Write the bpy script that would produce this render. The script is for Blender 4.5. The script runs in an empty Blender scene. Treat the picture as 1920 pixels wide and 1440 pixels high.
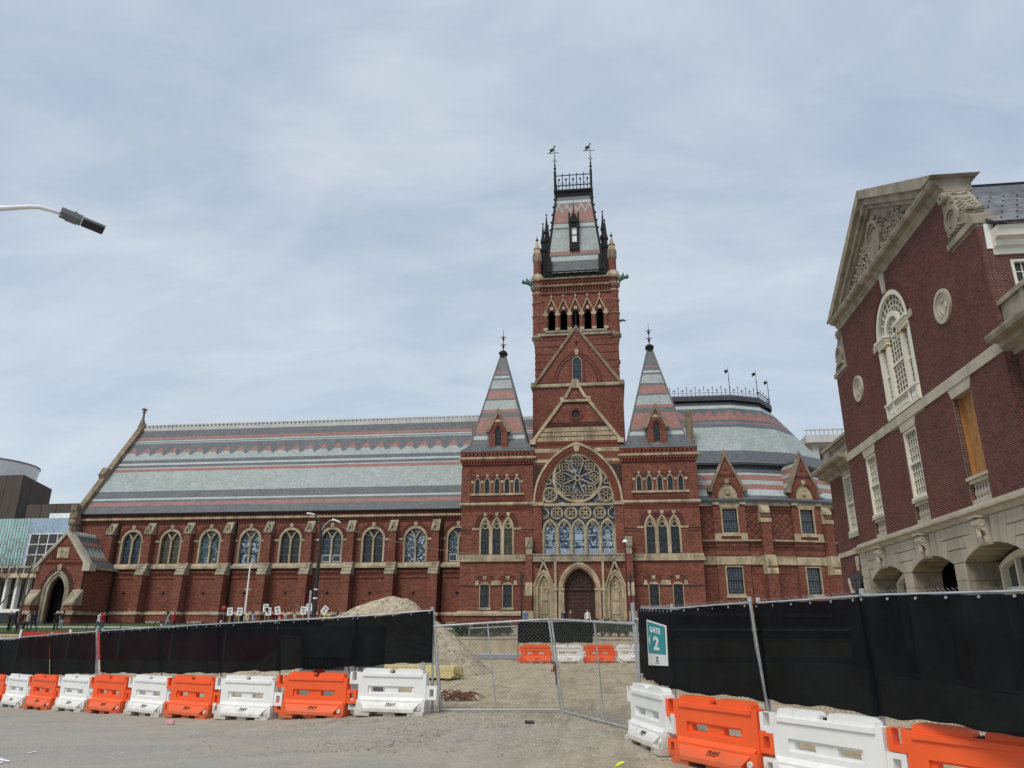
import bpy, bmesh, math, random
from math import pi, sin, cos, atan2, sqrt, radians, hypot
from mathutils import Vector, Matrix
from mathutils.geometry import tessellate_polygon
random.seed(7)
SC = bpy.context.scene
COL = SC.collection
# ------------------------------------------------------------------ camera
CAMX, CAMZ = 3.05, 1.95
_p, _r, _y = radians(18.4), radians(0.25), radians(7.45)
_f = Vector((-sin(_y)*cos(_p), cos(_y)*cos(_p), sin(_p)))
_rt0 = Vector((cos(_y), sin(_y), 0)); _up0 = _rt0.cross(_f)
_rt = _rt0*cos(_r)+_up0*sin(_r); _up = _up0*cos(_r)-_rt0*sin(_r)
cam = bpy.data.cameras.new('camera'); cam.sensor_width = 36; cam.lens = 36*1380/1920
cam.clip_start = 0.1; cam.clip_end = 5000
co = bpy.data.objects.new('camera', cam); COL.objects.link(co)
co.matrix_world = Matrix(((_rt.x, _up.x, -_f.x, CAMX), (_rt.y, _up.y, -_f.y, 0), (_rt.z, _up.z, -_f.z, CAMZ), (0, 0, 0, 1)))
SC.camera = co
def ray(px, py):
    return _f*1380+_rt*(px-960)-_up*(py-720)
def atY(px, py, Y):
    d = ray(px, py); t = Y/d.y
    return Vector((CAMX+d.x*t, Y, CAMZ+d.z*t))
# ------------------------------------------------------------------ world, sun, exposure
SUN_EL, SUN_AZ = radians(52), radians(203)     # azimuth clockwise from +Y: behind the camera, a little to its left
W = bpy.data.worlds.new('World'); SC.world = W; W.use_nodes = True
nt = W.node_tree; nt.nodes.clear()
def nd(nt, t, ins=None, **kw):
    n = nt.nodes.new(t)
    for k, v in kw.items(): setattr(n, k, v)
    for k, v in (ins or {}).items():
        s = n.inputs[k]
        if isinstance(v, bpy.types.NodeSocket): nt.links.new(v, s)
        else: s.default_value = v
    return n
def ramp(nt, fac, stops, interp='LINEAR'):
    n = nt.nodes.new('ShaderNodeValToRGB'); cr = n.color_ramp; cr.interpolation = interp
    while len(cr.elements) < len(stops): cr.elements.new(0.5)
    for e, (p, c) in zip(cr.elements, stops):
        e.position = p; e.color = (c, c, c, 1) if isinstance(c, (int, float)) else (*c, 1)
    if fac is not None: nt.links.new(fac, n.inputs[0])
    return n.outputs[0]
def mth(nt, op, a, b=0.0, c=0.0):
    n = nt.nodes.new('ShaderNodeMath'); n.operation = op
    for i, v in enumerate((a, b, c)):
        if isinstance(v, bpy.types.NodeSocket): nt.links.new(v, n.inputs[i])
        else: n.inputs[i].default_value = v
    return n.outputs[0]
def mixc(nt, fac, a, b, blend='MIX'):
    n = nt.nodes.new('ShaderNodeMix'); n.data_type = 'RGBA'; n.blend_type = blend
    for s, v in ((n.inputs[0], fac), (n.inputs[6], a), (n.inputs[7], b)):
        if isinstance(v, bpy.types.NodeSocket): nt.links.new(v, s)
        elif isinstance(v, (int, float)): s.default_value = v
        else: s.default_value = (*v, 1)
    return n.outputs[2]
def noise(nt, vec, scale, detail=4, rough=.55, dist=0.0):
    n = nd(nt, 'ShaderNodeTexNoise', {'Scale': scale, 'Detail': detail, 'Roughness': rough, 'Distortion': dist})
    if vec is not None: nt.links.new(vec, n.inputs['Vector'])
    return n.outputs['Fac']
tc = nd(nt, 'ShaderNodeTexCoord')
sky = nd(nt, 'ShaderNodeTexSky', sky_type='NISHITA')
sky.sun_disc = False; sky.sun_elevation = SUN_EL; sky.sun_rotation = SUN_AZ; sky.dust_density = 2.0
sep = nd(nt, 'ShaderNodeSeparateXYZ', {0: tc.outputs['Generated']})
den = mth(nt, 'ADD', mth(nt, 'MAXIMUM', sep.outputs[2], 0.0), 0.32)
cx = mth(nt, 'DIVIDE', sep.outputs[0], den); cyy = mth(nt, 'DIVIDE', sep.outputs[1], den)
cv = nd(nt, 'ShaderNodeCombineXYZ', {0: cx, 1: mth(nt, 'MULTIPLY', cyy, 1.9), 2: 0.0}).outputs[0]
n1 = noise(nt, cv, 1.25, 6, .55, .5); n2 = noise(nt, cv, 3.6, 6, .6, .8)
nn = mth(nt, 'ADD', mth(nt, 'MULTIPLY', n1, .70), mth(nt, 'MULTIPLY', n2, .30))
cloud = ramp(nt, nn, [(.30, (.25, .305, .395)), (.44, (.315, .372, .455)), (.55, (.385, .435, .495)), (.70, (.48, .52, .56))])
hz = ramp(nt, sep.outputs[2], [(.0, 1.0), (.55, 0.0)])
cloud = mixc(nt, mth(nt, 'MULTIPLY', hz, .55), cloud, (.455, .53, .59))
b1 = nd(nt, 'ShaderNodeBackground', {0: sky.outputs[0], 1: 0.09})
b2 = nd(nt, 'ShaderNodeBackground', {0: cloud, 1: 1.0})
ms = nd(nt, 'ShaderNodeMixShader', {0: 0.93, 1: b1.outputs[0], 2: b2.outputs[0]})
nd(nt, 'ShaderNodeOutputWorld', {0: ms.outputs[0]})
sl = bpy.data.lights.new('sun', 'SUN'); sl.energy = 1.5; sl.angle = radians(24); sl.color = (1, .93, .82)
so = bpy.data.objects.new('sun', sl); COL.objects.link(so)
sdir = Vector((sin(SUN_AZ)*cos(SUN_EL), cos(SUN_AZ)*cos(SUN_EL), sin(SUN_EL)))
so.rotation_euler = sdir.to_track_quat('Z', 'Y').to_euler(); so.location = sdir*200
SC.view_settings.view_transform = 'Standard'; SC.view_settings.look = 'None'
SC.view_settings.exposure = 0.6; SC.view_settings.gamma = 1.0; SC.view_settings.use_curve_mapping = False
SC.cycles.use_denoising = True; SC.cycles.max_bounces = 6; SC.cycles.transparent_max_bounces = 12
# ------------------------------------------------------------------ materials
MT = {}
def bsdf_mat(name):
    m = bpy.data.materials.new(name); m.use_nodes = True; nt = m.node_tree; nt.nodes.clear()
    b = nd(nt, 'ShaderNodeBsdfPrincipled'); nd(nt, 'ShaderNodeOutputMaterial', {0: b.outputs[0]})
    MT[name] = m
    return m, nt, b
def setc(nt, b, sock, v):
    if isinstance(v, bpy.types.NodeSocket): nt.links.new(v, b.inputs[sock])
    else: b.inputs[sock].default_value = v if isinstance(v, (int, float)) else (*v, 1)
def bump(nt, b, h, strength=.4, dist=.02):
    n = nd(nt, 'ShaderNodeBump', {'Strength': strength, 'Distance': dist, 'Height': h}); nt.links.new(n.outputs[0], b.inputs['Normal'])
def pos(nt): return nd(nt, 'ShaderNodeNewGeometry').outputs['Position']
def wall_uv(nt):
    s = nd(nt, 'ShaderNodeSeparateXYZ', {0: pos(nt)})
    return nd(nt, 'ShaderNodeCombineXYZ', {0: mth(nt, 'ADD', s.outputs[0], s.outputs[1]), 1: s.outputs[2], 2: 0.0}).outputs[0]
def streaks(nt, sc=(1.3, 1.3, .16), scale=1.0):
    mp = nd(nt, 'ShaderNodeMapping', {'Vector': pos(nt), 'Scale': sc}); return noise(nt, mp.outputs[0], scale, 5, .6)
def scl(c, k): return tuple(x*k for x in c)
def plain(name, c, rough=.7, var=.18, nscale=2.0, metal=0.0, spec=.5, grime=.0, bmp=0.0, bscale=40):
    m, nt, b = bsdf_mat(name); p = pos(nt)
    f = noise(nt, p, nscale, 6, .6)
    col = mixc(nt, ramp(nt, f, [(.3, 0.), (.7, 1.)]), scl(c, 1-var), scl(c, 1+var))
    if grime:
        g = ramp(nt, streaks(nt), [(.45, 0.), (.72, grime)])
        col = mixc(nt, g, col, scl(c, .32))
    setc(nt, b, 'Base Color', col); setc(nt, b, 'Roughness', rough); setc(nt, b, 'Metallic', metal); setc(nt, b, 'Specular IOR Level', spec)
    if bmp: bump(nt, b, noise(nt, p, bscale, 4), bmp, .01)
    return m
def brick_mat(name, c1, c2, mortar, msize=.012, grime=.35, fine=1.0):
    m, nt, b = bsdf_mat(name); uv = wall_uv(nt)
    br = nd(nt, 'ShaderNodeTexBrick', {'Vector': uv, 'Color1': (*scl(c1, .72), 1), 'Color2': (*scl(c2, 1.22), 1), 'Mortar': (*mortar, 1), 'Scale': 1.0, 'Mortar Size': msize*.5, 'Mortar Smooth': .3, 'Bias': 0.0, 'Brick Width': .21, 'Row Height': .0677})
    big = noise(nt, pos(nt), .35, 6, .65)
    col = mixc(nt, ramp(nt, big, [(.3, 0.), (.7, 1.)]), br.outputs[0], mixc(nt, 1.0, br.outputs[0], (.74, .68, .66), 'MULTIPLY'))
    st = ramp(nt, streaks(nt, (1.1, 1.1, .12)), [(.5, 0.), (.78, grime)])
    col = mixc(nt, st, col, scl(c1, .4))
    mt_ = ramp(nt, noise(nt, nd(nt, 'ShaderNodeMapping', {'Vector': pos(nt), 'Scale': (1.6, 1.6, 4.0)}).outputs[0], 1.5, 4, .7), [(.3, .62), (.5, 1.0), (.7, 1.3)])
    col = mixc(nt, 1.0, col, mt_, 'MULTIPLY')
    ef = ramp(nt, noise(nt, pos(nt), .8, 7, .7), [(.62, 0.), (.8, .22)])
    col = mixc(nt, ef, col, (.42, .33, .28))
    setc(nt, b, 'Base Color', col); setc(nt, b, 'Roughness', .88); setc(nt, b, 'Specular IOR Level', .25)
    bump(nt, b, br.outputs['Fac'], -.35, .01)
    return m
brick_mat('hall_brick', (.178, .056, .038), (.24, .080, .054), (.19, .12, .095))
brick_mat('hall_brick_dark', (.055, .028, .026), (.075, .035, .03), (.10, .07, .06))
plain('fire_mortar_wall', (.33, .275, .245), .95, .2, 3.0, spec=.15, grime=.3)
brick_mat('fire_brick_flat', (.10, .036, .03), (.15, .05, .038), (.27, .22, .20), .02, .2)
plain('moulded_brick', (.155, .048, .034), .85, .25, 3.0, spec=.25, grime=.4)
plain('sandstone', (.42, .345, .235), .88, .26, 1.6, spec=.2, grime=.8, bmp=.3, bscale=9)
plain('sandstone_grey', (.33, .285, .21), .9, .32, 1.6, spec=.25, grime=.8, bmp=.4, bscale=7)
plain('stone_dirty', (.24, .19, .135), .9, .3, 1.4, spec=.2, grime=.7, bmp=.4, bscale=8)
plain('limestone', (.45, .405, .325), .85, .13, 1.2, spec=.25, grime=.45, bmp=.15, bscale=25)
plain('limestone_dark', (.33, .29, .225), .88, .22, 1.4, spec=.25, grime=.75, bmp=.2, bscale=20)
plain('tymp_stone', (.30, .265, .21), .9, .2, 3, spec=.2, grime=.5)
plain('cream_paint', (.72, .69, .58), .5, .05, 1.0, spec=.4, grime=.12)
plain('iron', (.014, .013, .014), .7, .3, 4, spec=.2)
plain('lead', (.16, .165, .17), .6, .25, 2, spec=.4, grime=.3)
plain('copper_green', (.06, .13, .11), .8, .3, 5, spec=.3)
plain('door_wood', (.06, .028, .02), .6, .35, 3, spec=.35, grime=.3)
plain('painted_inside_shade', (.012, .011, .012), .9, .2, 1, spec=.1)  # near-black that paints in the shade of openings, slits and gaps
plain('galvanised', (.40, .41, .42), .5, .22, 6, metal=.35, spec=.5)
plain('fence_wire', (.20, .20, .195), .6, .25, 6, metal=.3, spec=.4)
plain('black_metal', (.014, .014, .016), .45, .3, 5, spec=.5)
plain('white_metal', (.78, .78, .77), .45, .06, 3, spec=.5, grime=.1)
plain('gold', (.55, .33, .08), .4, .2, 5, metal=.6)
plain('red_paint', (.42, .025, .025), .6, .2, 2, spec=.4)
plain('concrete', (.52, .43, .30), .9, .15, 1.2, spec=.2, grime=.3)
plain('pale_concrete', (.52, .52, .50), .85, .1, .6, spec=.3, grime=.25)
plain('brown_panel', (.085, .066, .056), .8, .12, .4, spec=.25, grime=.35)
plain('teal_glass', (.30, .52, .53), .35, .15, .6, spec=.5)
plain('white_frame', (.74, .74, .73), .5, .05, 1, spec=.4)
plain('lumber', (.62, .52, .25), .75, .2, 6, spec=.3)
plain('rusty', (.16, .06, .03), .9, .5, 8, spec=.2)
plain('bark', (.10, .08, .065), .95, .3, 8, spec=.2)
plain('bud', (.20, .19, .07), .8, .35, 3, spec=.2)
plain('hedge_leaf', (.035, .055, .025), .75, .5, 2.5, spec=.3)
plain('black_print', (.012, .012, .013), .7, .1, 5)
plain('white_print', (.80, .80, .79), .6, .04, 5)
plain('teal_print', (.0, .29, .32), .5, .05, 5)
plain('gravel_stone', (.40, .345, .25), .95, .4, 4, spec=.2)
def barrier_mat(name, c, dirt):
    m, nt, b = bsdf_mat(name); p = nd(nt, 'ShaderNodeTexCoord').outputs['Object']; w = pos(nt)
    s = nd(nt, 'ShaderNodeSeparateXYZ', {0: p})
    col = mixc(nt, ramp(nt, noise(nt, w, 2.2, 5), [(.3, 0.), (.7, 1.)]), scl(c, .93), scl(c, 1.04))
    low = mth(nt, 'ADD', mth(nt, 'MULTIPLY', ramp(nt, s.outputs[2], [(0.0, 1.), (.42, 0.)]), .55), mth(nt, 'MULTIPLY', noise(nt, w, 5, 6, .7), .75))
    col = mixc(nt, mth(nt, 'MULTIPLY', ramp(nt, low, [(.45, 0.), (.92, 1.)]), .8), col, dirt)
    sc_ = ramp(nt, streaks(nt, (3, 3, .5), 2.0), [(.62, 0.), (.74, .3)])
    col = mixc(nt, sc_, col, dirt)
    setc(nt, b, 'Base Color', col); setc(nt, b, 'Roughness', ramp(nt, noise(nt, w, 6), [(.3, .38), (.7, .6)])); setc(nt, b, 'Specular IOR Level', .45)
    bump(nt, b, noise(nt, w, 60, 3), .06, .004)
barrier_mat('barrier_orange', (.88, .115, .022), (.42, .13, .06))
barrier_mat('barrier_white', (.80, .80, .785), (.42, .37, .30))
plain('pale_glass', (.27, .34, .38), .3, .45, 9, spec=.4)
def slate_mat(name, c, var=.25, row=.16, wid=.22, rough=.55):
    m, nt, b = bsdf_mat(name); uv = wall_uv(nt)
    br = nd(nt, 'ShaderNodeTexBrick', {'Vector': uv, 'Color1': (*scl(c, 1-var), 1), 'Color2': (*scl(c, 1+var), 1), 'Mortar': (*scl(c, .45), 1), 'Scale': 1.0, 'Mortar Size': .008, 'Mortar Smooth': .4, 'Brick Width': wid, 'Row Height': row})
    big = noise(nt, pos(nt), .5, 7, .7)
    col = mixc(nt, ramp(nt, big, [(.35, 0.), (.68, 1.)]), br.outputs[0], mixc(nt, 1.0, br.outputs[0], (.80, .83, .82), 'MULTIPLY'))
    setc(nt, b, 'Base Color', col); setc(nt, b, 'Roughness', rough); setc(nt, b, 'Specular IOR Level', .45)
    bump(nt, b, br.outputs['Fac'], -.5, .015)
    return m
slate_mat('slate_dark', (.105, .114, .126)); slate_mat('slate_light', (.33, .372, .362), .16); slate_mat('slate_red', (.30, .135, .115), .2)
slate_mat('slate_black', (.05, .055, .065)); slate_mat('slate_pale', (.41, .455, .45), .1)
SL = ['slate_dark', 'slate_light', 'slate_red', 'slate_black', 'slate_pale']
def glass_mat(name, stops, cell=5.0, lead=.06, rough=.22, spec=.5):
    m, nt, b = bsdf_mat(name); uv = wall_uv(nt)
    v = nd(nt, 'ShaderNodeTexVoronoi', {'Vector': uv, 'Scale': cell}); ve = nd(nt, 'ShaderNodeTexVoronoi', {'Vector': uv, 'Scale': cell}, feature='DISTANCE_TO_EDGE')
    hs = nd(nt, 'ShaderNodeSeparateColor', {0: v.outputs['Color']})
    col = ramp(nt, hs.outputs[0], stops, 'CONSTANT')
    lf = ramp(nt, ve.outputs[0], [(0., 1.), (lead, 0.)])
    col = mixc(nt, lf, col, (.01, .01, .012))
    setc(nt, b, 'Base Color', col); setc(nt, b, 'Roughness', rough); setc(nt, b, 'Specular IOR Level', spec)
    return m
glass_mat('stained_blue', [(0, (.012, .02, .035)), (.35, (.02, .04, .07)), (.65, (.035, .06, .08)), (.85, (.06, .1, .13))], 7)
glass_mat('stained_olive', [(0, (.03, .028, .012)), (.4, (.055, .05, .02)), (.75, (.08, .075, .035)), (.92, (.13, .12, .06))], 8)
glass_mat('stained_teal', [(0, (.02, .045, .06)), (.35, (.05, .09, .12)), (.65, (.09, .15, .18)), (.88, (.3, .36, .4))], 6)
glass_mat('stained_bright', [(0, (.018, .025, .045)), (.3, (.05, .085, .15)), (.55, (.16, .23, .31)), (.78, (.45, .53, .58))], 5)
glass_mat('stained_dark', [(0, (.01, .012, .014)), (.5, (.018, .022, .024)), (.85, (.045, .055, .05))], 9)
glass_mat('stained_rose', [(0, (.018, .02, .035)), (.4, (.045, .055, .085)), (.6, (.10, .12, .15)), (.8, (.34, .38, .42))], 3.5, .04)
def pane_mat(name, c, rough=.06, spec=.6):
    m, nt, b = bsdf_mat(name)
    col = mixc(nt, noise(nt, pos(nt), .9, 3), scl(c, .6), scl(c, 1.5)); setc(nt, b, 'Base Color', col); setc(nt, b, 'Roughness', rough); setc(nt, b, 'Specular IOR Level', spec)
pane_mat('window_glass', (.022, .026, .03)); pane_mat('window_glass_grey', (.05, .06, .06), .12)
def plywood():
    m, nt, b = bsdf_mat('plywood'); p = pos(nt)
    mp = nd(nt, 'ShaderNodeMapping', {'Vector': p, 'Scale': (3, 3, .5)})
    f = noise(nt, mp.outputs[0], 4, 6, .6, 1.2); k = noise(nt, p, 5, 3)
    col = ramp(nt, f, [(.3, (.26, .115, .035)), (.5, (.37, .18, .06)), (.7, (.46, .25, .095))])
    col = mixc(nt, ramp(nt, k, [(.66, 0.), (.72, .8)]), col, (.11, .045, .018))
    setc(nt, b, 'Base Color', col); setc(nt, b, 'Roughness', .7); setc(nt, b, 'Specular IOR Level', .3)
plywood()
def rand_mat(name, stops, rough=.85, spec=.25, bsc=60, bst=.3, mul=None):
    # one colour per loose piece
    m, nt, b = bsdf_mat(name); g = nd(nt, 'ShaderNodeNewGeometry'); oi = nd(nt, 'ShaderNodeObjectInfo')
    r = mth(nt, 'FRACT', mth(nt, 'ADD', g.outputs['Random Per Island'], mth(nt, 'MULTIPLY', oi.outputs['Random'], 7.31)))
    col = ramp(nt, r, stops)
    big = ramp(nt, noise(nt, g.outputs['Position'], .45, 6, .65), [(.3, 0.), (.7, 1.)])
    col = mixc(nt, big, col, mixc(nt, 1.0, col, mul or (.72, .72, .74), 'MULTIPLY'))
    setc(nt, b, 'Base Color', col); setc(nt, b, 'Roughness', rough); setc(nt, b, 'Specular IOR Level', spec)
    bump(nt, b, noise(nt, g.outputs['Position'], bsc, 3), bst, .006)
rand_mat('fire_brick', [(0, (.095, .036, .03)), (.25, (.14, .048, .037)), (.6, (.175, .058, .043)), (.85, (.125, .042, .034)), (1, (.07, .03, .028))])
rand_mat('fire_slate', [(0, (.22, .225, .245)), (.3, (.32, .33, .355)), (.7, (.40, .41, .44)), (1, (.50, .51, .54))], .5, .5, 25, .2)
rand_mat('leaf_bits', [(0, (.03, .05, .02)), (.5, (.05, .075, .03)), (1, (.085, .10, .045))], .7, .3)
rand_mat('rubble', [(0, (.20, .175, .135)), (.35, (.34, .30, .225)), (.7, (.45, .395, .295)), (1, (.58, .52, .41))], .95, .2, 40, .4)
def fabric():
    m = bpy.data.materials.new('screen_fabric'); m.use_nodes = True; nt = m.node_tree; nt.nodes.clear(); MT['screen_fabric'] = m
    b = nd(nt, 'ShaderNodeBsdfPrincipled'); p = pos(nt)
    col = mixc(nt, ramp(nt, noise(nt, p, 1.3, 6, .65), [(.35, 0.), (.75, 1.)]), (.0035, .0045, .006), (.009, .011, .013))
    setc(nt, b, 'Base Color', col); setc(nt, b, 'Roughness', .95); setc(nt, b, 'Specular IOR Level', .08)
    t = nd(nt, 'ShaderNodeBsdfTransparent')
    mx = nd(nt, 'ShaderNodeMixShader', {0: .985, 1: t.outputs[0], 2: b.outputs[0]}); nd(nt, 'ShaderNodeOutputMaterial', {0: mx.outputs[0]})
    bump(nt, b, noise(nt, p, 3.0, 3), .25, .03)
fabric()
def ground_mat():
    m, nt, b = bsdf_mat('ground_dirt'); p = pos(nt); s = nd(nt, 'ShaderNodeSeparateXYZ', {0: p})
    x, y = s.outputs[0], s.outputs[1]
    wob = mth(nt, 'MULTIPLY', mth(nt, 'SUBTRACT', noise(nt, p, .55, 6, .65), .5), 7.0)
    # asphalt on the street side, dusty toward the gate
    a = mth(nt, 'ADD', mth(nt, 'ADD', mth(nt, 'MULTIPLY', x, -.62), mth(nt, 'MULTIPLY', y, -.75)), wob)
    am = ramp(nt, mth(nt, 'DIVIDE', mth(nt, 'ADD', a, 14.5), 7.0), [(0.0, 0.), (1.0, 1.)])
    g1 = noise(nt, p, 1.1, 8, .7); g2 = noise(nt, p, 26, 5, .75); g3 = noise(nt, p, 90, 3, .7)
    vor = nd(nt, 'ShaderNodeTexVoronoi', {'Vector': p, 'Scale': 34.0}); vs = nd(nt, 'ShaderNodeSeparateColor', {0: vor.outputs['Color']})
    dirt = ramp(nt, g1, [(.28, (.31, .26, .18)), (.5, (.45, .38, .265)), (.72, (.58, .50, .36))])
    peb = ramp(nt, vs.outputs[0], [(0, .55), (.5, .95), (1, 1.35)])
    dirt = mixc(nt, .75, dirt, mixc(nt, 1.0, dirt, peb, 'MULTIPLY'))
    ex = mth(nt, 'DIVIDE', mth(nt, 'SUBTRACT', x, .3), 5.2); ey = mth(nt, 'DIVIDE', mth(nt, 'SUBTRACT', y, 17.3), 2.6)
    el = mth(nt, 'SUBTRACT', 1.35, mth(nt, 'SQRT', mth(nt, 'ADD', mth(nt, 'MULTIPLY', ex, ex), mth(nt, 'MULTIPLY', ey, ey))))
    gm = ramp(nt, mth(nt, 'ADD', mth(nt, 'MULTIPLY', el, .35), noise(nt, p, .6, 7, .65)), [(.52, 0.), (.72, 1.)])
    grey = mixc(nt, 1.0, (.37, .34, .285), ramp(nt, vs.outputs[1], [(0, .45), (.5, .95), (1, 1.4)]), 'MULTIPLY')
    dirt = mixc(nt, mth(nt, 'MULTIPLY', gm, .8), dirt, grey)
    tm = nd(nt, 'ShaderNodeMapping', {'Vector': p, 'Scale': (2.4, .22, 1), 'Rotation': (0, 0, -.35)})
    dirt = mixc(nt, ramp(nt, noise(nt, tm.outputs[0], 1.0, 5, .6), [(.5, 0.), (.66, .55)]), dirt, (.20, .17, .125))
    dirt = mixc(nt, ramp(nt, noise(nt, p, 2.6, 7, .7), [(.52, 0.), (.7, .6)]), dirt, (.57, .49, .35))
    asph = mixc(nt, 1.0, ramp(nt, g2, [(.3, (.275, .265, .245)), (.7, (.40, .387, .36))]), ramp(nt, g3, [(.3, .72), (.7, 1.25)]), 'MULTIPLY')
    mp = nd(nt, 'ShaderNodeMapping', {'Vector': p, 'Scale': (.22, 1.3, 1), 'Rotation': (0, 0, .12)})
    dust = ramp(nt, noise(nt, mp.outputs[0], 1.0, 6, .65), [(.42, 0.), (.72, .55)])
    asph = mixc(nt, dust, asph, (.47, .42, .335))
    col = mixc(nt, am, dirt, asph)
    setc(nt, b, 'Base Color', col); setc(nt, b, 'Roughness', .93); setc(nt, b, 'Specular IOR Level', .2)
    h = mth(nt, 'ADD', mth(nt, 'MULTIPLY', vor.outputs['Distance'], .6), mth(nt, 'MULTIPLY', g2, .8))
    bump(nt, b, mth(nt, 'ADD', h, mth(nt, 'MULTIPLY', noise(nt, p, 3.0, 6, .7), 2.2)), .8, .03)
ground_mat()
def asphalt_mat():
    m, nt, b = bsdf_mat('asphalt'); p = pos(nt)
    col = mixc(nt, 1.0, ramp(nt, noise(nt, p, 1.0, 6), [(.3, (.16, .16, .165)), (.7, (.24, .24, .245))]), ramp(nt, noise(nt, p, 60, 3), [(.3, .8), (.7, 1.2)]), 'MULTIPLY')
    setc(nt, b, 'Base Color', col); setc(nt, b, 'Roughness', .9)
asphalt_mat()
plain('lawn_base', (.075, .115, .03), .9, .35, 1.2, spec=.2)
plain('skin_a', (.55, .33, .24), .6, .05, 4); plain('skin_b', (.28, .15, .10), .6, .05, 4)
for n_, c_ in dict(hair_dark=(.02, .015, .012), cloth_white=(.7, .69, .66), cloth_black=(.015, .015, .018), cloth_navy=(.025, .035, .075), cloth_red=(.42, .02, .03), cloth_maroon=(.11, .02, .025), cloth_blue=(.10, .16, .28), cloth_jeans=(.11, .16, .25), cloth_paleblue=(.32, .42, .55), cloth_tan=(.40, .30, .17), cloth_yellow=(.75, .80, .03), cloth_grey=(.30, .30, .31), cloth_brown=(.09, .055, .035), cloth_cream=(.6, .52, .35)).items():
    plain(n_, c_, .85, .15, 6, spec=.2)
# ------------------------------------------------------------------ mesh helpers
class Fr:
    def __init__(s, o=(0, 0, 0), u=(1, 0, 0), n=(0, 1, 0)):
        s.o, s.u, s.n = Vector(o), Vector(u), Vector(n)
    def P(s, u, d, z): return s.o+s.u*u+s.n*d+Vector((0, 0, z))
ID = Fr()
class MB:
    def __init__(s, f=ID): s.v, s.f, s.m, s.fr, s.mi = [], [], [], f, 0
    def pt(s, u, d, z): s.v.append(s.fr.P(u, d, z)); return len(s.v)-1
    def face(s, ids): s.f.append(ids); s.m.append(s.mi)
    def quad(s, *pts): s.face([s.pt(*p) for p in pts])
    def box(s, u0, u1, d0, d1, z0, z1):
        i = [s.pt(u, d, z) for z in (z0, z1) for d in (d0, d1) for u in (u0, u1)]
        for q in ((0, 2, 3, 1), (4, 5, 7, 6), (0, 1, 5, 4), (2, 6, 7, 3), (0, 4, 6, 2), (1, 3, 7, 5)): s.face([i[k] for k in q])
        return s
    def loft(s, rings, caps=True, close=True):
        ids = [[s.pt(*p) for p in r] for r in rings]; n = len(ids[0])
        for a, b in zip(ids, ids[1:]):
            for k in range(n if close else n-1): s.face([a[k], a[(k+1) % n], b[(k+1) % n], b[k]])
        if caps: s.face(ids[0][::-1]); s.face(ids[-1])
        return s
    def ext(s, poly, d0, d1): return s.loft([[(u, d, z) for u, z in poly] for d in (d0, d1)])
    def plan(s, poly, z0, z1): return s.loft([[(u, d, z) for u, d in poly] for z in (z0, z1)])
    def plate(s, outer, holes, d0, d1):
        loops = [list(outer)]+[list(h) for h in holes]
        flat = [p for l in loops for p in l]
        tri = tessellate_polygon([[Vector((p[0], p[1], 0)) for p in l] for l in loops])
        A = [s.pt(u, d1, z) for u, z in flat]; B = [s.pt(u, d0, z) for u, z in flat]
        for t in tri: s.face([A[k] for k in t]); s.face([B[k] for k in t][::-1])
        k = 0
        for l in loops:
            n = len(l)
            for j in range(n): a, b = k+j, k+(j+1) % n; s.face([A[a], A[b], B[b], B[a]])
            k += n
        return s
    def strip(s, a, b, d0, d1, closed=False):
        n = len(a); q = [[s.pt(u, d, z) for u, z in l] for l in (a, b) for d in (d0, d1)]
        a0, a1, b0, b1 = q
        for k in range(n if closed else n-1):
            j = (k+1) % n
            s.face([a1[k], a1[j], b1[j], b1[k]]); s.face([a0[j], a0[k], b0[k], b0[j]])
            s.face([a0[k], a0[j], a1[j], a1[k]]); s.face([b1[k], b1[j], b0[j], b0[k]])
        if not closed:
            s.face([a0[0], a1[0], b1[0], b0[0]]); s.face([a0[-1], b0[-1], b1[-1], a1[-1]])
        return s
    def ring(s, c, z, r0, r1, d0, d1, n=20):
        P = lambda r: [(c+r*cos(2*pi*k/n), z+r*sin(2*pi*k/n)) for k in range(n)]
        return s.strip(P(r1), P(r0), d0, d1, True)
    def disc(s, c, z, r, d0, d1, n=16): return s.ext([(c+r*cos(2*pi*k/n), z+r*sin(2*pi*k/n)) for k in range(n)], d0, d1)
    def bar(s, p, q, w, d0, d1):
        # flat bar in the wall plane from p to q (u,z), width w
        dx, dz = q[0]-p[0], q[1]-p[1]; L = hypot(dx, dz) or 1; a, b = -dz/L*w/2, dx/L*w/2
        return s.ext([(p[0]+a, p[1]+b), (q[0]+a, q[1]+b), (q[0]-a, q[1]-b), (p[0]-a, p[1]-b)], d0, d1)
    def tube(s, pts, r, n=6, caps=True):
        P = [s.fr.P(*p) for p in pts]; rs = r if isinstance(r, (list, tuple)) else [r]*len(P); old = s.fr; s.fr = ID; rings = []; ref = None
        for i, p in enumerate(P):
            t = (P[min(i+1, len(P)-1)]-P[max(i-1, 0)]).normalized()
            if ref is None: ref = Vector((0, 0, 1)) if abs(t.z) < .9 else Vector((1, 0, 0))
            x = t.cross(ref).normalized(); y = x.cross(t); ref = y
            rings.append([tuple(p+(x*cos(2*pi*k/n)+y*sin(2*pi*k/n))*rs[i]) for k in range(n)])
        s.loft(rings, caps); s.fr = old; return s
    def lathe(s, c, prof, n=10, rot=0.0):
        return s.loft([[(c[0]+r*cos(2*pi*k/n+rot), c[1]+r*sin(2*pi*k/n+rot), z) for k in range(n)] for r, z in prof])
    def ball(s, c, r, n=8, m=5, sz=1.0):
        return s.loft([[(c[0]+r*sin(pi*j/m)*cos(2*pi*k/n), c[1]+r*sin(pi*j/m)*sin(2*pi*k/n), c[2]-sz*r*cos(pi*j/m)) for k in range(n)] for j in [.12]+list(range(1, m))+[m-.12]])
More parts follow.
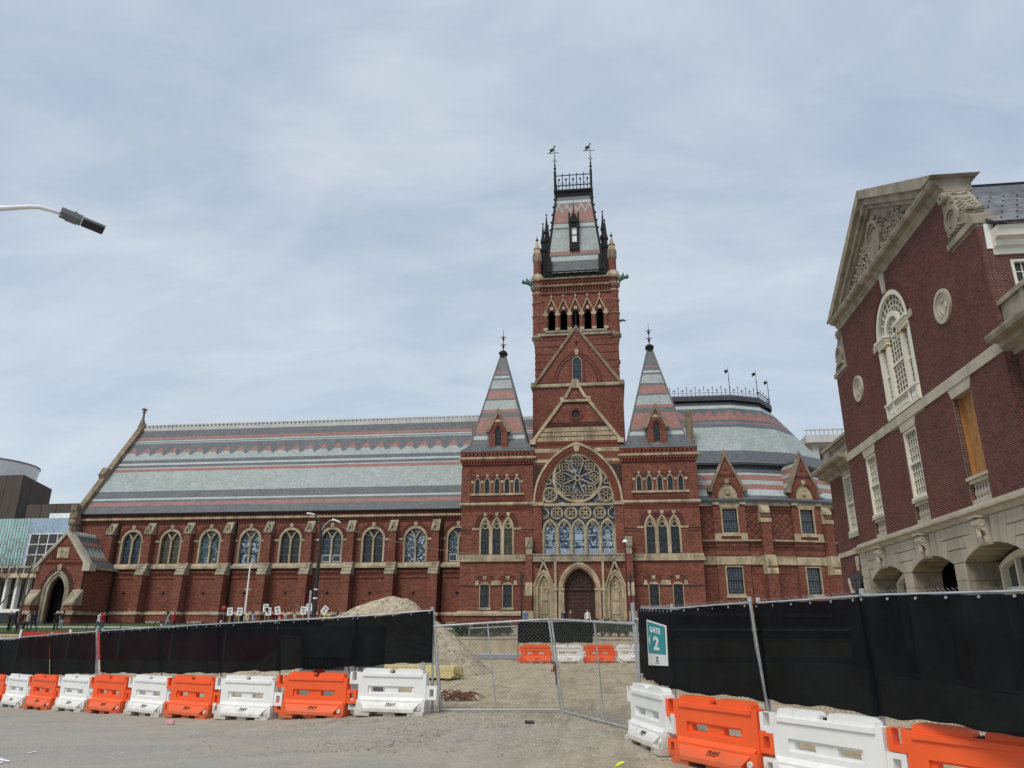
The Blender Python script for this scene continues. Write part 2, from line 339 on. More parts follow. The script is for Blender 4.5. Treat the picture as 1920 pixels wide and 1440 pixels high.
    def mesh(s, name, fix=True):
        me = bpy.data.meshes.new(name); me.from_pydata([tuple(v) for v in s.v], [], s.f)
        if any(s.m): me.polygons.foreach_set('material_index', s.m)
        if fix:
            bm = bmesh.new(); bm.from_mesh(me); bmesh.ops.recalc_face_normals(bm, faces=bm.faces); bm.to_mesh(me); bm.free()
        me.update(); return me
def link(o, parent=None, kind=None, label=None):
    COL.objects.link(o)
    if parent is not None:
        o.parent = parent
        if parent.type == 'EMPTY' and not parent.get('_local'): o.matrix_parent_inverse = Matrix.Translation(-parent.location)
    if kind: o['kind'] = kind
    if label: o['label'] = label
    return o
def part(name, mb, mat, parent=None, kind=None, label=None, smooth=False, fix=True):
    me = mb.mesh(name, fix) if isinstance(mb, MB) else mb
    for m in ([mat] if isinstance(mat, str) else mat):
        if not len(me.materials) or isinstance(mb, MB): me.materials.append(MT[m])
    if smooth: me.polygons.foreach_set('use_smooth', [True]*len(me.polygons))
    return link(bpy.data.objects.new(name, me), parent, kind, label)
def tag(o, label, cat, group=None):
    o['label'] = label; o['category'] = cat
    if group: o['group'] = group
    return o
def thing(name, label, cat, loc=(0, 0, 0), group=None, local=False):
    o = bpy.data.objects.new(name, None); o.empty_display_size = .3; COL.objects.link(o); o.location = loc
    if local: o['_local'] = 1
    return tag(o, label, cat, group)
def struct(name, mb, mat): return part(name, mb, mat, kind='structure')
def dup(root, loc=None, rotz=None, label=None, group=None, scale=None):
    def cp(o, par):
        c = o.copy(); COL.objects.link(c); c.parent = par
        for ch in o.children: cp(ch, c)
        return c
    r = cp(root, None)
    if loc is not None: r.location = loc
    if rotz is not None: r.rotation_euler = (0, 0, rotz)
    if label: r['label'] = label
    if group: r['group'] = group
    if scale: r.scale = (scale,)*3
    return r
def pointed(c, hw, z0, zs, za, n=7):
    h = za-zs; L = []
    if h >= hw-1e-6:
        R = (hw*hw+h*h)/(2*hw); t1 = math.acos(max(-1, min(1, (hw-R)/R)))
        L = [(-hw+R+R*cos(pi+(t1-pi)*k/n), R*sin(pi+(t1-pi)*k/n)) for k in range(n+1)]
        L[-1] = (0, h)
    else:
        R = (hw*hw+h*h)/(2*h); a = math.asin(hw/R); L = [(-R*sin(a*(1-k/n)), R*cos(a*(1-k/n))-R+h) for k in range(n+1)]
    pts = [(c+x, zs+z) for x, z in L]; pts += [(2*c-x, z) for x, z in pts[-2::-1]]
    return [(c-hw, z0)]+pts+[(c+hw, z0)] if z0 < zs-1e-6 else pts
def rect(u0, u1, z0, z1): return [(u0, z0), (u1, z0), (u1, z1), (u0, z1)]
def text_mesh(name, body, size, frame, u, d, z, mat, parent, thick=.01, align='CENTER', shear=0.0, spacing=1.0, width=None, flip=False, bold=0.0):
    cu = bpy.data.curves.new(name, 'FONT'); cu.body = body; cu.size = size; cu.extrude = thick/2; cu.align_x = align; cu.align_y = 'CENTER'; cu.shear = shear; cu.space_character = spacing
    cu.resolution_u = 2; cu.offset = bold
    o = bpy.data.objects.new(name, cu); COL.objects.link(o)
    dg = bpy.context.evaluated_depsgraph_get(); me = bpy.data.meshes.new_from_object(o.evaluated_get(dg)); bpy.data.objects.remove(o)
    k = 1.0
    if width:
        xs = [v.co.x for v in me.vertices]; k = width/(max(xs)-min(xs))
    for v in me.vertices: v.co = frame.P(u+(-1 if flip else 1)*v.co.x*k, d+v.co.z, z+v.co.y)
    me.materials.clear(); me.materials.append(MT[mat])
    return link(bpy.data.objects.new(name, me), parent)
def nofl(z): return z
# ================================================================== the Gothic hall
GZ = 1.45
H = thing('gothic_hall', 'large red brick Gothic hall with patterned slate roofs and a tall central tower', 'building', (0, 79, GZ))
F0 = Fr((0, 76, 0), (1, 0, 0), (0, -1, 0)); FH = Fr((0, 83, 0), (1, 0, 0), (0, -1, 0)); FP = Fr((0, 75, 0), (1, 0, 0), (0, -1, 0))
BR, ST, MBK, DK = 'hall_brick', 'sandstone', 'moulded_brick', 'hall_brick_dark'
def dentils(mb, u0, u1, pitch, w, d0, d1, z0, z1):
    n = max(1, int((u1-u0)/pitch)); p = (u1-u0)/n
    for k in range(n): mb.box(u0+p*(k+.5)-w/2, u0+p*(k+.5)+w/2, d0, d1, z0, z1)
    return mb
def light(F, win, c, hw, z0, zs, za, d=-.22, mat='stained_dark', bars=(), name='glass', lead=None):
    g = MB(F).ext(pointed(c, hw, z0, zs, za, 5), d-.03, d)
    o = part(name, g, mat, win)
    if bars:
        b = MB(F)
        for z in bars: b.box(c-hw, c+hw, d+.002, d+.03, z-.02, z+.02)
        part('saddle_bar', b, lead or 'iron', win)
    return o
def voussoirs(F, win, c, hin, hout, zs, zin, zout, n, d0, d1, mat, name='voussoir_arch', gap=.3, skip=lambda k: False):
    a = pointed(c, hin, zs, zs, zin, n); b = pointed(c, hout, zs, zs, zout, n); m = MB(F)
    for k in range(len(a)-1):
        if skip(k): continue
        t = lambda p, q, f: (p[0]+(q[0]-p[0])*f, p[1]+(q[1]-p[1])*f)
        m.ext([t(a[k], a[k+1], gap/2), t(a[k], a[k+1], 1-gap/2), t(b[k], b[k+1], 1-gap/2), t(b[k], b[k+1], gap/2)], d0, d1)
    return part(name, m, mat, win)
def turret(s):
    c = 8.42*s; u0, u1 = c-3.76, c+3.76; F = F0
    gl = 'stained_dark'
    gw = [c-1.17, c+1.17]; tw = [c-1.2, c, c+1.2]; fw = [c+1.05*k for k in (-2, -1, 0, 1, 2)]
    holes = [pointed(x, .53, 3.97, 6.12, 6.42, 4) for x in gw]+[pointed(x, .5, 9.15, 11.75, 12.9, 5) for x in tw]+[pointed(x, .27, 15.45, 16.45, 17.1, 4) for x in fw]
    wall = part('turret_wall', MB(F).plate(rect(u0, u1, GZ, 18.45), holes, -.5, 0).box(u0, u0+.5, -7.4, -.501, GZ, 18.4).box(u1-.5, u1, -7.4, -.501, GZ, 18.4).box(u0+.5, u1-.5, -1.2, -1.15, GZ, 18.4).box(u0+.5, u1-.5, -7.4, -7.3, GZ, 18.4), BR, H)
    # ground floor windows
    for x in gw:
        w = part('window', MB(F).strip(pointed(x, .53, 3.97, 6.12, 6.42, 4), pointed(x, .45, 4.02, 6.10, 6.36, 4), -.3, .012), ST, H)
        light(F, w, x, .46, 4.0, 6.1, 6.37, -.2, gl, (5.05,))
        part('sill', MB(F).ext(rect(x-.68, x+.68, 3.72, 3.975), -.05, .14), 'sandstone_grey', w)
        part('head_stone', MB(F).ext(pointed(x, .5, 6.16, 6.16, 6.41, 4), -.02, .05), ST, w)
        voussoirs(F, w, x, .55, 1.0, 6.42, 6.72, 7.0, 3, -.02, .03, MBK, 'brick_arch', .04)
        part('keystone', MB(F).ext([(x-.13, 6.66), (x+.13, 6.66), (x+.22, 7.02), (x-.22, 7.02)], -.02, .06), ST, w)
        part('hood_line', MB(F).strip(pointed(x, 1.1, 6.42, 6.42, 7.1, 4), pointed(x, 1.0, 6.42, 6.42, 7.0, 4), -.02, .04), DK, w)
        part('brick_dentil', dentils(MB(F), x-.95, x+.95, .16, .07, -.01, .045, 6.98-.0, 7.05), MBK, w)
    for a, b, hh in ((c-1.17-1.0, c-1.17-.58, .46), (c-.52, c+.52, .46), (c+1.17+.58, c+1.17+1.0, .46)):
        part('springer_stone', MB(F).ext([(a, 6.12), (b, 6.12), (b-.08, 6.12+hh), (a+.08, 6.12+hh)], -.02, .055), ST, H)
    b = MB(F)
    for p, q in ((u0-.03, c-1.72), (c-.62, c+.62), (c+1.72, u1+.03)): b.box(p, q, -.01, .025, 5.96, 6.10)
    part('dark_band', b, DK, H)
    # three-light window
    w = part('triple_window', MB(F), ST, H)
    fr = MB(F)
    for x in tw: fr.strip(pointed(x, .6, 9.1, 11.75, 13.02, 6), pointed(x, .42, 9.2, 11.78, 12.82, 6), -.3, .045)
    w.data = fr.mesh('triple_window'); w.data.materials.append(MT[ST])
    for i, x in enumerate(tw):
        light(F, w, x, .43, 9.15, 11.78, 12.84, -.2, 'stained_olive' if (i == 2 and s < 0) else gl, (10.45, 11.7))
        part('tracery', MB(F).ring(x, 12.05, .22, .32, -.2, -.1, 10).strip(pointed(x, .43, 11.7, 11.78, 12.84, 5), pointed(x, .33, 11.7, 11.78, 12.6, 5), -.2, -.08), ST, w)
        voussoirs(F, w, x, .62, .92, 11.95, 13.06, 13.4, 6, -.02, .03, MBK, 'hood_arch', .06, (lambda k, i=i: (i > 0 and k < 3) or (i < 2 and k > 8)))
        voussoirs(F, w, x, .62, .74, 11.95, 13.06, 13.2, 8, -.02, .05, DK, 'hood_dentil', .45, (lambda k, i=i: (i > 0 and k < 4) or (i < 2 and k > 11)))
        part('keystone', MB(F).ext([(x-.12, 13.06), (x+.12, 13.06), (x+.23, 13.36), (x, 13.46), (x-.23, 13.36)], -.02, .07), ST, w)
        a_ = pointed(x, 1.04, 11.95, 11.95, 13.52, 6); b__ = pointed(x, .91, 11.95, 11.95, 13.39, 6); lo = 3 if i > 0 else 0; hi = len(a_)-(3 if i < 2 else 0)
        part('hood_line', MB(F).strip(a_[lo:hi], b__[lo:hi], -.02, .055), DK, w)
    for x in (c-1.2-.97, c+1.2+.97):
        part('label_stop', MB(F).box(x-.38, x+.38, -.02, .09, 11.62, 11.84), ST, w)
    b = MB(F)
    for p, q in ((u0-.02, c-2.6), (c+2.6, u1+.02)): b.box(p, q, -.01, .03, 11.60, 11.68).box(p, q, -.01, .025, 11.3, 11.36)
    part('brick_string', b, DK, H)
    # five-light arcade
    w = part('arcade_window', MB(F), ST, H); fr = MB(F)
    for x in fw: fr.strip(pointed(x, .34, 15.42, 16.45, 17.22, 4), pointed(x, .24, 15.5, 16.47, 17.0, 4), -.3, .03)
    w.data = fr.mesh('arcade_window'); w.data.materials.append(MT['sandstone_grey'])
    for x in fw:
        light(F, w, x, .25, 15.45, 16.47, 17.02, -.2, gl, (16.0,))
        voussoirs(F, w, x, .36, .52, 16.6, 17.24, 17.45, 4, -.02, .05, MBK, 'hood_arch', .04)
        part('keystone', MB(F).ext([(x-.1, 17.2), (x+.1, 17.2), (x+.19, 17.38), (x, 17.46), (x-.19, 17.38)], -.02, .085), ST, w)
        part('hood_line', MB(F).strip(pointed(x, .6, 16.6, 16.6, 17.54, 5), pointed(x, .52, 16.6, 16.6, 17.46, 5), -.02, .06), DK, w)
    for k in range(6):
        x = c+1.05*(k-2.5); part('impost_block', MB(F).box(x-.15, x+.15, -.02, .07, 16.5, 16.78), ST, w)
    part('sill', MB(F).ext(rect(c-2.9, c+2.9, 15.2, 15.42), -.05, .14), ST, w)
    d = MB(F)
    hs = [[(c-2.6+.3*k, 14.66), (c-2.6+.3*k+.09, 14.76), (c-2.6+.3*k, 14.86), (c-2.6+.3*k-.09, 14.76)] for k in range(18)]
    part('pierced_band', d.plate(rect(c-2.85, c+2.85, 14.58, 14.94), hs, .003, .075), MBK, H)
    for p_, q_ in ((u0-.04, u0+.92), (u1-.92, u1+.04)): part('pier', MB(F).box(p_, q_, -.02, .10, 14.45, 18.2), BR, H)
    # strings, cornice, plinth
    part('plinth', MB(F).loft([[(u0-.3, .3, z0), (u1+.3, .3, z0), (u1+.3, -7.6, z0), (u0-.3, -7.6, z0)] for z0 in (GZ-.3, 3.2)]), BR, H)
    part('plinth_stone', MB(F).loft([[(u0-.45+e, .45-e, z0), (u1+.45-e, .45-e, z0), (u1+.45-e, -7.7, z0), (u0-.45+e, -7.7, z0)] for e, z0 in ((0, 3.18), (0, 3.36), (.4, 3.62))]), ST, H)
    part('plinth_base_stone', MB(F).box(u0-.5, u1+.5, -7.7, .52, GZ-.3, 2.25), 'sandstone_grey', H)
    st = MB(F).box(u0-.1, c-2.0, -7.3, .1, 8.72, 9.12).box(c+2.0, u1+.1, -7.3, .1, 8.72, 9.12).box(u0-.2, u1+.2, -7.35, .2, 8.44, 8.7)
    part('sill_string', st, ST, H)
    part('window_sill_block', MB(F).box(c-1.99, c+1.99, -.02, .16, 8.71, 9.1), ST, H)
    cv = MB(F)
    for p, q in ((u0-.1, c-2.0), (c+2.0, u1+.1)):
        n = 5
        for k in range(n):
            x = p+(q-p)*(k+.5)/n; cv.ext([(x-.13, 8.78), (x-.06, 8.76), (x+.13, 9.06), (x+.06, 9.08)], .1, .13); cv.ext([(x+.13, 8.78), (x+.06, 8.76), (x+.0, 8.88), (x+.04, 8.92)], .1, .128)
    part('carved_chevron', cv, 'sandstone_grey', H)
    part('stringcourse', MB(F).loft([[(u0-e, e, z), (u1+e, e, z), (u1+e, -7.4, z), (u0-e, -7.4, z)] for e, z in ((.12, 14.12), (.2, 14.22), (.2, 14.36), (.1, 14.46))]), ST, H)
    b = MB(F); dentils(b, u0, u1, .2, .1, -.01, .07, 13.78, 13.92); b.box(u0-.03, u1+.03, -.01, .06, 13.93, 14.1); b.box(u0-.02, u1+.02, -.01, .035, 13.62, 13.68)
    part('brick_dentil', b, MBK, H)
    b = MB(F); dentils(b, u0-.1, u1+.1, .3, .16, -.01, .22, 18.5, 18.78); b.box(u0-.05, u1+.05, -7.4, .12, 18.44, 18.6); b.box(u0-.18, u1+.18, -7.5, .24, 18.79, 18.98)
    part('corbel_table', b, MBK, H)
    part('cornice', MB(F).loft([[(u0-e, e, z), (u1+e, e, z), (u1+e, -7.7, z), (u0-e, -7.7, z)] for e, z in ((.26, 18.99), (.36, 19.08), (.36, 19.22), (.28, 19.27))]), ST, H)
    n = 17; p = (u1-u0-.4)/n
    hs = [[(u0+.2+p*(k+.5), 19.42), (u0+.2+p*(k+.5)+.11, 19.56), (u0+.2+p*(k+.5), 19.72), (u0+.2+p*(k+.5)-.11, 19.56)] for k in range(n)]
    part('parapet', MB(F).plate(rect(u0-.2, u1+.2, 19.28, 19.86), hs, .02, .26).box(u0-.2, u1+.2, -7.6, -.1, 19.28, 19.8), MBK, H)
    part('gutter', MB(F).box(u0-.24, u1+.24, -7.6, .3, 19.87, 19.97), 'lead', H)
    # spire
    cy = 79.75; prof = [(19.98, 3.92), (20.35, 3.5), (20.9, 3.08), (32.0, .3)]
    def hw(z):
        for (a, ha), (b_, hb) in zip(prof, prof[1:]):
            if z <= b_+1e-6: return ha+(hb-ha)*(z-a)/(b_-a)
        return prof[-1][1]
    yz = lambda y: 20.05+(842-y)*.0642
    lv = [842, 820, 813.3, 808.3, 779, 769, 763.3, 745.7, 741.7, 726.7, 721.7, 705, 700.7, 696.7, 690, 687.5, 650]
    mt = [0, 4, 0, 2, 0, 2, 1, 0, 2, 0, 1, 0, 4, 0, 2, 0]
    zs = [yz(y) for y in lv]; zs[0] = 19.98; zs[-1] = 32.0
    m = MB()
    for z0, z1, k in zip(zs, zs[1:], mt):
        m.mi = k; cuts = [z0]+[z for z, _ in prof if z0+.01 < z < z1-.01]+[z1]
        for a, b_ in zip(cuts, cuts[1:]):
            ra, rb = hw(a), hw(b_)
            m.loft([[(c-r, cy-r, z), (c+r, cy-r, z), (c+r, cy+r, z), (c-r, cy+r, z)] for r, z in ((ra, a), (rb, b_))], False)
    part('spire_roof', m, SL, H)
    rp = MB()
    for sx in (-1, 1):
        for sy in (-1, 1): rp.tube([(c+sx*h_, cy+sy*h_, z) for z, h_ in prof], .09, 5)
    part('hip_roll', rp, 'lead', H)
    part('spire_cap', MB().box(c-.36, c+.36, cy-.36, cy+.36, 31.9, 32.35).box(c-.46, c+.46, cy-.46, cy+.46, 32.36, 32.55).box(c-.3, c+.3, cy-.3, cy+.3, 32.56, 32.75), 'iron', H)
    f = MB().tube([(c, cy, 32.7), (c, cy, 35.5)], [.07, .02], 5)
    for z in (33.35, 34.3): f.ball((c, cy, z), .16, 6, 4).box(c-.34, c+.34, cy-.035, cy+.035, z+.2, z+.28).box(c-.035, c+.035, cy-.34, cy+.34, z+.2, z+.28)
    part('finial', f, 'iron', H)
    # dormer on the spire
    D = Fr((c, 76.3, 0), (1, 0, 0), (0, -1, 0))
    dm = part('dormer', MB(D).plate([(-1.0, 20.05), (1.0, 20.05), (1.0, 22.3), (0, 24.35), (-1.0, 22.3)], [pointed(0, .32, 20.35, 22.1, 22.85, 5)], -.35, 0).box(-1.0, -.7, -1.8, -.351, 20.05, 22.3).box(.7, 1.0, -1.8, -.351, 20.05, 22.3), BR, H)
    light(D, dm, 0, .33, 20.35, 22.1, 22.86, -.2, 'stained_dark', (20.9, 21.4, 21.9))
    part('dormer_coping', MB(D).strip([(-1.32, 22.12), (0, 24.85), (1.32, 22.12)], [(-1.0, 22.12), (0, 24.2), (1.0, 22.12)], -.4, .12).box(-1.36, -.94, -.3, .16, 22.1, 22.5).box(.94, 1.36, -.3, .16, 22.1, 22.5), 'stone_dirty', dm)
    part('dormer_stone', MB(D).ext([(-.52, 23.25), (.52, 23.25), (.38, 23.55), (-.38, 23.55)], -.02, .04), ST, dm)
    voussoirs(D, dm, 0, .36, .6, 22.1, 22.92, 23.2, 5, -.02, .05, MBK, 'hood_arch', .05)
    part('sill', MB(D).box(-.5, .5, -.1, .12, 20.18, 20.36), ST, dm)
    m = MB(D)
    for sx in (-1, 1): m.quad((sx*1.1, -.38, 22.15), (0, -.38, 24.4), (0, -3.0, 24.4), (sx*1.1, -3.0, 22.15))
    part('dormer_roof', m, 'slate_dark', dm)
turret(-1); turret(1)
# ---- centre: great window and gable
ar_in = pointed(0, 3.74, 9.0, 14.4, 19.72, 12)
wall = [(-4.64, 8.3), (4.64, 8.3), (4.64, 20.95), (1.42, 25.3), (1.42, 25.6), (1.05, 25.6), (.3, 27.2), (-.3, 27.2), (-1.05, 25.6), (-1.42, 25.6), (-1.42, 25.3), (-4.64, 20.95)]
ocu = [(.48*cos(2*pi*k/14), 23.77+.48*sin(2*pi*k/14)) for k in range(14)]
part('gable_wall', MB(F0).plate(wall, [ar_in, ocu], -.9, -.03), BR, H)
gw_ = part('great_window', MB(F0).strip(pointed(0, 4.62, 14.42, 14.42, 20.72, 12), pointed(0, 4.40, 14.42, 14.42, 20.45, 12), -.03, .14), ST, H)
part('brick_archivolt', MB(F0).strip(pointed(0, 4.39, 14.42, 14.42, 20.44, 12), pointed(0, 3.95, 14.42, 14.42, 19.95, 12), -.03, .05), MBK, gw_)
for i, (a, b, za, zb) in enumerate(((3.95, 3.84, 19.95, 19.84), (3.84, 3.72, 19.84, 19.70))):
    part('arch_roll', MB(F0).strip(pointed(0, a, 14.42, 14.42, za, 12), pointed(0, b, 14.42, 14.42, zb, 12), -.03-.2*(i+1), .0-.16*(i+1)), DK if i else MBK, gw_)
part('keystone', MB(F0).ext([(-.22, 19.7), (.22, 19.7), (.36, 20.46), (0, 20.6), (-.36, 20.46)], -.25, .09), ST, gw_)
for p_, q_, d0_, d1_ in ((-4.62, -3.95, -.03, .05), (3.95, 4.62, -.03, .05), (-3.95, -3.78, -.2, -.04), (3.78, 3.95, -.2, -.04)): part('jamb', MB(F0).box(p_, q_, d0_, d1_, 9.05, 14.02), BR, gw_)
for p_ in (-4.75, 3.6): part('impost', MB(F0).box(p_, p_+1.15, -.3, .16, 14.05, 14.4), ST, gw_)
part('transom', MB(F0).box(-3.73, 3.73, -.55, -.12, 14.02, 14.3), ST, gw_)
T0, T1 = -.5, -.22
tr = MB(F0).strip(pointed(0, 3.72, 14.31, 14.42, 19.7, 12), pointed(0, 3.55, 14.31, 14.42, 19.45, 12), T0, T1)
tr.ring(0, 16.93, 2.36, 2.6, T0, T1+.06, 36).ring(0, 16.93, .18, .32, T0, T1+.02, 12)
R0 = 16.93
for k in range(8):
    a = pi/8+k*pi/4
    tr.bar((.3*cos(a), R0+.3*sin(a)), (1.75*cos(a), R0+1.75*sin(a)), .1, T0, T1)
    a = k*pi/4; ca, sa = cos(a), sin(a)
    arc = [(1.62+.66*cos(t), .66*sin(t)) for t in [pi*(j/8-.5) for j in range(9)]]
    arc2 = [(1.62+.76*cos(t), .76*sin(t)) for t in [pi*(j/8-.5) for j in range(9)]]
    rt = lambda L: [(x*ca-y*sa, R0+x*sa+y*ca) for x, y in L]
    tr.strip(rt(arc2), rt(arc), T0, T1)
part('tracery', tr, ST, gw_)
ft = MB(F0)
for k in range(8):
    a = k*pi/4
    for j in range(4):
        b = a+j*pi/2; x = 1.72*cos(a)+.24*cos(b); z = R0+1.72*sin(a)+.24*sin(b); ft.ring(x, z, .17, .245, T0+.06, T1-.06, 8)
part('quatrefoil', ft, ST, gw_)
for sx in (-1, 1):
    m = MB(F0).ring(sx*2.9, 15.2, .66, .82, T0, T1+.04, 20)
    for k in range(6): a = k*pi/3+.5; m.ring(sx*2.9+.38*cos(a), 15.2+.38*sin(a), .19, .27, T0+.05, T1-.04, 8)
    m.ring(sx*2.97, 16.55, .2, .3, T0, T1, 8)
    part('roundel', m, ST, gw_)
g = MB(F0).ext(pointed(0, 3.6, 14.3, 14.42, 19.5, 10), -.56, -.51); part('rose_glass', g, 'stained_rose', gw_)
# lower lights
lx = [-2.92, -1.46, 0, 1.46, 2.92]
for i, x in enumerate(lx):
    m = MB(F0).strip(pointed(x, .73, 9.02, 11.6, 12.78, 6), pointed(x, .57, 9.02, 11.6, 12.5, 6), T0, T1)
    m.ring(x, 12.22, .1, .18, T0+.05, T1-.05, 8)
    part('lancet_frame', m, ST, gw_)
    o = part('lancet_glass', MB(F0).ext(pointed(x, .6, 9.02, 11.3, 12.55, 5), -.56, -.51), 'stained_bright', gw_)
    # leaded border, pale base panel and figures
    part('lead_border', MB(F0).strip(pointed(x, .56, 9.02, 11.45, 12.0, 6), pointed(x, .47, 9.1, 11.45, 11.9, 6), -.51, -.495), 'pale_glass', gw_)
    b = MB(F0)
    for z in (9.85, 10.55, 11.25): b.box(x-.56, x+.56, -.50, -.47, z-.02, z+.02)
    part('saddle_bar', b, 'iron', gw_)
    b = MB(F0)
    for k in range(5): b.box(x-.44+.18*k, x-.30+.18*k, -.51, -.497, 9.12, 9.72)
    part('base_panel', b, 'cloth_paleblue', gw_)
    if i in (0, 4):
        b = MB(F0).disc(x+.02, 11.5, .1, -.51, -.492, 10).ext([(x-.08, 11.36), (x+.1, 11.36), (x+.24, 11.2), (x+.3, 10.75), (x+.2, 10.5), (x+.14, 10.75), (x+.16, 10.3), (x+.22, 9.85), (x+.05, 9.8), (x-.02, 10.25), (x-.1, 9.85), (x-.2, 9.95), (x-.13, 10.6), (x-.2, 10.9), (x-.28, 10.5), (x-.26, 11.1)], -.51, -.493)
        part('pale_figure', b, 'pale_glass', gw_)
    if i == 2: part('pale_panel', MB(F0).ext(rect(x-.38, x+.38, 10.35, 11.35), -.51, -.493).ring(x, 9.42, .16, .26, -.51, -.492, 10), 'cloth_paleblue', gw_)
m = MB(F0)
for k in range(6):
    x = -3.65+1.46*k
    if abs(x) > 3.6:
        sgn = 1 if x < 0 else -1; pa = [(x*.995+sgn*.62*cos(t), 13.3+.62*sin(t)) for t in [pi*(j/8-.5) for j in range(9)]]; pb = [(x*.995+sgn*.5*cos(t), 13.3+.5*sin(t)) for t in [pi*(j/8-.5) for j in range(9)]]
        m.strip(pa, pb, T0, T1)
    else:
        m.ring(x, 13.3, .52, .65, T0, T1, 18)
        for j in range(4): a = j*pi/2; m.ring(x+.23*cos(a), 13.3+.23*sin(a), .19, .27, T0+.05, T1-.04, 8)
part('circle_tracery', m, ST, gw_)
part('circle_glass', MB(F0).ext(rect(-3.73, 3.73, 11.2, 14.02), -.62, -.575), 'stained_teal', gw_)
part('pale_figure', (lambda b: [b.disc(x, 13.4, .1, -.575, -.55, 8).box(x-.27, x+.27, -.575, -.552, 13.08, 13.2) for x in (-2.19, -.73, .73, 2.19)] and b)(MB(F0)), 'pale_glass', gw_)
part('mullion', (lambda b: [b.box(x-.07, x+.07, T1, T1+.07, 9.02, 11.7) for x in (-3.65, -2.19, -.73, .73, 2.19, 3.65)] and b)(MB(F0)), ST, gw_)
# inscription and bands
def gu(z): return 4.64-(z-20.95)*(4.64-1.42)/(25.3-20.95)
ins = [(20.86, 21.28, 'MORTEM PRO PATRIA OPPETIVERVNT', 7.6), (21.40, 21.80, 'HVIVS COLLEGII ALVMNI', 5.6), (21.90, 22.32, 'IN MEMORIAE EORVM QVI', 5.2)]
for z0, z1, tx, wd in ins:
    b = part('inscription_band', MB(F0).ext([(-gu(z0)+.3, z0), (gu(z0)-.3, z0), (gu(z1)-.3, z1), (-gu(z1)+.3, z1)], -.04, .03), ST, H)
    text_mesh('lettering', tx, .42, F0, 0, .036, (z0+z1)/2, 'stone_dirty', b, .02, width=wd)
for sx in (-1, 1):
    for z0, z1, k in ((19.66, 20.06, 0), (18.58, 18.9, 1)):
        zr = 14.42; x0 = 2.0 if not k else 2.75
        b = part('stone_band', MB(F0).ext([(sx*x0, z0), (sx*4.62, z0), (sx*4.62, z1), (sx*(x0-.22), z1)], -.04, -.005), ST, H)
        if not k: text_mesh('lettering', 'MDCCCLXI' if sx < 0 else 'MDCCCLXV', .3, F0, sx*3.45, .0, (z0+z1)/2, 'stone_dirty', b, .02, width=1.7)
b = MB(F0); dentils(b, -4.5, 4.5, .2, .1, -.04, .04, 20.4, 20.58); b.box(-4.62, 4.62, -.04, .05, 20.6, 20.84)
part('brick_dentil', b, MBK, H)
for s_ in (-1, 1): part('dark_brick_panel', MB(F0).ext([(s_*4.62, 14.5), (s_*4.40, 14.5), (s_*3.7, 17.6), (s_*3.3, 18.3), (s_*4.62, 18.3)], -.04, -.01), DK, H)
for s_ in (-1, 1): part('gable_coping', MB(F0).strip([(s_*4.9, 20.75), (s_*1.6, 25.3)], [(s_*4.5, 20.75), (s_*1.3, 25.15)], -1.0, .16).box(min(s_*4.95, s_*4.3), max(s_*4.95, s_*4.3), -1.0, .18, 20.55, 21.05), ST, H)
part('gable_kneeler', MB(F0).box(-1.62, 1.62, -1.0, .2, 25.14, 25.4).box(-1.62, -1.15, -1.0, .19, 25.41, 25.7).box(1.15, 1.62, -1.0, .19, 25.41, 25.7).strip([(-1.25, 25.65), (-.42, 27.2)], [(-.95, 25.55), (-.2, 27.0)], -1.0, .15).strip([(1.25, 25.65), (.42, 27.2)], [(.95, 25.55), (.2, 27.0)], -1.0, .15), ST, H)
part('gable_cap', MB(F0).box(-.45, .45, -1.0, .2, 26.7, 27.5).box(-.36, .36, -.9, .1, 27.51, 27.72).ring(0, 27.05, .12, .2, .2, .24, 10), ST, H)
oc = part('oculus', MB(F0).ring(0, 23.77, .46, .62, -.04, .06, 20).ring(0, 23.77, .66, .78, -.04, .03, 20), MBK, H)
part('glass', MB(F0).disc(0, 23.77, .47, -.3, -.26, 16), 'stained_dark', oc)
b = MB(F0)
for z in (22.45, 22.62, 22.8, 24.95): b.ext([(-gu(z)+.3, z), (gu(z)-.3, z), (gu(z+.07)-.3, z+.07), (-gu(z+.07)+.3, z+.07)], -.035, .02)
part('dark_band', b, DK, H)
m = MB()
for sx in (-1, 1): m.quad((sx*4.7, 76.9, 20.8), (0, 76.9, 26.9), (0, 84, 26.9), (sx*4.7, 84, 20.8))
part('transept_roof', m, 'slate_dark', H)
# ---- portal
ha = pointed(0, 1.5, 2.3, 5.65, 7.7, 9)
nl = [pointed(sx*3.5, .56, 2.9, 5.65, 7.05, 7) for sx in (-1, 1)]
part('portal_wall', MB(FP).plate(rect(-4.62, 4.62, GZ, 8.3), [ha]+nl, -1.0, 0), BR, H)
part('portal_soffit', MB(FP).box(-4.62, 4.62, -.98, -.9, 8.3, 8.31), BR, H)
pt = part('portal_arch', MB(FP).strip(pointed(0, 2.08, 2.9, 5.65, 8.3, 9), pointed(0, 1.86, 2.9, 5.65, 8.02, 9), -.02, .14), ST, H)
part('arch_order', MB(FP).strip(pointed(0, 1.85, 2.9, 5.65, 8.0, 9), pointed(0, 1.66, 2.9, 5.65, 7.84, 9), -.05, .06), ST, pt)
part('arch_order', MB(FP).strip(pointed(0, 1.65, 2.9, 5.65, 7.82, 9), pointed(0, 1.49, 2.9, 5.65, 7.68, 9), -.4, -.06), ST, pt)
b = MB(FP)
for sx in (-1, 1):
    for x in (1.58, 1.76, 1.95): b.tube([(sx*x, .06 if x > 1.6 else -.03, 3.0), (sx*x, .06 if x > 1.6 else -.03, 5.6)], .06, 6)
part('colonnette', b, ST, pt)
for p_ in (-2.2, 1.45): part('impost', MB(FP).box(p_, p_+.75, -.1, .16, 5.56, 5.72), ST, pt)
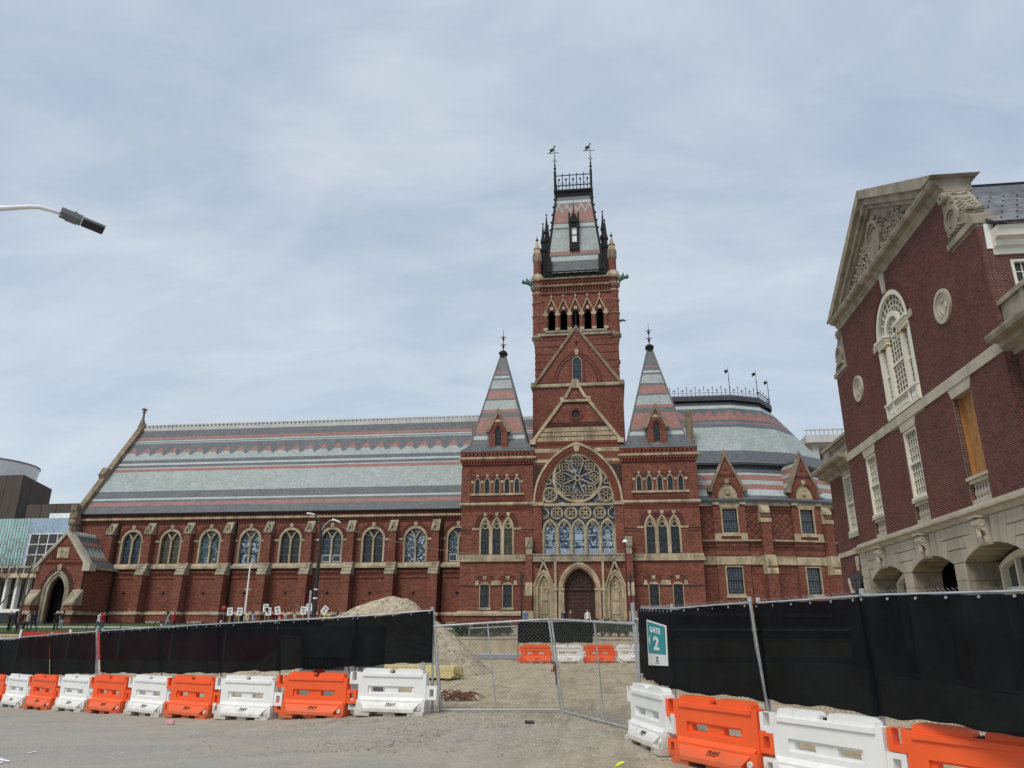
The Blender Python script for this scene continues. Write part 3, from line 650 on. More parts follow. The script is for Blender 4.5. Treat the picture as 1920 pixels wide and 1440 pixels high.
dr = part('door', MB(FP).box(-1.48, 1.48, -.75, -.68, 2.2, 5.6), 'door_wood', H)
part('door_gap', MB(FP).box(-.012, .012, -.685, -.672, 2.2, 5.55), 'painted_inside_shade', dr)
for i in range(4):
    for j in range(4):
        x, z = -1.11+.74*i, 2.62+.8*j; part('door_panel', MB(FP).strip(rect(x-.26, x+.26, z-.28, z+.28), rect(x-.19, x+.19, z-.21, z+.21), -.68, -.62, True).box(x-.13, x+.13, -.68, -.65, z-.14, z+.14), 'door_wood', dr)
tp = part('tympanum', MB(FP).ext(pointed(0, 1.49, 5.62, 5.66, 7.69, 8), -.8, -.7), 'door_wood', H)
part('lintel', MB(FP).box(-1.49, 1.49, -.7, -.5, 5.6, 5.78), 'door_wood', tp)
part('rosette', MB(FP).ring(0, 6.65, .58, .7, -.7, -.6, 20).ring(0, 6.65, .2, .3, -.7, -.6, 12).ring(-.92, 6.15, .22, .32, -.7, -.6, 12).ring(.92, 6.15, .22, .32, -.7, -.6, 12), 'door_wood', tp)
m = MB(FP)
for k in range(8): m.ring(.42*cos(k*pi/4), 6.65+.42*sin(k*pi/4), .1, .15, -.7, -.63, 8)
part('foil', m, 'door_wood', tp)
for sx in (-1, 1):
    x = sx*3.5
    n_ = part('niche', MB(FP).strip(pointed(x, 1.02, 2.9, 5.65, 7.55, 8), pointed(x, .84, 2.9, 5.65, 7.3, 8), -.02, .16), ST, H)
    part('niche_order', MB(FP).strip(pointed(x, .83, 2.9, 5.65, 7.28, 8), pointed(x, .56, 2.9, 5.65, 7.0, 8), -.1, .07), ST, n_)
    part('niche_back', MB(FP).ext(pointed(x, .58, 2.9, 5.65, 7.06, 7), -.3, -.22), ST, n_)
    part('niche_panel', MB(FP).box(x-.33, x+.33, -.22, -.15, 3.35, 4.25).box(x-.33, x+.33, -.22, -.15, 4.6, 5.35).strip(pointed(x, .5, 5.5, 5.65, 6.8, 6), pointed(x, .4, 5.5, 5.65, 6.55, 6), -.22, -.12).ring(x, 5.95, .17, .27, -.22, -.13, 10), ST, n_)
    part('niche_gable', MB(FP).strip([(x-1.08, 5.9), (x, 8.55), (x+1.08, 5.9)], [(x-.9, 5.9), (x, 8.15), (x+.9, 5.9)], -.02, .22), ST, n_)
    m = MB(FP)
    for a in (pi/2, pi*7/6, pi*11/6): m.ring(x+.14*cos(a), 7.62+.14*sin(a), .1, .16, .0, .1, 8)
    part('trefoil', m, 'sandstone_grey', n_)
    part('niche_finial', MB(FP).lathe((x, .1), [(.07, 8.4), (.12, 8.7), (.05, 8.95), (.02, 9.15)], 6), ST, n_)
    part('portal_pier', MB(FP).box(sx*2.2-.02 if sx < 0 else 2.2, sx*2.2 if sx < 0 else 2.22, -.02, .2, 2.9, 2.91).box(min(sx*2.22, sx*2.46), max(sx*2.22, sx*2.46), -.02, .26, 2.9, 8.3).box(min(sx*2.16, sx*2.52), max(sx*2.16, sx*2.52), -.01, .32, 5.5, 5.8), ST, H)
    x = sx*4.95
    bt = part('portal_buttress', MB(FP).box(x-.32, x+.32, -1.0, .35, 3.6, 9.0), BR, H)
    part('buttress_cap', MB(FP).box(x-.3, x+.3, -.9, .2, 9.0, 9.7).box(x-.36, x+.36, -.9, .3, 9.71, 10.7).strip([(x-.3, 9.8), (x, 10.6), (x+.3, 9.8)], [(x-.17, 9.8), (x, 10.3), (x+.17, 9.8)], .3, .36), 'sandstone_grey', bt)
    part('weathering', MB(FP).loft([[(x-.36, .36, z), (x+.36, .36, z), (x+.36, d, z), (x-.36, d, z)] for z, d in ((5.0, .85), (5.2, .85), (6.3, .37))]), ST, bt)
    part('buttress_foot', MB(FP).box(x-.33, x+.33, .36, .8, 3.6, 5.0), BR, bt)
    part('buttress_base', MB(FP).box(x-.5, x+.5, -1.0, .95, GZ-.3, 3.2).box(x-.44, x+.44, -1.0, .88, 3.21, 3.6), ST, bt)
part('balcony', MB(FP).box(-4.6, 4.6, -.98, .22, 8.31, 8.5).box(-4.6, 4.6, -.3, .14, 8.51, 8.92).box(-4.6, 4.6, -.36, .24, 8.93, 9.06), 'sandstone_grey', H)
cv = MB(FP)
for k in range(15):
    x = -4.2+.6*k; cv.ext([(x-.18, 8.55), (x-.1, 8.54), (x, 8.74), (x+.1, 8.54), (x+.18, 8.55), (x, 8.88)], .14, .18)
part('balcony_carving', cv, ST, H)
part('portal_recess', MB(FP).box(-4.3, -2.7, -.01, .04, 7.75, 8.05).box(2.7, 4.3, -.01, .04, 7.75, 8.05), DK, H)
part('portal_base', MB(FP).box(-4.4, -1.6, -.3, .5, GZ-.3, 2.9).box(1.6, 4.4, -.3, .5, GZ-.3, 2.9), ST, H)
for k in range(4): part('step', MB(FP).box(-1.58, 1.58, -.65, .1+.35*(4-k), GZ-.3 if k == 0 else GZ+.18*k-.002, GZ+.18*(k+1)-.004), 'sandstone_grey', H)
# ---- tower
TB = Fr((0, 83, 0), (1, 0, 0), (0, -1, 0)); TY = 88.35
part('tower_base', MB(TB).box(-5.32, 5.32, -10.7, 0, 18, 29.1), BR, H)
part('stringcourse', MB(TB).loft([[(-5.32-e, e, z), (5.32+e, e, z), (5.32+e, -10.7-e, z), (-5.32-e, -10.7-e, z)] for e, z in ((.1, 29.1), (.22, 29.2), (.22, 29.5), (.0, 29.66))]), ST, H)
part('tower_shaft', MB(TB).box(-5.0, 5.0, -10.4, -.12, 29.66, 35.75), BR, H)
bx_ = [(-2.94+1.47*k) for k in range(5)]
part('belfry_wall', MB(TB).plate(rect(-4.75, 4.75, 35.75, 43.5), [pointed(x, .43, 36.4, 38.5, 39.2, 5) for x in bx_], -.8, -.12).box(-4.75, -4.25, -10.3, -.81, 35.75, 43.4).box(4.25, 4.75, -10.3, -.81, 35.75, 43.4).box(-4.2, 4.2, -10.3, -9.9, 35.75, 43.4).box(-4.2, 4.2, -9.85, -.82, 35.76, 35.9).box(-4.2, 4.2, -9.85, -.82, 43.3, 43.39), BR, H)
part('belfry_shade_panel', MB(TB).box(-4.2, 4.2, -4.2, -4.1, 35.95, 43.2), 'painted_inside_shade', H)  # black sheet behind the openings; the belfry's inner shade is put into its colour
tg = part('tower_gable', MB(TB).plate([(-4.95, 29.67), (4.95, 29.67), (0, 36.6)], [pointed(0, .58, 29.9, 32.2, 32.95, 5)], -.1, .12), BR, H)
part('gable_coping', MB(TB).strip([(-5.35, 29.4), (0, 37.0), (5.35, 29.4)], [(-4.95, 29.4), (0, 36.5), (4.95, 29.4)], -.1, .3).box(-5.5, -4.9, -.1, .34, 29.2, 29.75).box(4.9, 5.5, -.1, .34, 29.2, 29.75), 'stone_dirty', tg)
part('gable_finial', MB(TB).lathe((0, .1), [(.12, 36.9), (.26, 37.15), (.1, 37.3), (.05, 38.8), (.01, 39.3)], 6).box(-.28, .28, .07, .13, 38.3, 38.38), 'iron', tg)
part('arch_roll', MB(TB).strip(pointed(0, 2.88, 29.7, 29.7, 33.7, 10), pointed(0, 2.72, 29.7, 29.7, 33.5, 10), .1, .19), MBK, tg)
part('arch_roll', MB(TB).strip(pointed(0, 2.45, 29.7, 29.7, 33.15, 10), pointed(0, 2.32, 29.7, 29.7, 33.0, 10), .1, .17), DK, tg)
part('window_pier', MB(TB).box(-.95, -.62, .1, .2, 29.7, 32.6).box(.62, .95, .1, .2, 29.7, 32.6), MBK, tg)
part('keystone', MB(TB).ext([(-.16, 33.1), (.16, 33.1), (.26, 33.75), (0, 33.9), (-.26, 33.75)], .1, .24), ST, tg)
light(TB, tg, 0, .57, 29.9, 32.2, 32.94, -.02, 'stained_blue', (30.5, 31.1, 31.7, 32.3), 'glass')
part('window_frame', MB(TB).strip(pointed(0, .6, 29.85, 32.2, 33.0, 5), pointed(0, .5, 29.9, 32.2, 32.85, 5), -.05, .15), 'sandstone_grey', tg)
part('cross_slit', MB(TB).box(-.06, .06, .118, .13, 34.35, 35.05).box(-.28, .28, .118, .131, 34.68, 34.8), 'painted_inside_shade', tg)
b = MB(TB)
for z in (30.6, 31.5, 32.4, 33.4, 34.4, 35.2):
    for sx in (-1, 1):
        e = 5.0; g_ = 4.95*(36.6-z)/6.93
        part('dark_band', MB(TB).box(min(sx*e, sx*(g_+.5)), max(sx*e, sx*(g_+.5))+.0, -.13, -.085, z, z+.07), DK, H)
b = MB(TB)
for sx in (-1, 1):
    for k in range(7): z = 29.9+.75*k; b.box(sx*5.0-.02 if sx > 0 else -5.04, 5.04 if sx > 0 else -4.98, -.4, -.1, z, z+.3)
part('quoin', b, MBK, H)
# belfry details
bf = part('belfry_arcade', MB(TB).box(-3.75, 3.75, -.13, .18, 36.15, 36.38).box(-4.7, 4.7, -.2, .08, 35.76, 36.14), 'sandstone_grey', H)
for i, x in enumerate(bx_):
    voussoirs(TB, bf, x, .45, .62, 38.5, 39.24, 39.45, 5, -.13, .02, MBK, 'arch', .03)
    part('keystone', MB(TB).ext([(x-.14, 39.14), (x+.14, 39.14), (x+.24, 39.42), (x, 39.62), (x-.24, 39.42)], -.13, .07), ST, bf)
    part('gablet', MB(TB).strip([(x-.735, 39.05), (x, 40.75), (x+.735, 39.05)], [(x-.62, 39.05), (x, 40.48), (x+.62, 39.05)], -.13, .12), ST, bf)
    part('cross_finial', MB(TB).box(x-.05, x+.05, .0, .08, 40.7, 41.25).box(x-.16, x+.16, .0, .081, 40.95, 41.06), ST, bf)
for k in range(6):
    x = bx_[0]-.735+1.47*k
    part('capital', MB(TB).loft([[(x-w, .14, z), (x+w, .14, z), (x+w, -.12, z), (x-w, -.12, z)] for w, z in ((.2, 38.35), (.34, 38.55), (.34, 38.68))]).box(x-.16, x+.16, -.12, .1, 38.69, 39.05), ST, bf)
    part('colonnette', MB(TB).tube([(x, -.02, 36.4), (x, -.02, 38.35)], .2, 8), BR, bf)
    part('base_block', MB(TB).box(x-.26, x+.26, -.12, .22, 36.39, 36.75), ST, bf)
b = MB(TB)
for z in (37.5, 39.9, 40.3, 41.2): b.box(-4.2, -3.75, -.13, -.09, z, z+.08).box(3.75, 4.2, -.13, -.09, z, z+.08)
part('dark_band', b, DK, H)
b = MB(TB); b.box(-4.3, 4.3, -.13, .02, 41.3, 41.45); dentils(b, -4.2, 4.2, .36, .2, -.13, .1, 41.65, 42.1); b.box(-4.3, 4.3, -.13, .12, 42.11, 42.26); dentils(b, -4.2, 4.2, .42, .2, -.1, .14, 42.85, 43.0)
part('corbel_table', b, MBK, H)
part('cornice', MB(TB).box(-4.3, 4.3, -.13, .24, 42.27, 42.5).box(-4.3, 4.3, -.14, .18, 43.3, 43.5).box(-4.3, 4.3, -.13, .06, 41.46, 41.56), 'stone_dirty', H)
OC = lambda cx, cy, prof, m=None: (m or MB()).lathe((cx, cy), prof, 8, pi/8)
for sx in (-1, 1):
    for sy in (-1, 1):
        x, y = sx*4.72, TY+sy*4.72
        q = part('corner_turret', OC(x, y, [(.62, 35.95), (.62, 43.6)]), BR, H)
        part('corbel', OC(x, y, [(.15, 33.0), (.35, 33.9), (.42, 34.6), (.6, 35.4)]), 'stone_dirty', q)
        part('turret_ring', OC(x, y, [(.66, 35.4), (.78, 35.6), (.78, 35.8), (.63, 35.96)]), 'stone_dirty', q)
        for z in (38.45, 40.2, 41.5): part('turret_ring', OC(x, y, [(.63, z), (.72, z+.06), (.72, z+.16), (.63, z+.22)]), 'stone_dirty' if z < 41 else ST, q)
        part('turret_ring', OC(x, y, [(.7, 42.1), (.9, 42.4), (.9, 42.6), (.72, 42.7)]), 'stone_dirty', q)
        part('turret_ring', OC(x, y, [(.8, 43.3), (.92, 43.6), (.86, 43.8), (.6, 44.3)]), ST, q)
        part('pinnacle_shaft', OC(x, y, [(.5, 44.3), (.5, 46.2)]), BR, q)
        part('pinnacle_crown', OC(x, y, [(.52, 46.0), (.62, 46.3), (.62, 46.9), (.56, 47.2)]), 'stone_dirty', q)
        part('pinnacle_cone', OC(x, y, [(.56, 47.2), (.1, 49.2)]), ST, q)
        part('pinnacle_ring', OC(x, y, [(.46, 47.9), (.47, 48.05)]), 'stone_dirty', q)
        part('finial', MB().lathe((x, y), [(.06, 49.1), (.2, 49.35), (.05, 49.6), (.01, 50.0)], 6), 'iron', q)
    x, y = sx*5.35, TY-4.9
    gg = MB().tube([(x, y, 42.95), (x+sx*.45, y-.1, 43.2), (x+sx*.95, y-.2, 43.25), (x+sx*1.2, y-.25, 43.1)], [.32, .26, .2, .13], 7).ball((x+sx*1.1, y-.22, 43.32), .22, 7, 5)
    gg.ext([(x+sx*.2, 43.3), (x+sx*.7, 43.85), (x+sx*.75, 43.4)], y-.3, y-.2); gg.ext([(x+sx*1.0, 43.4), (x+sx*1.05, 43.72), (x+sx*1.15, 43.42)], y-.3, y-.22)
    part('gargoyle', gg, 'copper_green', H)
    gg = MB().tube([(sx*5.2, TY-4.6, 37.6), (sx*5.7, TY-4.6, 37.75), (sx*6.05, TY-4.6, 37.6)], [.16, .14, .08], 6)
    if sx > 0: part('gargoyle', gg, 'copper_green', H)
# iron parapet and roof
def square_rail(half, z0, z1, n, r, name, posts=.1, mat='iron', crown=False):
    m = MB()
    for sx, sy, ux, uy in ((-1, -1, 1, 0), (1, -1, 0, 1), (1, 1, -1, 0), (-1, 1, 0, -1)):
        P = lambda t, z: (sx*half+ux*t, TY+sy*half+uy*t, z)
        for z in (z0, z1, (z0*.7+z1*.3)): m.tube([P(0, z), P(2*half, z)], r*1.4, 4)
        for k in range(n+1):
            t = 2*half*k/n; m.tube([P(t, z0), P(t, z1+(.35 if crown and k % 1 == 0 else 0))], r, 4)
            if k < n:
                tt = t+half/n; m.tube([P(tt, z0), P(tt, z0+(z1-z0)*.62)], r*.8, 4); m.ball(P(tt, z0+(z1-z0)*.72), r*3.2, 5, 3); m.tube([P(t, z0+.5*(z1-z0)), P(tt, z0+.2*(z1-z0)), P(t+2*half/n, z0+.5*(z1-z0))], r*.7, 3)
    return part(name, m, mat, H)
square_rail(4.15, 43.55, 45.0, 9, .06, 'iron_parapet')
part('parapet_panel', MB().box(-4.1, 4.1, TY-4.1, TY-4.06, 43.5, 44.5), 'iron', H)
zt = lambda y: 45.2+(507-y)*.0835
lv = [(45.0, 0), (zt(487.8), 4), (zt(480), 0), (zt(476), 2), (zt(470), 1), (zt(429), 0), (zt(425), 4), (zt(418.5), 0), (zt(415.5), 2), (zt(381), 0), (zt(378.5), 4), (zt(373), 0), (57.2, 0)]
hwt = lambda z: 3.72+(2.3-3.72)*(z-45)/(57.2-45)
m = MB()
for (a, k), (b_, _) in zip(lv, lv[1:]):
    m.mi = k; m.loft([[(-r, TY-r, z), (r, TY-r, z), (r, TY+r, z), (-r, TY+r, z)] for r, z in ((hwt(a), a), (hwt(b_), b_))], False)
part('tower_roof', m, SL, H)
m = MB(); n = 5
for sgn, ax in ((-1, 0), (1, 0), (-1, 1), (1, 1)):
    top, bot = zt(384), zt(398); hz = lambda z: hwt(z)*.985
    pts = [(-1+2*k/(2*n), bot if k % 2 == 0 else top) for k in range(2*n+1)]
    def PP(f, z):
        h = hz(z); o = hwt(z)+.02
        return (f*h, TY+sgn*o, z) if ax == 0 else (sgn*o, TY+f*h, z)
    for (f0, z0), (f1, z1) in zip(pts, pts[1:]): m.quad(PP(f0, z0), PP(f1, z1), PP(f1, z1+.5), PP(f0, z0+.5))
part('slate_zigzag', m, 'slate_light', H)
hp = MB()
for sx in (-1, 1):
    for sy in (-1, 1):
        hp.tube([(sx*hwt(z), TY+sy*hwt(z), z) for z in (44.8, 57.2)], .17, 5)
        for k in range(9):
            z = 51.6+.62*k
            if z < 57: hp.box(sx*hwt(z)+sx*.05-.1+sx*.15, sx*hwt(z)+sx*.05+.1+sx*.15, TY+sy*hwt(z)-.1, TY+sy*hwt(z)+.1, z, z+.2) if k % 2 == 0 else None
part('hip_crocket', hp, 'iron', H)
for sx in (-1, 1):
    for y, tip, xx in ((TY-4.0, 52.2, 4.0), (TY-1.2, 55.2, 3.75), (TY+1.6, 55.2, 3.75), (TY+4.0, 52.2, 4.0)):
        x = sx*xx; b0 = 44.9
        part('iron_pinnacle', MB().box(x-.3, x+.3, y-.3, y+.3, b0-1, tip-4.2).box(x-.42, x+.42, y-.42, y+.42, tip-4.19, tip-3.9).box(x-.24, x+.24, y-.24, y+.24, tip-3.89, tip-2.9).loft([[(x-r, y-r, z), (x+r, y-r, z), (x+r, y+r, z), (x-r, y+r, z)] for r, z in ((.34, tip-2.89), (.2, tip-2.2), (.04, tip-.2))]).ball((x, y, tip-.1), .13, 6, 4).box(min(x, sx*3.0), max(x, sx*3.0), y-.15, y+.15, 44.5, tip-5), 'iron', H)
part('crown_cornice', MB().loft([[(-r, TY-r, z), (r, TY-r, z), (r, TY+r, z), (-r, TY+r, z)] for r, z in ((2.35, 57.0), (2.42, 57.5), (2.62, 57.75), (2.62, 58.0))]), 'iron', H)
square_rail(2.4, 58.05, 60.3, 5, .055, 'crown_cresting', crown=True)
for sx in (-1, 1):
    for sy in (-1, 1): part('crown_post', MB().box(sx*2.42-.16, sx*2.42+.16, TY+sy*2.42-.16, TY+sy*2.42+.16, 57.9, 60.9), 'iron', H)
    x, y = sx*2.42, TY-2.42
    v = part('weather_vane', MB().tube([(x, y, 60.8), (x, y, 62.0), (x, y, 65.0)], [.14, .07, .03], 6).ball((x, y, 61.5), .2, 6, 4).ball((x, y, 62.0), .15, 6, 4).ball((x, y, 65.05), .13, 6, 4), 'iron', H)
    part('vane_ring', MB(Fr((x, y, 0))).tube([(.26*cos(t), .26*sin(t), 62.7+.15*sin(3*t)) for t in [2*pi*k/12 for k in range(13)]], .03, 4, False), 'iron', v)
    part('vane_flag', MB().ext([(x-.08, 64.35), (x-.75, 64.0), (x-.62, 64.3), (x-.7, 64.6), (x-.08, 64.85)], y-.02, y+.02).box(x-1.0, x+.65, y-.02, y+.02, 63.95, 64.02), 'iron', v)
TD = Fr((0, TY-3.42, 0), (1, 0, 0), (0, -1, 0))
td = part('tower_dormer', MB(TD).box(-.62, -.34, -1.0, .28, 48.3, 52.3).box(.34, .62, -1.0, .28, 48.3, 52.3).box(-.33, .33, -1.0, .24, 48.3, 49.4).box(-.33, .33, -1.0, .2, 51.7, 52.3).ext([(-.72, 52.31), (.72, 52.31), (0, 53.9)], -1.0, .34), 'iron', H)
part('dormer_cresting', MB(TD).lathe((-.6, .1), [(.1, 52.3), (.12, 53.6), (.01, 54.2)], 5).lathe((.6, .1), [(.1, 52.3), (.12, 53.6), (.01, 54.2)], 5).lathe((0, .1), [(.08, 53.8), (.05, 55.2), (.01, 55.6)], 5).box(-.2, .2, .07, .12, 54.8, 54.9), 'iron', td)
part('dormer_pane', MB(TD).box(-.33, .33, -.1, -.05, 49.4, 51.7), 'white_print', td)
part('glazing_bar', MB(TD).box(-.33, .33, -.05, 0, 50.5, 50.62), 'iron', td)
# ---- great hall wing
X0, X1 = -61.0, -12.15
WX = [-53.6+4.97*k for k in range(9)]; BX = [-56.1+4.97*k for k in range(9)]
hh = [pointed(x, 1.38, 9.05, 11.72, 13.1, 6) for x in WX[:8]]+[pointed(WX[8], 1.38, 9.05, 11.72, 13.1, 6)]
part('nave_wall', MB(FH).plate(rect(X0, X1, GZ, 14.5), hh, -.6, 0).box(X0, X0+.6, -19, -.61, GZ, 14.5).box(X0+.6, X1, -2.2, -2.1, GZ, 14.5).box(X0+.6, X1, -19, -18.4, GZ, 14.5), BR, H)
gm = ['stained_blue', 'stained_olive', 'stained_teal', 'stained_bright', 'stained_dark', 'stained_blue', 'stained_dark', 'stained_bright', 'stained_teal']
for i, x in enumerate(WX):
    w = part('nave_window', MB(FH).strip(pointed(x, 1.39, 9.03, 11.72, 13.12, 8), pointed(x, 1.17, 9.1, 11.72, 12.82, 8), -.45, .04), ST, H)
    m = MB(FH).box(x-.1, x+.1, -.42, -.05, 9.06, 11.75)
    for sx in (-1, 1):
        # intersecting tracery bars
        R = (1.17**2+1.1**2)/(2*1.17); pa = []; pb = []
        for k in range(6):
            t = k/5; xx = 1.17*sx*t*.62; zz = 11.72+sqrt(max(0, (R+.05)**2-(R-abs(xx)/1.0)**2)) if False else 11.72+.95*sin(t*pi/2)
            pa.append((x+xx*1.0-sx*.09*(1-t*.4), zz)); pb.append((x+xx+sx*.07, zz-.05))
        m.strip(pa, pb, -.42, -.08)
    part('mullion', m, ST, w)
    for sx in (-1, 1):
        light(FH, w, x+sx*.63, .55, 9.06, 11.6, 12.6, -.34, gm[i])
        b = MB(FH)
        for z in ((9.75, 10.4, 11.05, 11.7) if i % 2 else (10.0, 10.9, 11.7)): b.box(x+sx*.63-.52, x+sx*.63+.52, -.34, -.31, z-.018, z+.018)
        part('saddle_bar', b, 'sandstone_grey' if i in (1, 5) else 'lead', w)
        if i in (5, 8): part('storm_frame', MB(FH).strip(rect(x+sx*.63-.46, x+sx*.63+.46, 9.15, 9.95), rect(x+sx*.63-.4, x+sx*.63+.4, 9.21, 9.89), -.33, -.29, True), 'white_metal', w)
    light(FH, w, x, .5, 11.9, 12.0, 12.95, -.36, gm[i], (), 'head_glass')
    voussoirs(FH, w, x, 1.42, 1.86, 11.72, 13.15, 13.55, 8, -.02, .05, MBK, 'hood_arch', .02)
    voussoirs(FH, w, x, 1.50, 1.80, 11.75, 13.22, 13.5, 8, -.02, .062, DK, 'voussoir', .55)
    part('keystone', MB(FH).ext([(x-.16, 13.1), (x+.16, 13.1), (x+.24, 13.5), (x, 13.62), (x-.24, 13.5)], -.02, .1), ST, w)
    for sx in (-1, 1): part('label_stop', MB(FH).box(x+sx*1.72-.28, x+sx*1.72+.28, -.02, .1, 11.5, 11.76), ST, w)
    part('sill', MB(FH).loft([[(x-1.95, .0, z), (x+1.95, .0, z), (x+1.95, d, z), (x-1.95, d, z)] for z, d in ((8.44, .34), (8.66, .34), (9.03, .06))]), ST, w)
    part('dark_band', MB(FH).box(x-1.95, x+1.95, -.01, .1, 8.30, 8.43), DK, w)
    pn = part('wall_panel', MB(FH).box(x-1.95, x+1.95, -.01, .1, 7.35, 7.55).box(x-1.95, x+1.95, -.01, .12, 7.95, 8.12).box(x-1.95, x-1.72, -.01, .1, 3.7, 7.35).box(x+1.72, x+1.95, -.01, .1, 3.7, 7.35), BR, H)
    part('panel_dentil', dentils(MB(FH), x-1.9, x+1.9, .16, .08, -.01, .09, 7.72, 7.85), MBK, pn)
    part('cross_vent', MB(FH).box(x-.05, x+.05, -.01, .02, 5.45, 5.95).box(x-.2, x+.2, -.01, .021, 5.63, 5.77), 'painted_inside_shade', pn)
for i, x in enumerate(BX):
    b = part('buttress', MB(FH).loft([[(x-.52, 0, z), (x+.52, 0, z), (x+.52, d, z), (x-.52, d, z)] for z, d in ((3.3, 1.75), (4.0, 1.6), (7.66, 1.45))]).box(x-.42, x+.42, -.01, .82, 7.66, 12.4), BR, H)
    cp = MB(FH)
    for k in range(4):
        z0 = 7.66+.36*k; d0 = 1.53-.2*k; cp.loft([[(x-.56, 0, z), (x+.56, 0, z), (x+.56, d, z), (x-.56, d, z)] for z, d in ((z0, d0), (z0+.14, d0), (z0+.34, d0-.2))])
    part('weathering', cp, 'sandstone_grey', b)
    part('buttress_cap', MB(FH).loft([[(x-.47, 0, z), (x+.47, 0, z), (x+.47, d, z), (x-.47, d, z)] for z, d in ((12.4, .92), (12.62, .92), (13.8, .16))]), 'sandstone_grey', b)
    F_ = Fr((x, 83-.9, 0), (1, 0, 0), (0, -1, 0))
    part('cap_gablet', MB(F_).strip([(-.42, 12.45), (0, 13.5), (.42, 12.45)], [(-.27, 12.45), (0, 13.15), (.27, 12.45)], -.5, .08), 'sandstone_grey', b)
    if i in (0, 3, 8): part('downpipe', MB(FH).tube([(x+.7, .16, 2.0), (x+.7, .16, 13.9)], .085, 6), 'iron', H)
part('plinth_stone', MB(FH).loft([[(X0-.4, 0, z), (X1, 0, z), (X1, d, z), (X0-.4, d, z)] for z, d in ((3.3, .5), (3.42, .5), (3.66, .16))]), ST, H)
part('plinth', MB(FH).box(X0-.4, X1, 0, .42, GZ-.3, 3.3).box(X0-.4, X1, .421, .5, 2.5, 2.62), BR, H)
for x in BX: part('buttress_foot', MB(FH).box(x-.75, x+.75, .3, 2.0, GZ-.3, 3.25), BR, H); part('buttress_plinth', MB(FH).loft([[(x-.85+e, .3, z), (x+.85-e, .3, z), (x+.85-e, 2.1-e, z), (x-.85+e, 2.1-e, z)] for e, z in ((0, 3.26), (0, 3.4), (.3, 3.64))]), 'sandstone_grey', H)
for x in WX[1:]: part('basement_block', MB(FH).box(x-.9, x+.9, .4, 1.2, GZ-.3, 2.62), 'sandstone_grey', H)
part('cornice', MB(FH).loft([[(X0-.2, 0, z), (X1, 0, z), (X1, d, z), (X0-.2, d, z)] for z, d in ((14.12, .15), (14.2, .36), (14.4, .36), (14.46, .28))]), ST, H)
b = MB(FH); dentils(b, X0, X1, .34, .17, -.01, .2, 13.86, 14.1); b.box(X0, X1, -.01, .08, 13.66, 13.76)
part('corbel_table', b, MBK, H)
b = MB(FH); dentils(b, X0, X1, .34, .18, 0, .4, 14.47, 14.75); b.box(X0, X1, -.3, .2, 14.47, 14.76)
part('corbel_table', b, MBK, H)
part('gutter', MB(FH).box(X0-.1, X1+.2, -.5, .55, 14.77, 14.96), 'iron', H)
RA, RB = (82.55, 14.97), (92.0, 28.1)
def rp(x, f, off=0.0):
    y = RA[0]+(RB[0]-RA[0])*f; z = RA[1]+(RB[1]-RA[1])*f; n = Vector((0, -(RB[1]-RA[1]), RB[0]-RA[0])).normalized()
    return (x, y+n.y*off, z+n.z*off)
RX1 = -5.4
bands = [(0, .078, 0), (.078, .114, 2), (.114, .139, 0), (.139, .158, 4), (.158, .235, 0), (.235, .456, 1), (.456, .492, 2), (.492, .503, 4), (.503, .536, 0), (.536, .559, 4), (.559, .60, 0), (.60, .69, 1), (.69, .806, 0), (.806, .815, 4), (.815, .828, 0), (.828, .843, 4), (.843, .852, 0), (.852, .886, 2), (.886, 1.0, 0)]
m = MB()
for a, b_, k in bands: m.mi = k; m.quad(rp(X0+.2, a), rp(RX1, a), rp(RX1, b_), rp(X0+.2, b_))
m.mi = 0; m.quad((X0+.2, RB[0], RB[1]), (RX1, RB[0], RB[1]), (RX1, 101.5, 14.97), (X0+.2, 101.5, 14.97))
part('nave_roof', m, SL, H, fix=False)
p = 1.9; mz = MB(); k = 0; x = X0+1.2
while x < RX1-1:
    mz.mi = 0; mz.face([mz.pt(*rp(x+p/2-.32*p*1.0, .691, .012)), mz.pt(*rp(x+p/2, .648, .012)), mz.pt(*rp(x+p/2+.32*p, .691, .012))])
    mz.mi = 1; mz.face([mz.pt(*rp(x-.335*p, .686, .014)), mz.pt(*rp(x+.335*p, .686, .014)), mz.pt(*rp(x, .755, .014))])
    x += p
part('slate_zigzag', mz, ['slate_dark', 'slate_red'], H, fix=False)
part('ridge_stone', MB().box(X0+.3, RX1, 91.72, 92.28, 27.75, 28.2), 'pale_concrete', H)
cr = MB().box(-.17, .17, -.2, .2, 28.2, 28.36).loft([[(-.21*a, -.24*a, z), (.21*a, -.24*a, z), (.21*a, .24*a, z), (-.21*a, .24*a, z)] for a, z in ((.8, 28.36), (1, 28.44), (1, 28.62), (.7, 28.7))]).mesh('crest_block'); cr.materials.append(MT['pale_concrete'])
x = X0+.9
while x < -8.5:
    o = bpy.data.objects.new('crest_block', cr); link(o, H); o.location = (x, 92, 0); x += .575
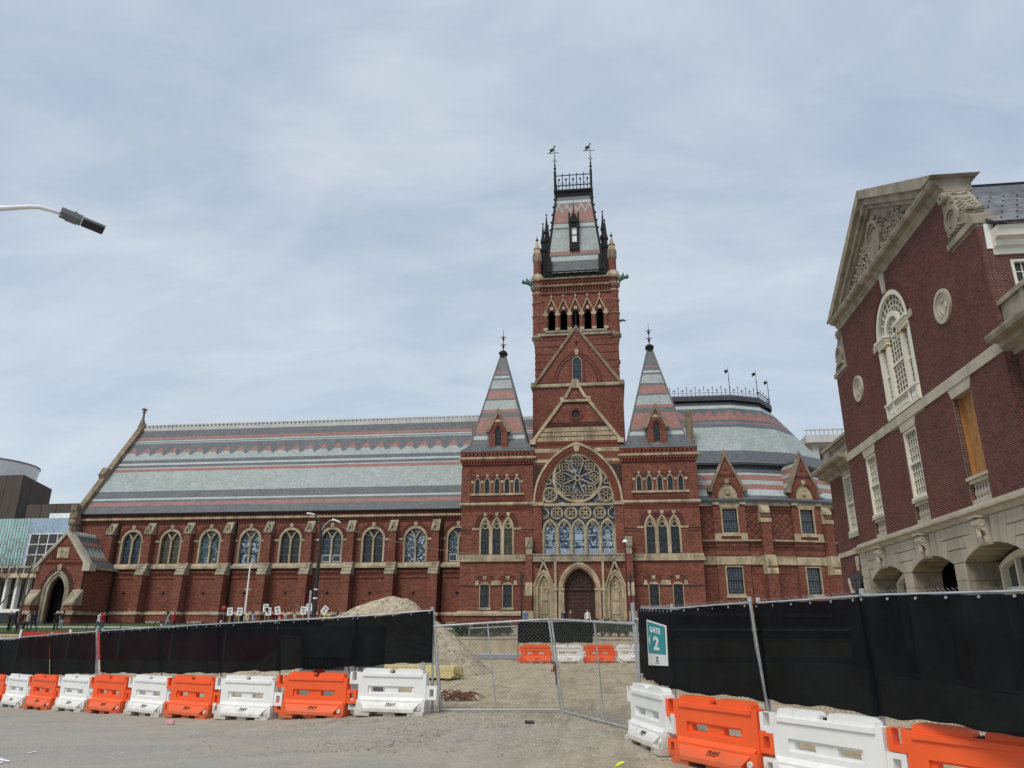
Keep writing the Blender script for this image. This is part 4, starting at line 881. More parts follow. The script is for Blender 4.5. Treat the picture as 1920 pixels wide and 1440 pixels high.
# gable end, coping, finial
part('gable_end', MB(Fr((X0, 0, 0), (0, 1, 0), (-1, 0, 0))).ext([(83, 14.5), (101, 14.5), (92, 27.3)], -.6, 0), BR, H)
G = Fr((X0, 0, 0), (0, 1, 0), (-1, 0, 0))
part('gable_coping', MB(G).strip([(81.9, 14.9), (92, 29.0), (102.1, 14.9)], [(82.5, 14.6), (92, 27.9), (101.5, 14.6)], -.45, .3), 'stone_dirty', H)
part('kneeler', MB(G).box(81.7, 83.3, -.5, .4, 13.6, 15.3).box(81.9, 83.2, -.4, .3, 12.9, 13.6).box(81.6, 82.4, -.45, .35, 15.3, 16.0), 'stone_dirty', H)
for f in (.4,): y, z = RA[0]+(RB[0]-RA[0])*f, RA[1]+(RB[1]-RA[1])*f; part('coping_block', MB(G).ext([(y-.75, z-.45), (y+.25, z+.95), (y-.35, z+1.25), (y-1.05, z+.25)], -.46, .34), 'stone_dirty', H)
part('gable_finial', MB(Fr((X0-.1, 92, 0))).lathe((0, 0), [(.55, 28.4), (.35, 29.2), (.2, 29.6), (.14, 30.4), (.26, 30.6), (.1, 30.8), (.05, 31.3)], 6).box(-.12, .12, -.42, .42, 30.9, 31.1).box(-.35, .35, -.1, .1, 30.91, 31.09), 'stone_dirty', H)
# roof furniture beside the tower
part('roof_vent', MB().box(-5.9, -5.2, 90.6, 91.4, 26.5, 30.0).box(-6.1, -5.0, 90.4, 91.6, 30.01, 30.3).box(-5.8, -5.3, 90.7, 91.3, 30.31, 30.7).tube([(-5.55, 91, 30.7), (-5.55, 91, 33.6)], [.07, .02], 5).ball((-5.55, 91, 31.9), .16, 6, 4).ball((-5.55, 91, 32.6), .16, 6, 4), 'iron', H)
for x, y, z0, z1 in ((-12.0, 82.2, 19.5, 24.5), (12.5, 82.2, 19.5, 25.2)):
    part('chimney', MB().box(x-.35, x+.35, y-.35, y+.35, z0, z1).box(x-.48, x+.48, y-.48, y+.48, z0+2.2, z0+2.6).box(x-.3, x+.3, y-.3, y+.3, z1+.001, z1+.35), 'stone_dirty', H)
# ---- west porch
PO = Fr((-58.2, 78, 0), (1, 0, 0), (0, -1, 0))
po = part('porch', MB(PO).plate([(-3.05, GZ), (3.05, GZ), (3.05, 8.6), (0, 12.0), (-3.05, 8.6)], [pointed(-.15, 1.05, GZ, 5.5, 7.45, 7)], -.7, 0).box(-3.05, -2.55, -5, -.701, GZ, 8.6).box(2.55, 3.05, -5, -.701, GZ, 8.6).box(-2.54, 2.54, -4.79, -.72, 8.2, 8.3), BR, H)
part('porch_shade_panel', MB(PO).box(-2.54, 2.54, -1.5, -1.4, GZ, 8.19), 'painted_inside_shade', po)  # near-black panel behind the arch, painting the vestibule's shade
part('door_rail', MB(PO).box(-1.0, .7, -1.39, -1.33, 3.3, 3.4).box(-.2, -.1, -1.39, -1.32, GZ, 4.6), 'lead', po)
part('porch_arch', MB(PO).strip(pointed(-.15, 1.62, GZ, 5.5, 8.05, 8), pointed(-.15, 1.35, GZ, 5.5, 7.75, 8), -.05, .16).strip(pointed(-.15, 1.34, GZ, 5.5, 7.73, 8), pointed(-.15, 1.03, GZ, 5.5, 7.43, 8), -.3, .06), 'sandstone_grey', po)
voussoirs(PO, po, -.15, 1.65, 2.1, 5.6, 8.1, 8.55, 10, -.02, .06, DK, 'voussoir', .45)
part('keystone', MB(PO).ext([(-.35, 8.0), (.05, 8.0), (.12, 8.5), (-.15, 8.7), (-.42, 8.5)], -.02, .2), ST, po)
part('relief_panel', MB(PO).box(-.85, .55, -.02, .08, 9.35, 10.5).ring(-.15, 9.95, .22, .35, .08, .14, 12).strip([(-.6, 9.6), (-.15, 9.45), (.3, 9.6)], [(-.6, 9.75), (-.15, 9.6), (.3, 9.75)], .08, .13), ST, po)
part('gable_coping', MB(PO).strip([(-3.5, 8.3), (0, 12.55), (3.5, 8.3)], [(-3.05, 8.3), (0, 12.0), (3.05, 8.3)], -.8, .22).box(-3.6, -2.7, -.8, .3, 7.9, 8.75).box(2.7, 3.6, -.8, .3, 7.9, 8.75), 'limestone', po)
part('gable_finial', MB(PO).lathe((0, -.3), [(.3, 12.3), (.22, 12.9), (.4, 13.2), (.42, 13.45), (.2, 13.7), (.25, 13.95), (.05, 14.3)], 8), 'stone_dirty', po)
b = MB(PO); dentils(b, -2.6, 2.6, .25, .12, -.01, .1, 8.6, 8.8); b.box(-2.7, 2.7, -.01, .08, 8.85, 8.95); dentils(b, -1.6, -.95, .2, .1, -.01, .09, 9.3, 10.2); b.box(-2.1, 2.1, -.01, .05, 9.2, 9.28); b.box(-1.05, 1.05, -.01, .05, 10.75, 10.85)
part('brick_dentil', b, MBK, po)
for sx in (-1, 1):
    x = sx*2.55
    part('corner_buttress', MB(PO).loft([[(x-.55, .0, z), (x+.55, .0, z), (x+.55, d, z), (x-.55, d, z)] for z, d in ((GZ, 1.3), (4.2, 1.2))]), BR, po)
    part('buttress_weathering', MB(PO).loft([[(x-.6, .0, z), (x+.6, .0, z), (x+.6, d, z), (x-.6, d, z)] for z, d in ((4.2, 1.3), (4.45, 1.3), (5.9, .08))]), 'sandstone_grey', po)
part('plinth_stone', MB(PO).loft([[(-3.4, .3, z), (-1.75, .3, z), (-1.75, d, z), (-3.4, d, z)] for z, d in ((3.2, 1.5), (3.6, 1.3))]).loft([[(1.45, .3, z), (3.4, .3, z), (3.4, d, z), (1.45, d, z)] for z, d in ((3.2, 1.5), (3.6, 1.3))]).box(3.05, 3.4, -5, .3, 3.2, 3.55), 'sandstone_grey', po)
m = MB(PO); pb = [(0, .25, 0), (.25, .34, 2), (.34, .42, 1), (.42, .7, 0), (.7, .78, 2), (.78, 1, 0)]
for sx in (-1, 1):
    Q = lambda f, d: (sx*(3.35-3.35*f), d, 8.35+3.75*f)
    for a, b_, k in pb: m.mi = k; m.quad(Q(a, -.75), Q(a, -5.1), Q(b_, -5.1), Q(b_, -.75))
    if sx > 0:
        for k in range(6): d = -.9-.7*k; m.mi = 1; m.quad(*[(p_[0]+.012, p_[1], p_[2]+.012) for p_ in (Q(.42, d), Q(.42, d-.68), Q(.43, d-.68), Q(.64, d-.34))])
part('porch_roof', m, SL, po, fix=False)
cb = MB(PO)
for k in range(9): cb.box(-.14, .14, -1.3-.42*k, -1.05-.42*k, 12.1, 12.42)
part('ridge_cresting', cb.box(-.12, .12, -5, -.8, 11.95, 12.1), 'pale_concrete', po)
part('porch_cornice', MB(PO).box(3.05, 3.5, -5, -.75, 8.15, 8.35), ST, po)
part('downpipe', MB(PO).tube([(2.95, .12, 2.0), (2.95, .12, 8.0)], .07, 6).tube([(3.35, -4.5, 2.0), (3.35, -4.5, 8.1)], .08, 6), 'iron', po)
# ---- theatre wing (polygonal)
SV = [Vector((12.18, 77.9)), Vector((18.75, 78.15)), Vector((25.3, 80.4)), Vector((30.6, 84.8)), Vector((33.6, 91.5))]
def offs(P, d):
    out = []
    for i, p in enumerate(P):
        ns = []
        for a, b in ((i-1, i), (i, i+1)):
            if a >= 0 and b < len(P): e = (P[b]-P[a]).normalized(); ns.append(Vector((e.y, -e.x)))
        n = sum(ns, Vector((0, 0))).normalized(); out.append(p+n*d/max(.5, n.dot(ns[0])))
    return out
def sfacet(i, bays):
    A, B = SV[i], SV[i+1]; L = (B-A).length; u = (B-A)/L
    F = Fr((A.x, A.y, 0), (u.x, u.y, 0), (u.y, -u.x, 0))
    part('theatre_wall', MB(F).box(0, L, -.5, 0, GZ, 14.1), BR, H)
    for z0, z1, e, mt_ in ((14.12, 14.46, .24, ST), (10.46, 10.6, .16, ST), (8.14, 8.42, .2, ST), (8.43, 8.92, .1, ST), (8.93, 8.98, .14, ST), (13.86, 14.0, .1, MBK), (9.9, 9.98, .08, DK), (10.2, 10.26, .1, DK), (3.2, 3.55, .4, ST)):
        part('stringcourse', MB(F).box(-.02, L+.05, -.02, e, z0, z1), mt_, H)
    part('plinth', MB(F).box(-.02, L+.05, -.02, .3, GZ-.3, 3.2), BR, H)
    b = dentils(MB(F), 0, L, .3, .17, -.01, .18, 13.62, 13.85); dentils(b, 0, L, .2, .09, -.01, .08, 9.62, 9.82); b.box(0, L, -.01, .05, 13.35, 13.42)
    part('brick_dentil', b, MBK, H)
    cv = MB(F); n = int(L/.42)
    for k in range(n): x = (k+.5)*L/n; cv.ext([(x-.15, 8.5), (x-.06, 8.48), (x+.15, 8.84), (x+.06, 8.86)], .1, .13)
    part('carved_chevron', cv, 'sandstone_grey', H)
    for c in bays:
        W_ = 1.62; dB = .25
        ap = [(c-W_, GZ), (c+W_, GZ), (c+W_, 15.75), (c, 19.3), (c-W_, 15.75)]
        bay = part('theatre_bay', MB(F).plate(ap, [rect(c-.88, c+.88, 5.2, 8.0), rect(c-.86, c+.86, 11.2, 13.85), pointed(c, 1.0, 14.5, 15.0, 16.4, 7)], .0, dB), BR, H)
        part('lunette', MB(F).ext(pointed(c, 1.02, 14.4, 15.0, 16.42, 7), .02, .14).ring(c, 15.3, .42, .55, .14, .2, 16).ball((c, .16, 15.35), .26, 8, 6).ring(c-.62, 14.75, .1, .18, .14, .18, 8).ring(c+.62, 14.75, .1, .18, .14, .18, 8), ST, bay)
        voussoirs(F, bay, c, 1.03, 1.32, 15.0, 16.45, 16.75, 8, dB-.02, dB+.06, MBK, 'hood_arch', .03)
        part('keystone', MB(F).ext([(c-.16, 16.35), (c+.16, 16.35), (c+.25, 16.72), (c, 16.85), (c-.25, 16.72)], dB-.02, dB+.12), ST, bay)
        part('string_block', MB(F).box(c-W_-.05, c-1.02, dB-.02, dB+.2, 14.12, 14.46).box(c+1.02, c+W_+.05, dB-.02, dB+.2, 14.12, 14.46).box(c-1.02, c+1.02, .1, dB+.04, 13.9, 14.5), ST, bay)
        part('gable_coping', MB(F).strip([(c-W_-.32, 15.5), (c, 19.7), (c+W_+.32, 15.5)], [(c-W_-.02, 15.5), (c, 19.15), (c+W_+.02, 15.5)], -.3, dB+.14).box(c-W_-.4, c-W_+.1, -.2, dB+.2, 15.45, 15.95).box(c+W_-.1, c+W_+.4, -.2, dB+.2, 15.45, 15.95), 'stone_dirty', bay)
        part('gable_finial', MB(F).lathe((c, .1), [(.24, 19.2), (.3, 19.5), (.2, 19.75), (.05, 20.0)], 6), 'stone_dirty', bay)
        b = dentils(MB(F), c-.9, c+.9, .2, .1, dB-.01, dB+.06, 17.05, 17.3); part('brick_dentil', b, DK, bay)
        part('brick_star', MB(F).box(c-.2, c+.2, dB-.01, dB+.04, 17.75, 17.85).box(c-.05, c+.05, dB-.01, dB+.041, 17.6, 18.0), DK, bay)
        for z0, z1, hwn in ((5.2, 8.0, .88), (11.2, 13.85, .86)):
            w = part('window', MB(F).strip(rect(c-hwn, c+hwn, z0, z1), rect(c-hwn+.14, c+hwn-.1, z0+.12, z1-.1), .02, dB+.03, True), ST, bay)
            part('glass', MB(F).box(c-hwn+.1, c+hwn-.06, .0, .05, z0+.1, z1-.05), 'stained_blue', w)
            b = MB(F).box(c-hwn+.14, c+hwn-.1, .05, .12, (z0+z1)/2-.06, (z0+z1)/2+.06).strip(rect(c-hwn+.14, c+hwn-.1, z0+.12, z1-.1), rect(c-hwn+.24, c+hwn-.2, z0+.22, z1-.2), .05, .1, True)
            part('sash', b, 'black_metal', w)
            b = MB(F)
            for k in range(1, 6): x = c-hwn+.14+(2*hwn-.24)*k/6; b.box(x-.012, x+.012, .051, .062, z0+.2, z1-.2)
            for k in range(1, 9): z = z0+.12+(z1-z0-.22)*k/9; b.box(c-hwn+.2, c+hwn-.16, .051, .061, z-.012, z+.012)
            part('leading', b, 'lead', w)
            part('sill', MB(F).box(c-hwn-.12, c+hwn+.12, .02, dB+.12, z0-.26, z0), ST, w)
        part('quoin_stone', MB(F).box(c-W_-.02, c-.98, dB-.02, dB+.05, 10.62, 11.25).box(c+.98, c+W_+.02, dB-.02, dB+.05, 10.62, 11.25).box(c-W_-.03, c+W_+.03, dB-.02, dB+.12, 10.44, 10.6).box(c-W_-.03, c+W_+.03, dB-.02, dB+.07, 8.14, 8.94), ST, bay)
        b = MB(F)
        for z in (10.2, 9.9, 9.0): b.box(c-W_, c+W_, dB-.01, dB+.04, z, z+.06)
        dentils(b, c-W_, c+W_, .2, .09, dB-.01, dB+.05, 9.6, 9.8); part('dark_band', b, DK, bay)
        # roof of the gable
        m = MB(F); gb = [(0, .12, 0), (.12, .3, 1), (.3, .48, 2), (.48, .6, 1), (.6, .8, 2), (.8, .9, 1), (.9, 1, 3)]
        for sx in (-1, 1):
            Q = lambda f, d: (c+sx*(W_+.1)*(1-f), d, 15.6+3.55*f)
            for a, b_, k in gb: m.mi = k; m.quad(Q(a, -.1), Q(a, -4.6), Q(b_, -4.6), Q(b_, -.1))
        part('bay_roof', m, SL, bay, fix=False)
    # diapered brick and panels
    segs = []; e = .15
    for c in bays: segs += [(e, c-1.62), (c+1.62, L-e)]
    if not bays: segs = [(e, L-e)]
    b = MB(F)
    for a, q in segs:
        if q-a < .3: continue
        z0, z1, st = 10.7, 13.3, .62
        for sg in (1, -1):
            k = a-(z1-z0)
            while k < q+(z1-z0):
                # line x = k + (z-z0) (or mirrored), clipped to the panel
                pts = [(k, z0), (k+(z1-z0), z1)] if sg > 0 else [(k, z1), (k+(z1-z0), z0)]
                (xa, za), (xb, zb) = pts; ta = max(0, (a-xa)/(xb-xa)); tb = min(1, (q-xa)/(xb-xa))
                if tb-ta > .03: b.bar((xa+(xb-xa)*ta, za+(zb-za)*ta), (xa+(xb-xa)*tb, za+(zb-za)*tb), .055, -.01, .018+.002*sg)
                k += st*1.2
    part('diaper_brick', b, DK, H)
    b = MB(F)
    for a, q in segs:
        if q-a > .6: b.strip(rect(a+.12, q-.12, 3.7, 7.5), rect(a+.28, q-.28, 3.7, 7.3), -.01, .06, True)
    part('wall_panel', b, BR, H)
    return F, L
sfacet(0, [3.15]); sfacet(1, [4.75]); sfacet(2, [])
for i in (1, 2):
    p = SV[i]; e = ((SV[i+1]-SV[i]).normalized()+(SV[i]-SV[i-1]).normalized()).normalized(); F = Fr((p.x, p.y, 0), (e.x, e.y, 0), (e.y, -e.x, 0))
    b = part('theatre_buttress', MB(F).box(-.52, .52, -.3, 1.0, GZ, 8.0).box(-.5, .5, -.3, .55, 8.0, 13.0), BR, H)
    for z0, d0, s_ in ((7.2, 1.08, 1), (8.1, .9, 1), (12.3, .62, 0)):
        part('weathering', MB(F).loft([[(-.56, 0, z), (.56, 0, z), (.56, d, z), (-.56, d, z)] for z, d in ((z0, d0), (z0+.3, d0), (z0+.95, d0-.2-.3*(1-s_)))]), ST, b)
    part('weathering', MB(F).loft([[(-.54, 0, z), (.54, 0, z), (.54, d, z), (-.54, d, z)] for z, d in ((13.26, .5), (13.5, .5), (14.3, .16))]), ST, b)
def ring_roof(name, A, B, za, zb, bands, first=0, zig=None):
    m = MB()
    for i in range(len(A)-1):
        P = lambda t, f: tuple(((A[i]*(1-t)+A[i+1]*t)*(1-f)+(B[i]*(1-t)+B[i+1]*t)*f).to_3d()+Vector((0, 0, za+(zb-za)*f)))
        for a, b_, k in bands: m.mi = k; m.quad(P(0, a), P(1, a), P(1, b_), P(0, b_))
    o = part(name, m, SL, H, fix=False)
    if zig:
        z0, z1, pitch = zig; mz = MB()
        for i in range(len(A)-1):
            n = max(1, round((B[i+1]-B[i]).length/pitch)); nn = (Vector(((A[i+1]-A[i]).y, -(A[i+1]-A[i]).x))).normalized()
            P = lambda t, f: tuple(((A[i]*(1-t)+A[i+1]*t)*(1-f)+(B[i]*(1-t)+B[i+1]*t)*f+nn*.015).to_3d()+Vector((0, 0, za+(zb-za)*f+.01)))
            for k in range(n): mz.face([mz.pt(*P(k/n, z0)), mz.pt(*P((k+1)/n, z0)), mz.pt(*P((k+.5)/n, z1))])
        part('slate_zigzag', mz, 'slate_red', H, fix=False)
    return o
E0 = offs(SV, .45); I0 = offs(SV, -3.1)
ring_roof('theatre_lower_roof', E0, I0, 14.55, 18.55, [(0, .14, 0), (.14, .33, 4), (.33, .49, 2), (.49, .62, 1), (.62, .80, 2), (.80, .86, 4), (.86, 1, 0)])
ring_roof('theatre_drum', I0, I0, 18.5, 19.05, [(0, 1, 3)])
ring_roof('theatre_gutter', offs(SV, .5), offs(SV, .5), 14.40, 14.62, [(0, 1, 3)]); ring_roof('theatre_soffit', offs(SV, .5), SV, 14.47, 14.47, [(0, 1, 3)])
I1 = offs(SV, -2.75)
ring_roof('drum_gutter', I1, I1, 18.95, 19.2, [(0, 1, 3)])
TOP = [Vector((8.0, 88.0)), Vector((18.2, 88.1)), Vector((21.6, 89.6)), Vector((23.6, 93.0)), Vector((23.9, 98.0))]
ring_roof('theatre_roof', offs(SV, -2.7), TOP, 19.2, 28.4, [(0, .17, 0), (.17, .54, 1), (.54, .60, 0), (.60, .62, 2), (.62, .67, 0), (.67, .74, 2), (.74, .86, 0), (.86, .915, 4), (.915, 1, 3)], zig=(.738, .81, 1.25))
m = MB()
for i in range(4): m.box
T2 = offs(TOP, .5); ring_roof('theatre_crown', T2, T2, 28.3, 28.9, [(0, 1, 3)])
m = MB(); m.face([m.pt(p.x, p.y, 28.9) for p in T2]+[m.pt(8, 98, 28.9)]); part('theatre_crown_deck', m, 'iron', H)
b = MB(); T3 = offs(TOP, .3)
for i in range(4):
    A, B = T3[i], T3[i+1]; L = (B-A).length; n = max(2, round(L/.52))
    for z in (29.05, 29.35): b.tube([(A.x, A.y, z), (B.x, B.y, z)], .025, 4)
    for k in range(n+1):
        p = A+(B-A)*k/n; b.tube([(p.x, p.y, 28.9), (p.x, p.y, 30.15 if k % 2 == 0 else 29.55)], .028, 3)
        if k % 2 == 0: b.ball((p.x, p.y, 30.1), .07, 5, 3); b.box(p.x-.09, p.x+.09, p.y-.015, p.y+.015, 29.85, 29.9)
        else:
            for dx in (-.1, .1, 0): b.ball((p.x+dx, p.y, 29.62+(.12 if dx == 0 else 0)), .075, 5, 3)
part('iron_cresting', b, 'iron', H)
for p in (T3[1], T3[2], T3[3]):
    v = part('weather_vane', MB().tube([(p.x, p.y, 28.9), (p.x, p.y, 32.6)], [.06, .02], 5).ball((p.x, p.y, 31.0), .09, 5, 3), 'iron', H)
    part('vane_flag', MB().ext([(p.x-.05, 31.9), (p.x-.5, 31.7), (p.x-.4, 31.9), (p.x-.5, 32.15), (p.x-.05, 32.25)], p.y-.02, p.y+.02), 'iron', v)
# ================================================================== corner building (brick with limestone base)
FS = thing('brick_station', 'dark red brick building with carved stone pediment and limestone arcade base', 'building', (18, 32, 0))
FF = Fr((15.8, 0, 0), (0, 1, 0), (-1, 0, 0)); LS = 'limestone'
def along(mb, u0, u1, prof): return mb.loft([[(u, d, z) for d, z in prof] for u in (u0, u1)])
WC = [37.1, 32.1, 27.1]
pal = pointed(32.1, 1.85, 10.87, 14.5, 16.36, 10)
outer = [(23.868, 6.05), (40.3, 6.05), (40.3, 15.1), (38.45, 15.1), (38.45, 17.3), (25.75, 17.3), (25.75, 15.1), (23.868, 15.1)]
holes = [pal]+[rect(c-.7, c+.7, 6.12, 10.04) for c in WC]
gw2 = part('front_wall', MB(FF).plate(outer, holes, -.4, -.005), 'fire_mortar_wall', FS)
part('side_wall', MB(FF).box(39.9, 40.3, -9, -.41, 6.05, 15.1).box(24.3, 39.9, -1.6, -1.5, 6.05, 14.9).box(25.75, 26.2, -1.0, -.41, 15.1, 17.3).box(38.0, 38.45, -1.0, -.41, 15.1, 17.3), 'fire_mortar_wall', FS)
wl = part('wing_wall', MB(FF).plate(rect(40.3, 45.3, 0, 10.35), [rect(41.5, 42.9, 6.95, 10.08), pointed(42.2, 1.45, .0, 4.1, 5.0, 6)], -.75, -.355).box(44.9, 45.3, -8, -.751, 0, 10.35).box(40.31, 44.9, -1.6, -1.55, 0, 10.3), 'fire_mortar_wall', FS)
wn = part('near_wing_wall', MB(FF).box(17.5, 23.855, -.75, -.355, 5.0, 10.35), 'fire_mortar_wall', FS)
FR = Fr((0, 23.86, 0), (1, 0, 0), (0, -1, 0))
rw = part('return_wall', MB(FR).plate([(15.808, 6.05), (24, 6.05), (24, 14.2), (17.0, 14.2), (16.75, 15.1), (15.808, 15.1)], [rect(16.62, 17.9, 11.4, 13.7)], -.4, -.005), 'fire_mortar_wall', FS)
# bricks laid course by course
BH, BJ, BLS, BLH = .0557, .012, .2, .094
class Lay:
    def __init__(s): s.items = []
    def lay(s, F, own, u0f, u1f, z0, z1, gaps, d):
        z, r = z0, 0
        while z+BH < z1:
            zc = z+BH/2; ivs = [(u0f(zc), u1f(zc))]
            for g in gaps:
                q = g(zc)
                if q:
                    nv = []
                    for a, b in ivs:
                        if q[1] <= a or q[0] >= b: nv.append((a, b)); continue
                        if q[0] > a: nv.append((a, q[0]))
                        if q[1] < b: nv.append((q[1], b))
                    ivs = nv
            for a, b in ivs:
                per = BLS+BLH+2*BJ; k = math.floor(a/per)-1; x = k*per+(r % 2)*per*.5; row = []
                while x < b:
                    for L in (BLS, BLH):
                        p, q = max(x, a), min(x+L, b)
                        if q-p > .035: row.append([p, q])
                        x += L+BJ
                if row:
                    row[0][0] = a; row[-1][1] = b
                    for p, q in row: s.items.append((F, own, p, q, z, z+BH, d+random.uniform(-.0012, .0012)))
            z += BH+BJ; r += 1
arc = lambda c, hw, z0, zs, za: (lambda z: (c-hw, c+hw) if z0 <= z <= zs else ((c-hw*sqrt(max(0, 1-((z-zs)/(za-zs))**2)), c+hw*sqrt(max(0, 1-((z-zs)/(za-zs))**2))) if zs < z < za else None))
rc = lambda a, b, z0, z1: (lambda z: (a, b) if z0 <= z <= z1 else None)
LY = Lay()
gp = [arc(32.1, 1.87, 10.4, 14.5, 16.38), rc(23, 41, 10.43, 10.87)]+[rc(c-.72, c+.72, 6.05, 10.06) for c in WC]
LY.lay(FF, gw2, lambda z: 23.86 if z < 15.0 else 25.76, lambda z: 40.3 if z < 15.0 else 38.44, 6.12, 17.28, gp, -.005)
LY.lay(FF, wl, lambda z: 40.31, lambda z: 45.3, 2.2, 10.3, [rc(41.48, 42.92, 6.7, 10.4), rc(40, 46, 5.83, 6.12), arc(42.2, 1.47, 0, 4.1, 5.0)], -.355)
LY.lay(FF, wn, lambda z: 18.5, lambda z: 23.85, 6.1, 10.3, [], -.355)
LY.lay(FR, rw, lambda z: 15.8, lambda z: 18.4 if z > 10.5 else 16.16, 6.12, 15.0, [rc(16.6, 17.92, 11.38, 13.72), lambda z: (16.72, 19) if z > 14.0 else None], -.005)
camv = Vector((CAMX, 0, CAMZ))
def seen(it):
    F, own, p, q, z0, z1, d = it; P = F.P((p+q)/2, d, (z0+z1)/2); v = P-camv; dep = v.dot(_f)
    x, y = 960+1380*v.dot(_rt)/dep, 720-1380*v.dot(_up)/dep
    if not (0 < x < 1915 and 0 < y < 1120): return 0
    return (q-p)*abs(v.normalized().dot(F.n))/dep
LY.items.sort(key=seen, reverse=True)
bmeshes = {}
def brick_geo(mb, p, q, z0, z1, d0, d1):
    a = [mb.pt(u, d, z) for d in (d0, d1) for u, z in ((p, z0), (q, z0), (q, z1), (p, z1))]
    mb.face([a[4], a[5], a[6], a[7]])
    for k in range(4): mb.face([a[k], a[(k+1) % 4], a[4+(k+1) % 4], a[4+k]])
for it in LY.items[:300]:
    F, own, p, q, z0, z1, d = it; key = (id(F), round(q-p, 3))
    if key not in bmeshes:
        mb = MB(Fr((0, 0, 0), F.u, F.n)); brick_geo(mb, 0, q-p, 0, BH, -.004, .005); me = mb.mesh('brick', False); me.materials.append(MT['fire_brick']); bmeshes[key] = me
    o = bpy.data.objects.new('brick', bmeshes[key]); link(o, own); o.location = F.P(p, d, z0)
rest = {}
for it in LY.items[300:]:
    F, own, p, q, z0, z1, d = it; mb = rest.setdefault(own.name, (own, MB(F)))[1]; mb.fr = F; brick_geo(mb, p, q, z0, z1, d-.004, d+.005)
for own, mb in rest.values(): part('brick_courses', mb, 'fire_brick', own, kind='stuff', fix=False)
# stone trim
part('belt_course', along(MB(FF), 23.82, 40.34, [(-.3, 10.44), (.06, 10.44), (.06, 10.82), (.02, 10.86), (-.3, 10.86)]), LS, FS)
part('belt_course', along(MB(FF), 40.35, 45.34, [(-.6, 5.84), (-.3, 5.84), (-.3, 6.1), (-.6, 6.1)]), LS, FS)
part('base_cornice', along(MB(FF), 23.6, 40.62, [(-.3, 5.66), (.08, 5.66), (.14, 5.74), (.16, 5.82), (.3, 5.86), (.3, 5.95), (.1, 6.0), (.08, 6.12), (-.1, 6.12)]), LS, FS)
for c in WC:
    lt = part('lintel', MB(FF).ext([(c-.72, 10.05), (c+.72, 10.05), (c+.92, 10.435), (c-.92, 10.435)], -.2, .03), LS, FS)
    bl = part('balustrade', MB(FF).box(c-.7, c+.7, -.3, -.02, 6.121, 6.3).box(c-.7, c+.7, -.3, -.02, 6.86, 6.98).box(c-.78, c+.78, -.35, .05, 6.99, 7.1), LS, FS)
    for k in range(6): x = c-.55+.22*k; part('baluster', MB(FF).lathe((x, -.16), [(.07, 6.3), (.07, 6.34), (.045, 6.37), (.085, 6.5), (.06, 6.62), (.04, 6.72), (.06, 6.8), (.06, 6.86)], 8), LS, bl)
def sash(F, own, c, hw, z0, z1, d, nc=5, nr=8, frame=.1, mat='cream_paint', gl='window_glass', name='sash_window', bar=.013):
    w = part(name, MB(F).strip(rect(c-hw, c+hw, z0, z1), rect(c-hw+frame, c+hw-frame, z0+frame*.8, z1-frame), d-.2, d+.08, True), mat, own)
    part('pane', MB(F).box(c-hw+frame, c+hw-frame, d-.1, d-.07, z0+.05, z1-.05), gl, w)
    zm = (z0+z1)/2
    part('meeting_rail', MB(F).box(c-hw+frame, c+hw-frame, d-.07, d+.04, zm-.04, zm+.04), mat, w)
    b = MB(F); a0, a1 = c-hw+frame, c+hw-frame
    for k in range(1, nc): x = a0+(a1-a0)*k/nc; b.box(x-bar, x+bar, d-.068, d-.02, z0+.05, z1-.05)
    for k in range(1, nr):
        z = z0+.06+(z1-z0-.12)*k/nr
        if abs(z-zm) > .08: b.box(a0, a1, d-.068, d-.024, z-bar, z+bar)
    part('muntin', b, mat, w)
    part('sill', MB(F).box(c-hw-.02, c+hw+.02, d-.2, d+.16, z0-.1, z0-.001), mat, w)
    return w
sash(FF, FS, 37.1, .69, 7.2, 10.04, -.1); sash(FF, FS, 32.1, .69, 7.2, 10.04, -.1)
for c in WC: part('brick_reveal', MB(FF).box(c+.69, c+.699, -.39, -.006, 6.13, 10.03), 'fire_brick_flat', gw2)
bd = part('boarded_window', MB(FF).box(26.42, 27.78, -.36, -.3, 7.12, 10.04), 'plywood', FS, label='window opening boarded up with plywood')
part('board_reveal', MB(FF).box(26.41, 26.47, -.299, -.02, 7.12, 10.03).box(26.48, 27.78, -.299, -.1, 7.11, 7.17).box(27.74, 27.79, -.299, -.16, 7.18, 10.03), 'plywood', bd)
sash(FF, FS, 42.2, .69, 7.05, 10.06, -.45)
part('lintel', MB(FF).ext([(41.48, 10.07), (42.92, 10.07), (43.1, 10.34), (41.3, 10.34)], -.6, -.33), LS, FS)
part('sill', MB(FF).box(41.45, 42.95, -.6, -.28, 6.7, 6.93), LS, FS)
# round-arched brick doorway of the wing
da = part('door_arch', MB(FF).strip(pointed(42.2, 1.75, 4.1, 4.1, 5.32, 8), pointed(42.2, 1.46, 4.1, 4.1, 5.01, 8), -.38, -.33), 'fire_brick', FS)
part('keystone', MB(FF).ext([(42.06, 4.95), (42.34, 4.95), (42.42, 5.7), (41.98, 5.7)], -.38, -.28), LS, da)
for sx in (-1, 1): part('springer_stone', MB(FF).ext([(42.2+sx*1.4, 3.85), (42.2+sx*1.62, 3.8), (42.2+sx*2.0, 4.6), (42.2+sx*1.8, 4.68)], -.38, -.28), LS, da)
part('red_door', MB(FF).box(40.8, 43.6, -1.4, -1.3, 0, 4.0), 'red_paint', da)
part('fanlight_bar', MB(FF).box(40.8, 43.6, -1.3, -1.2, 4.0, 4.15), 'cream_paint', da)
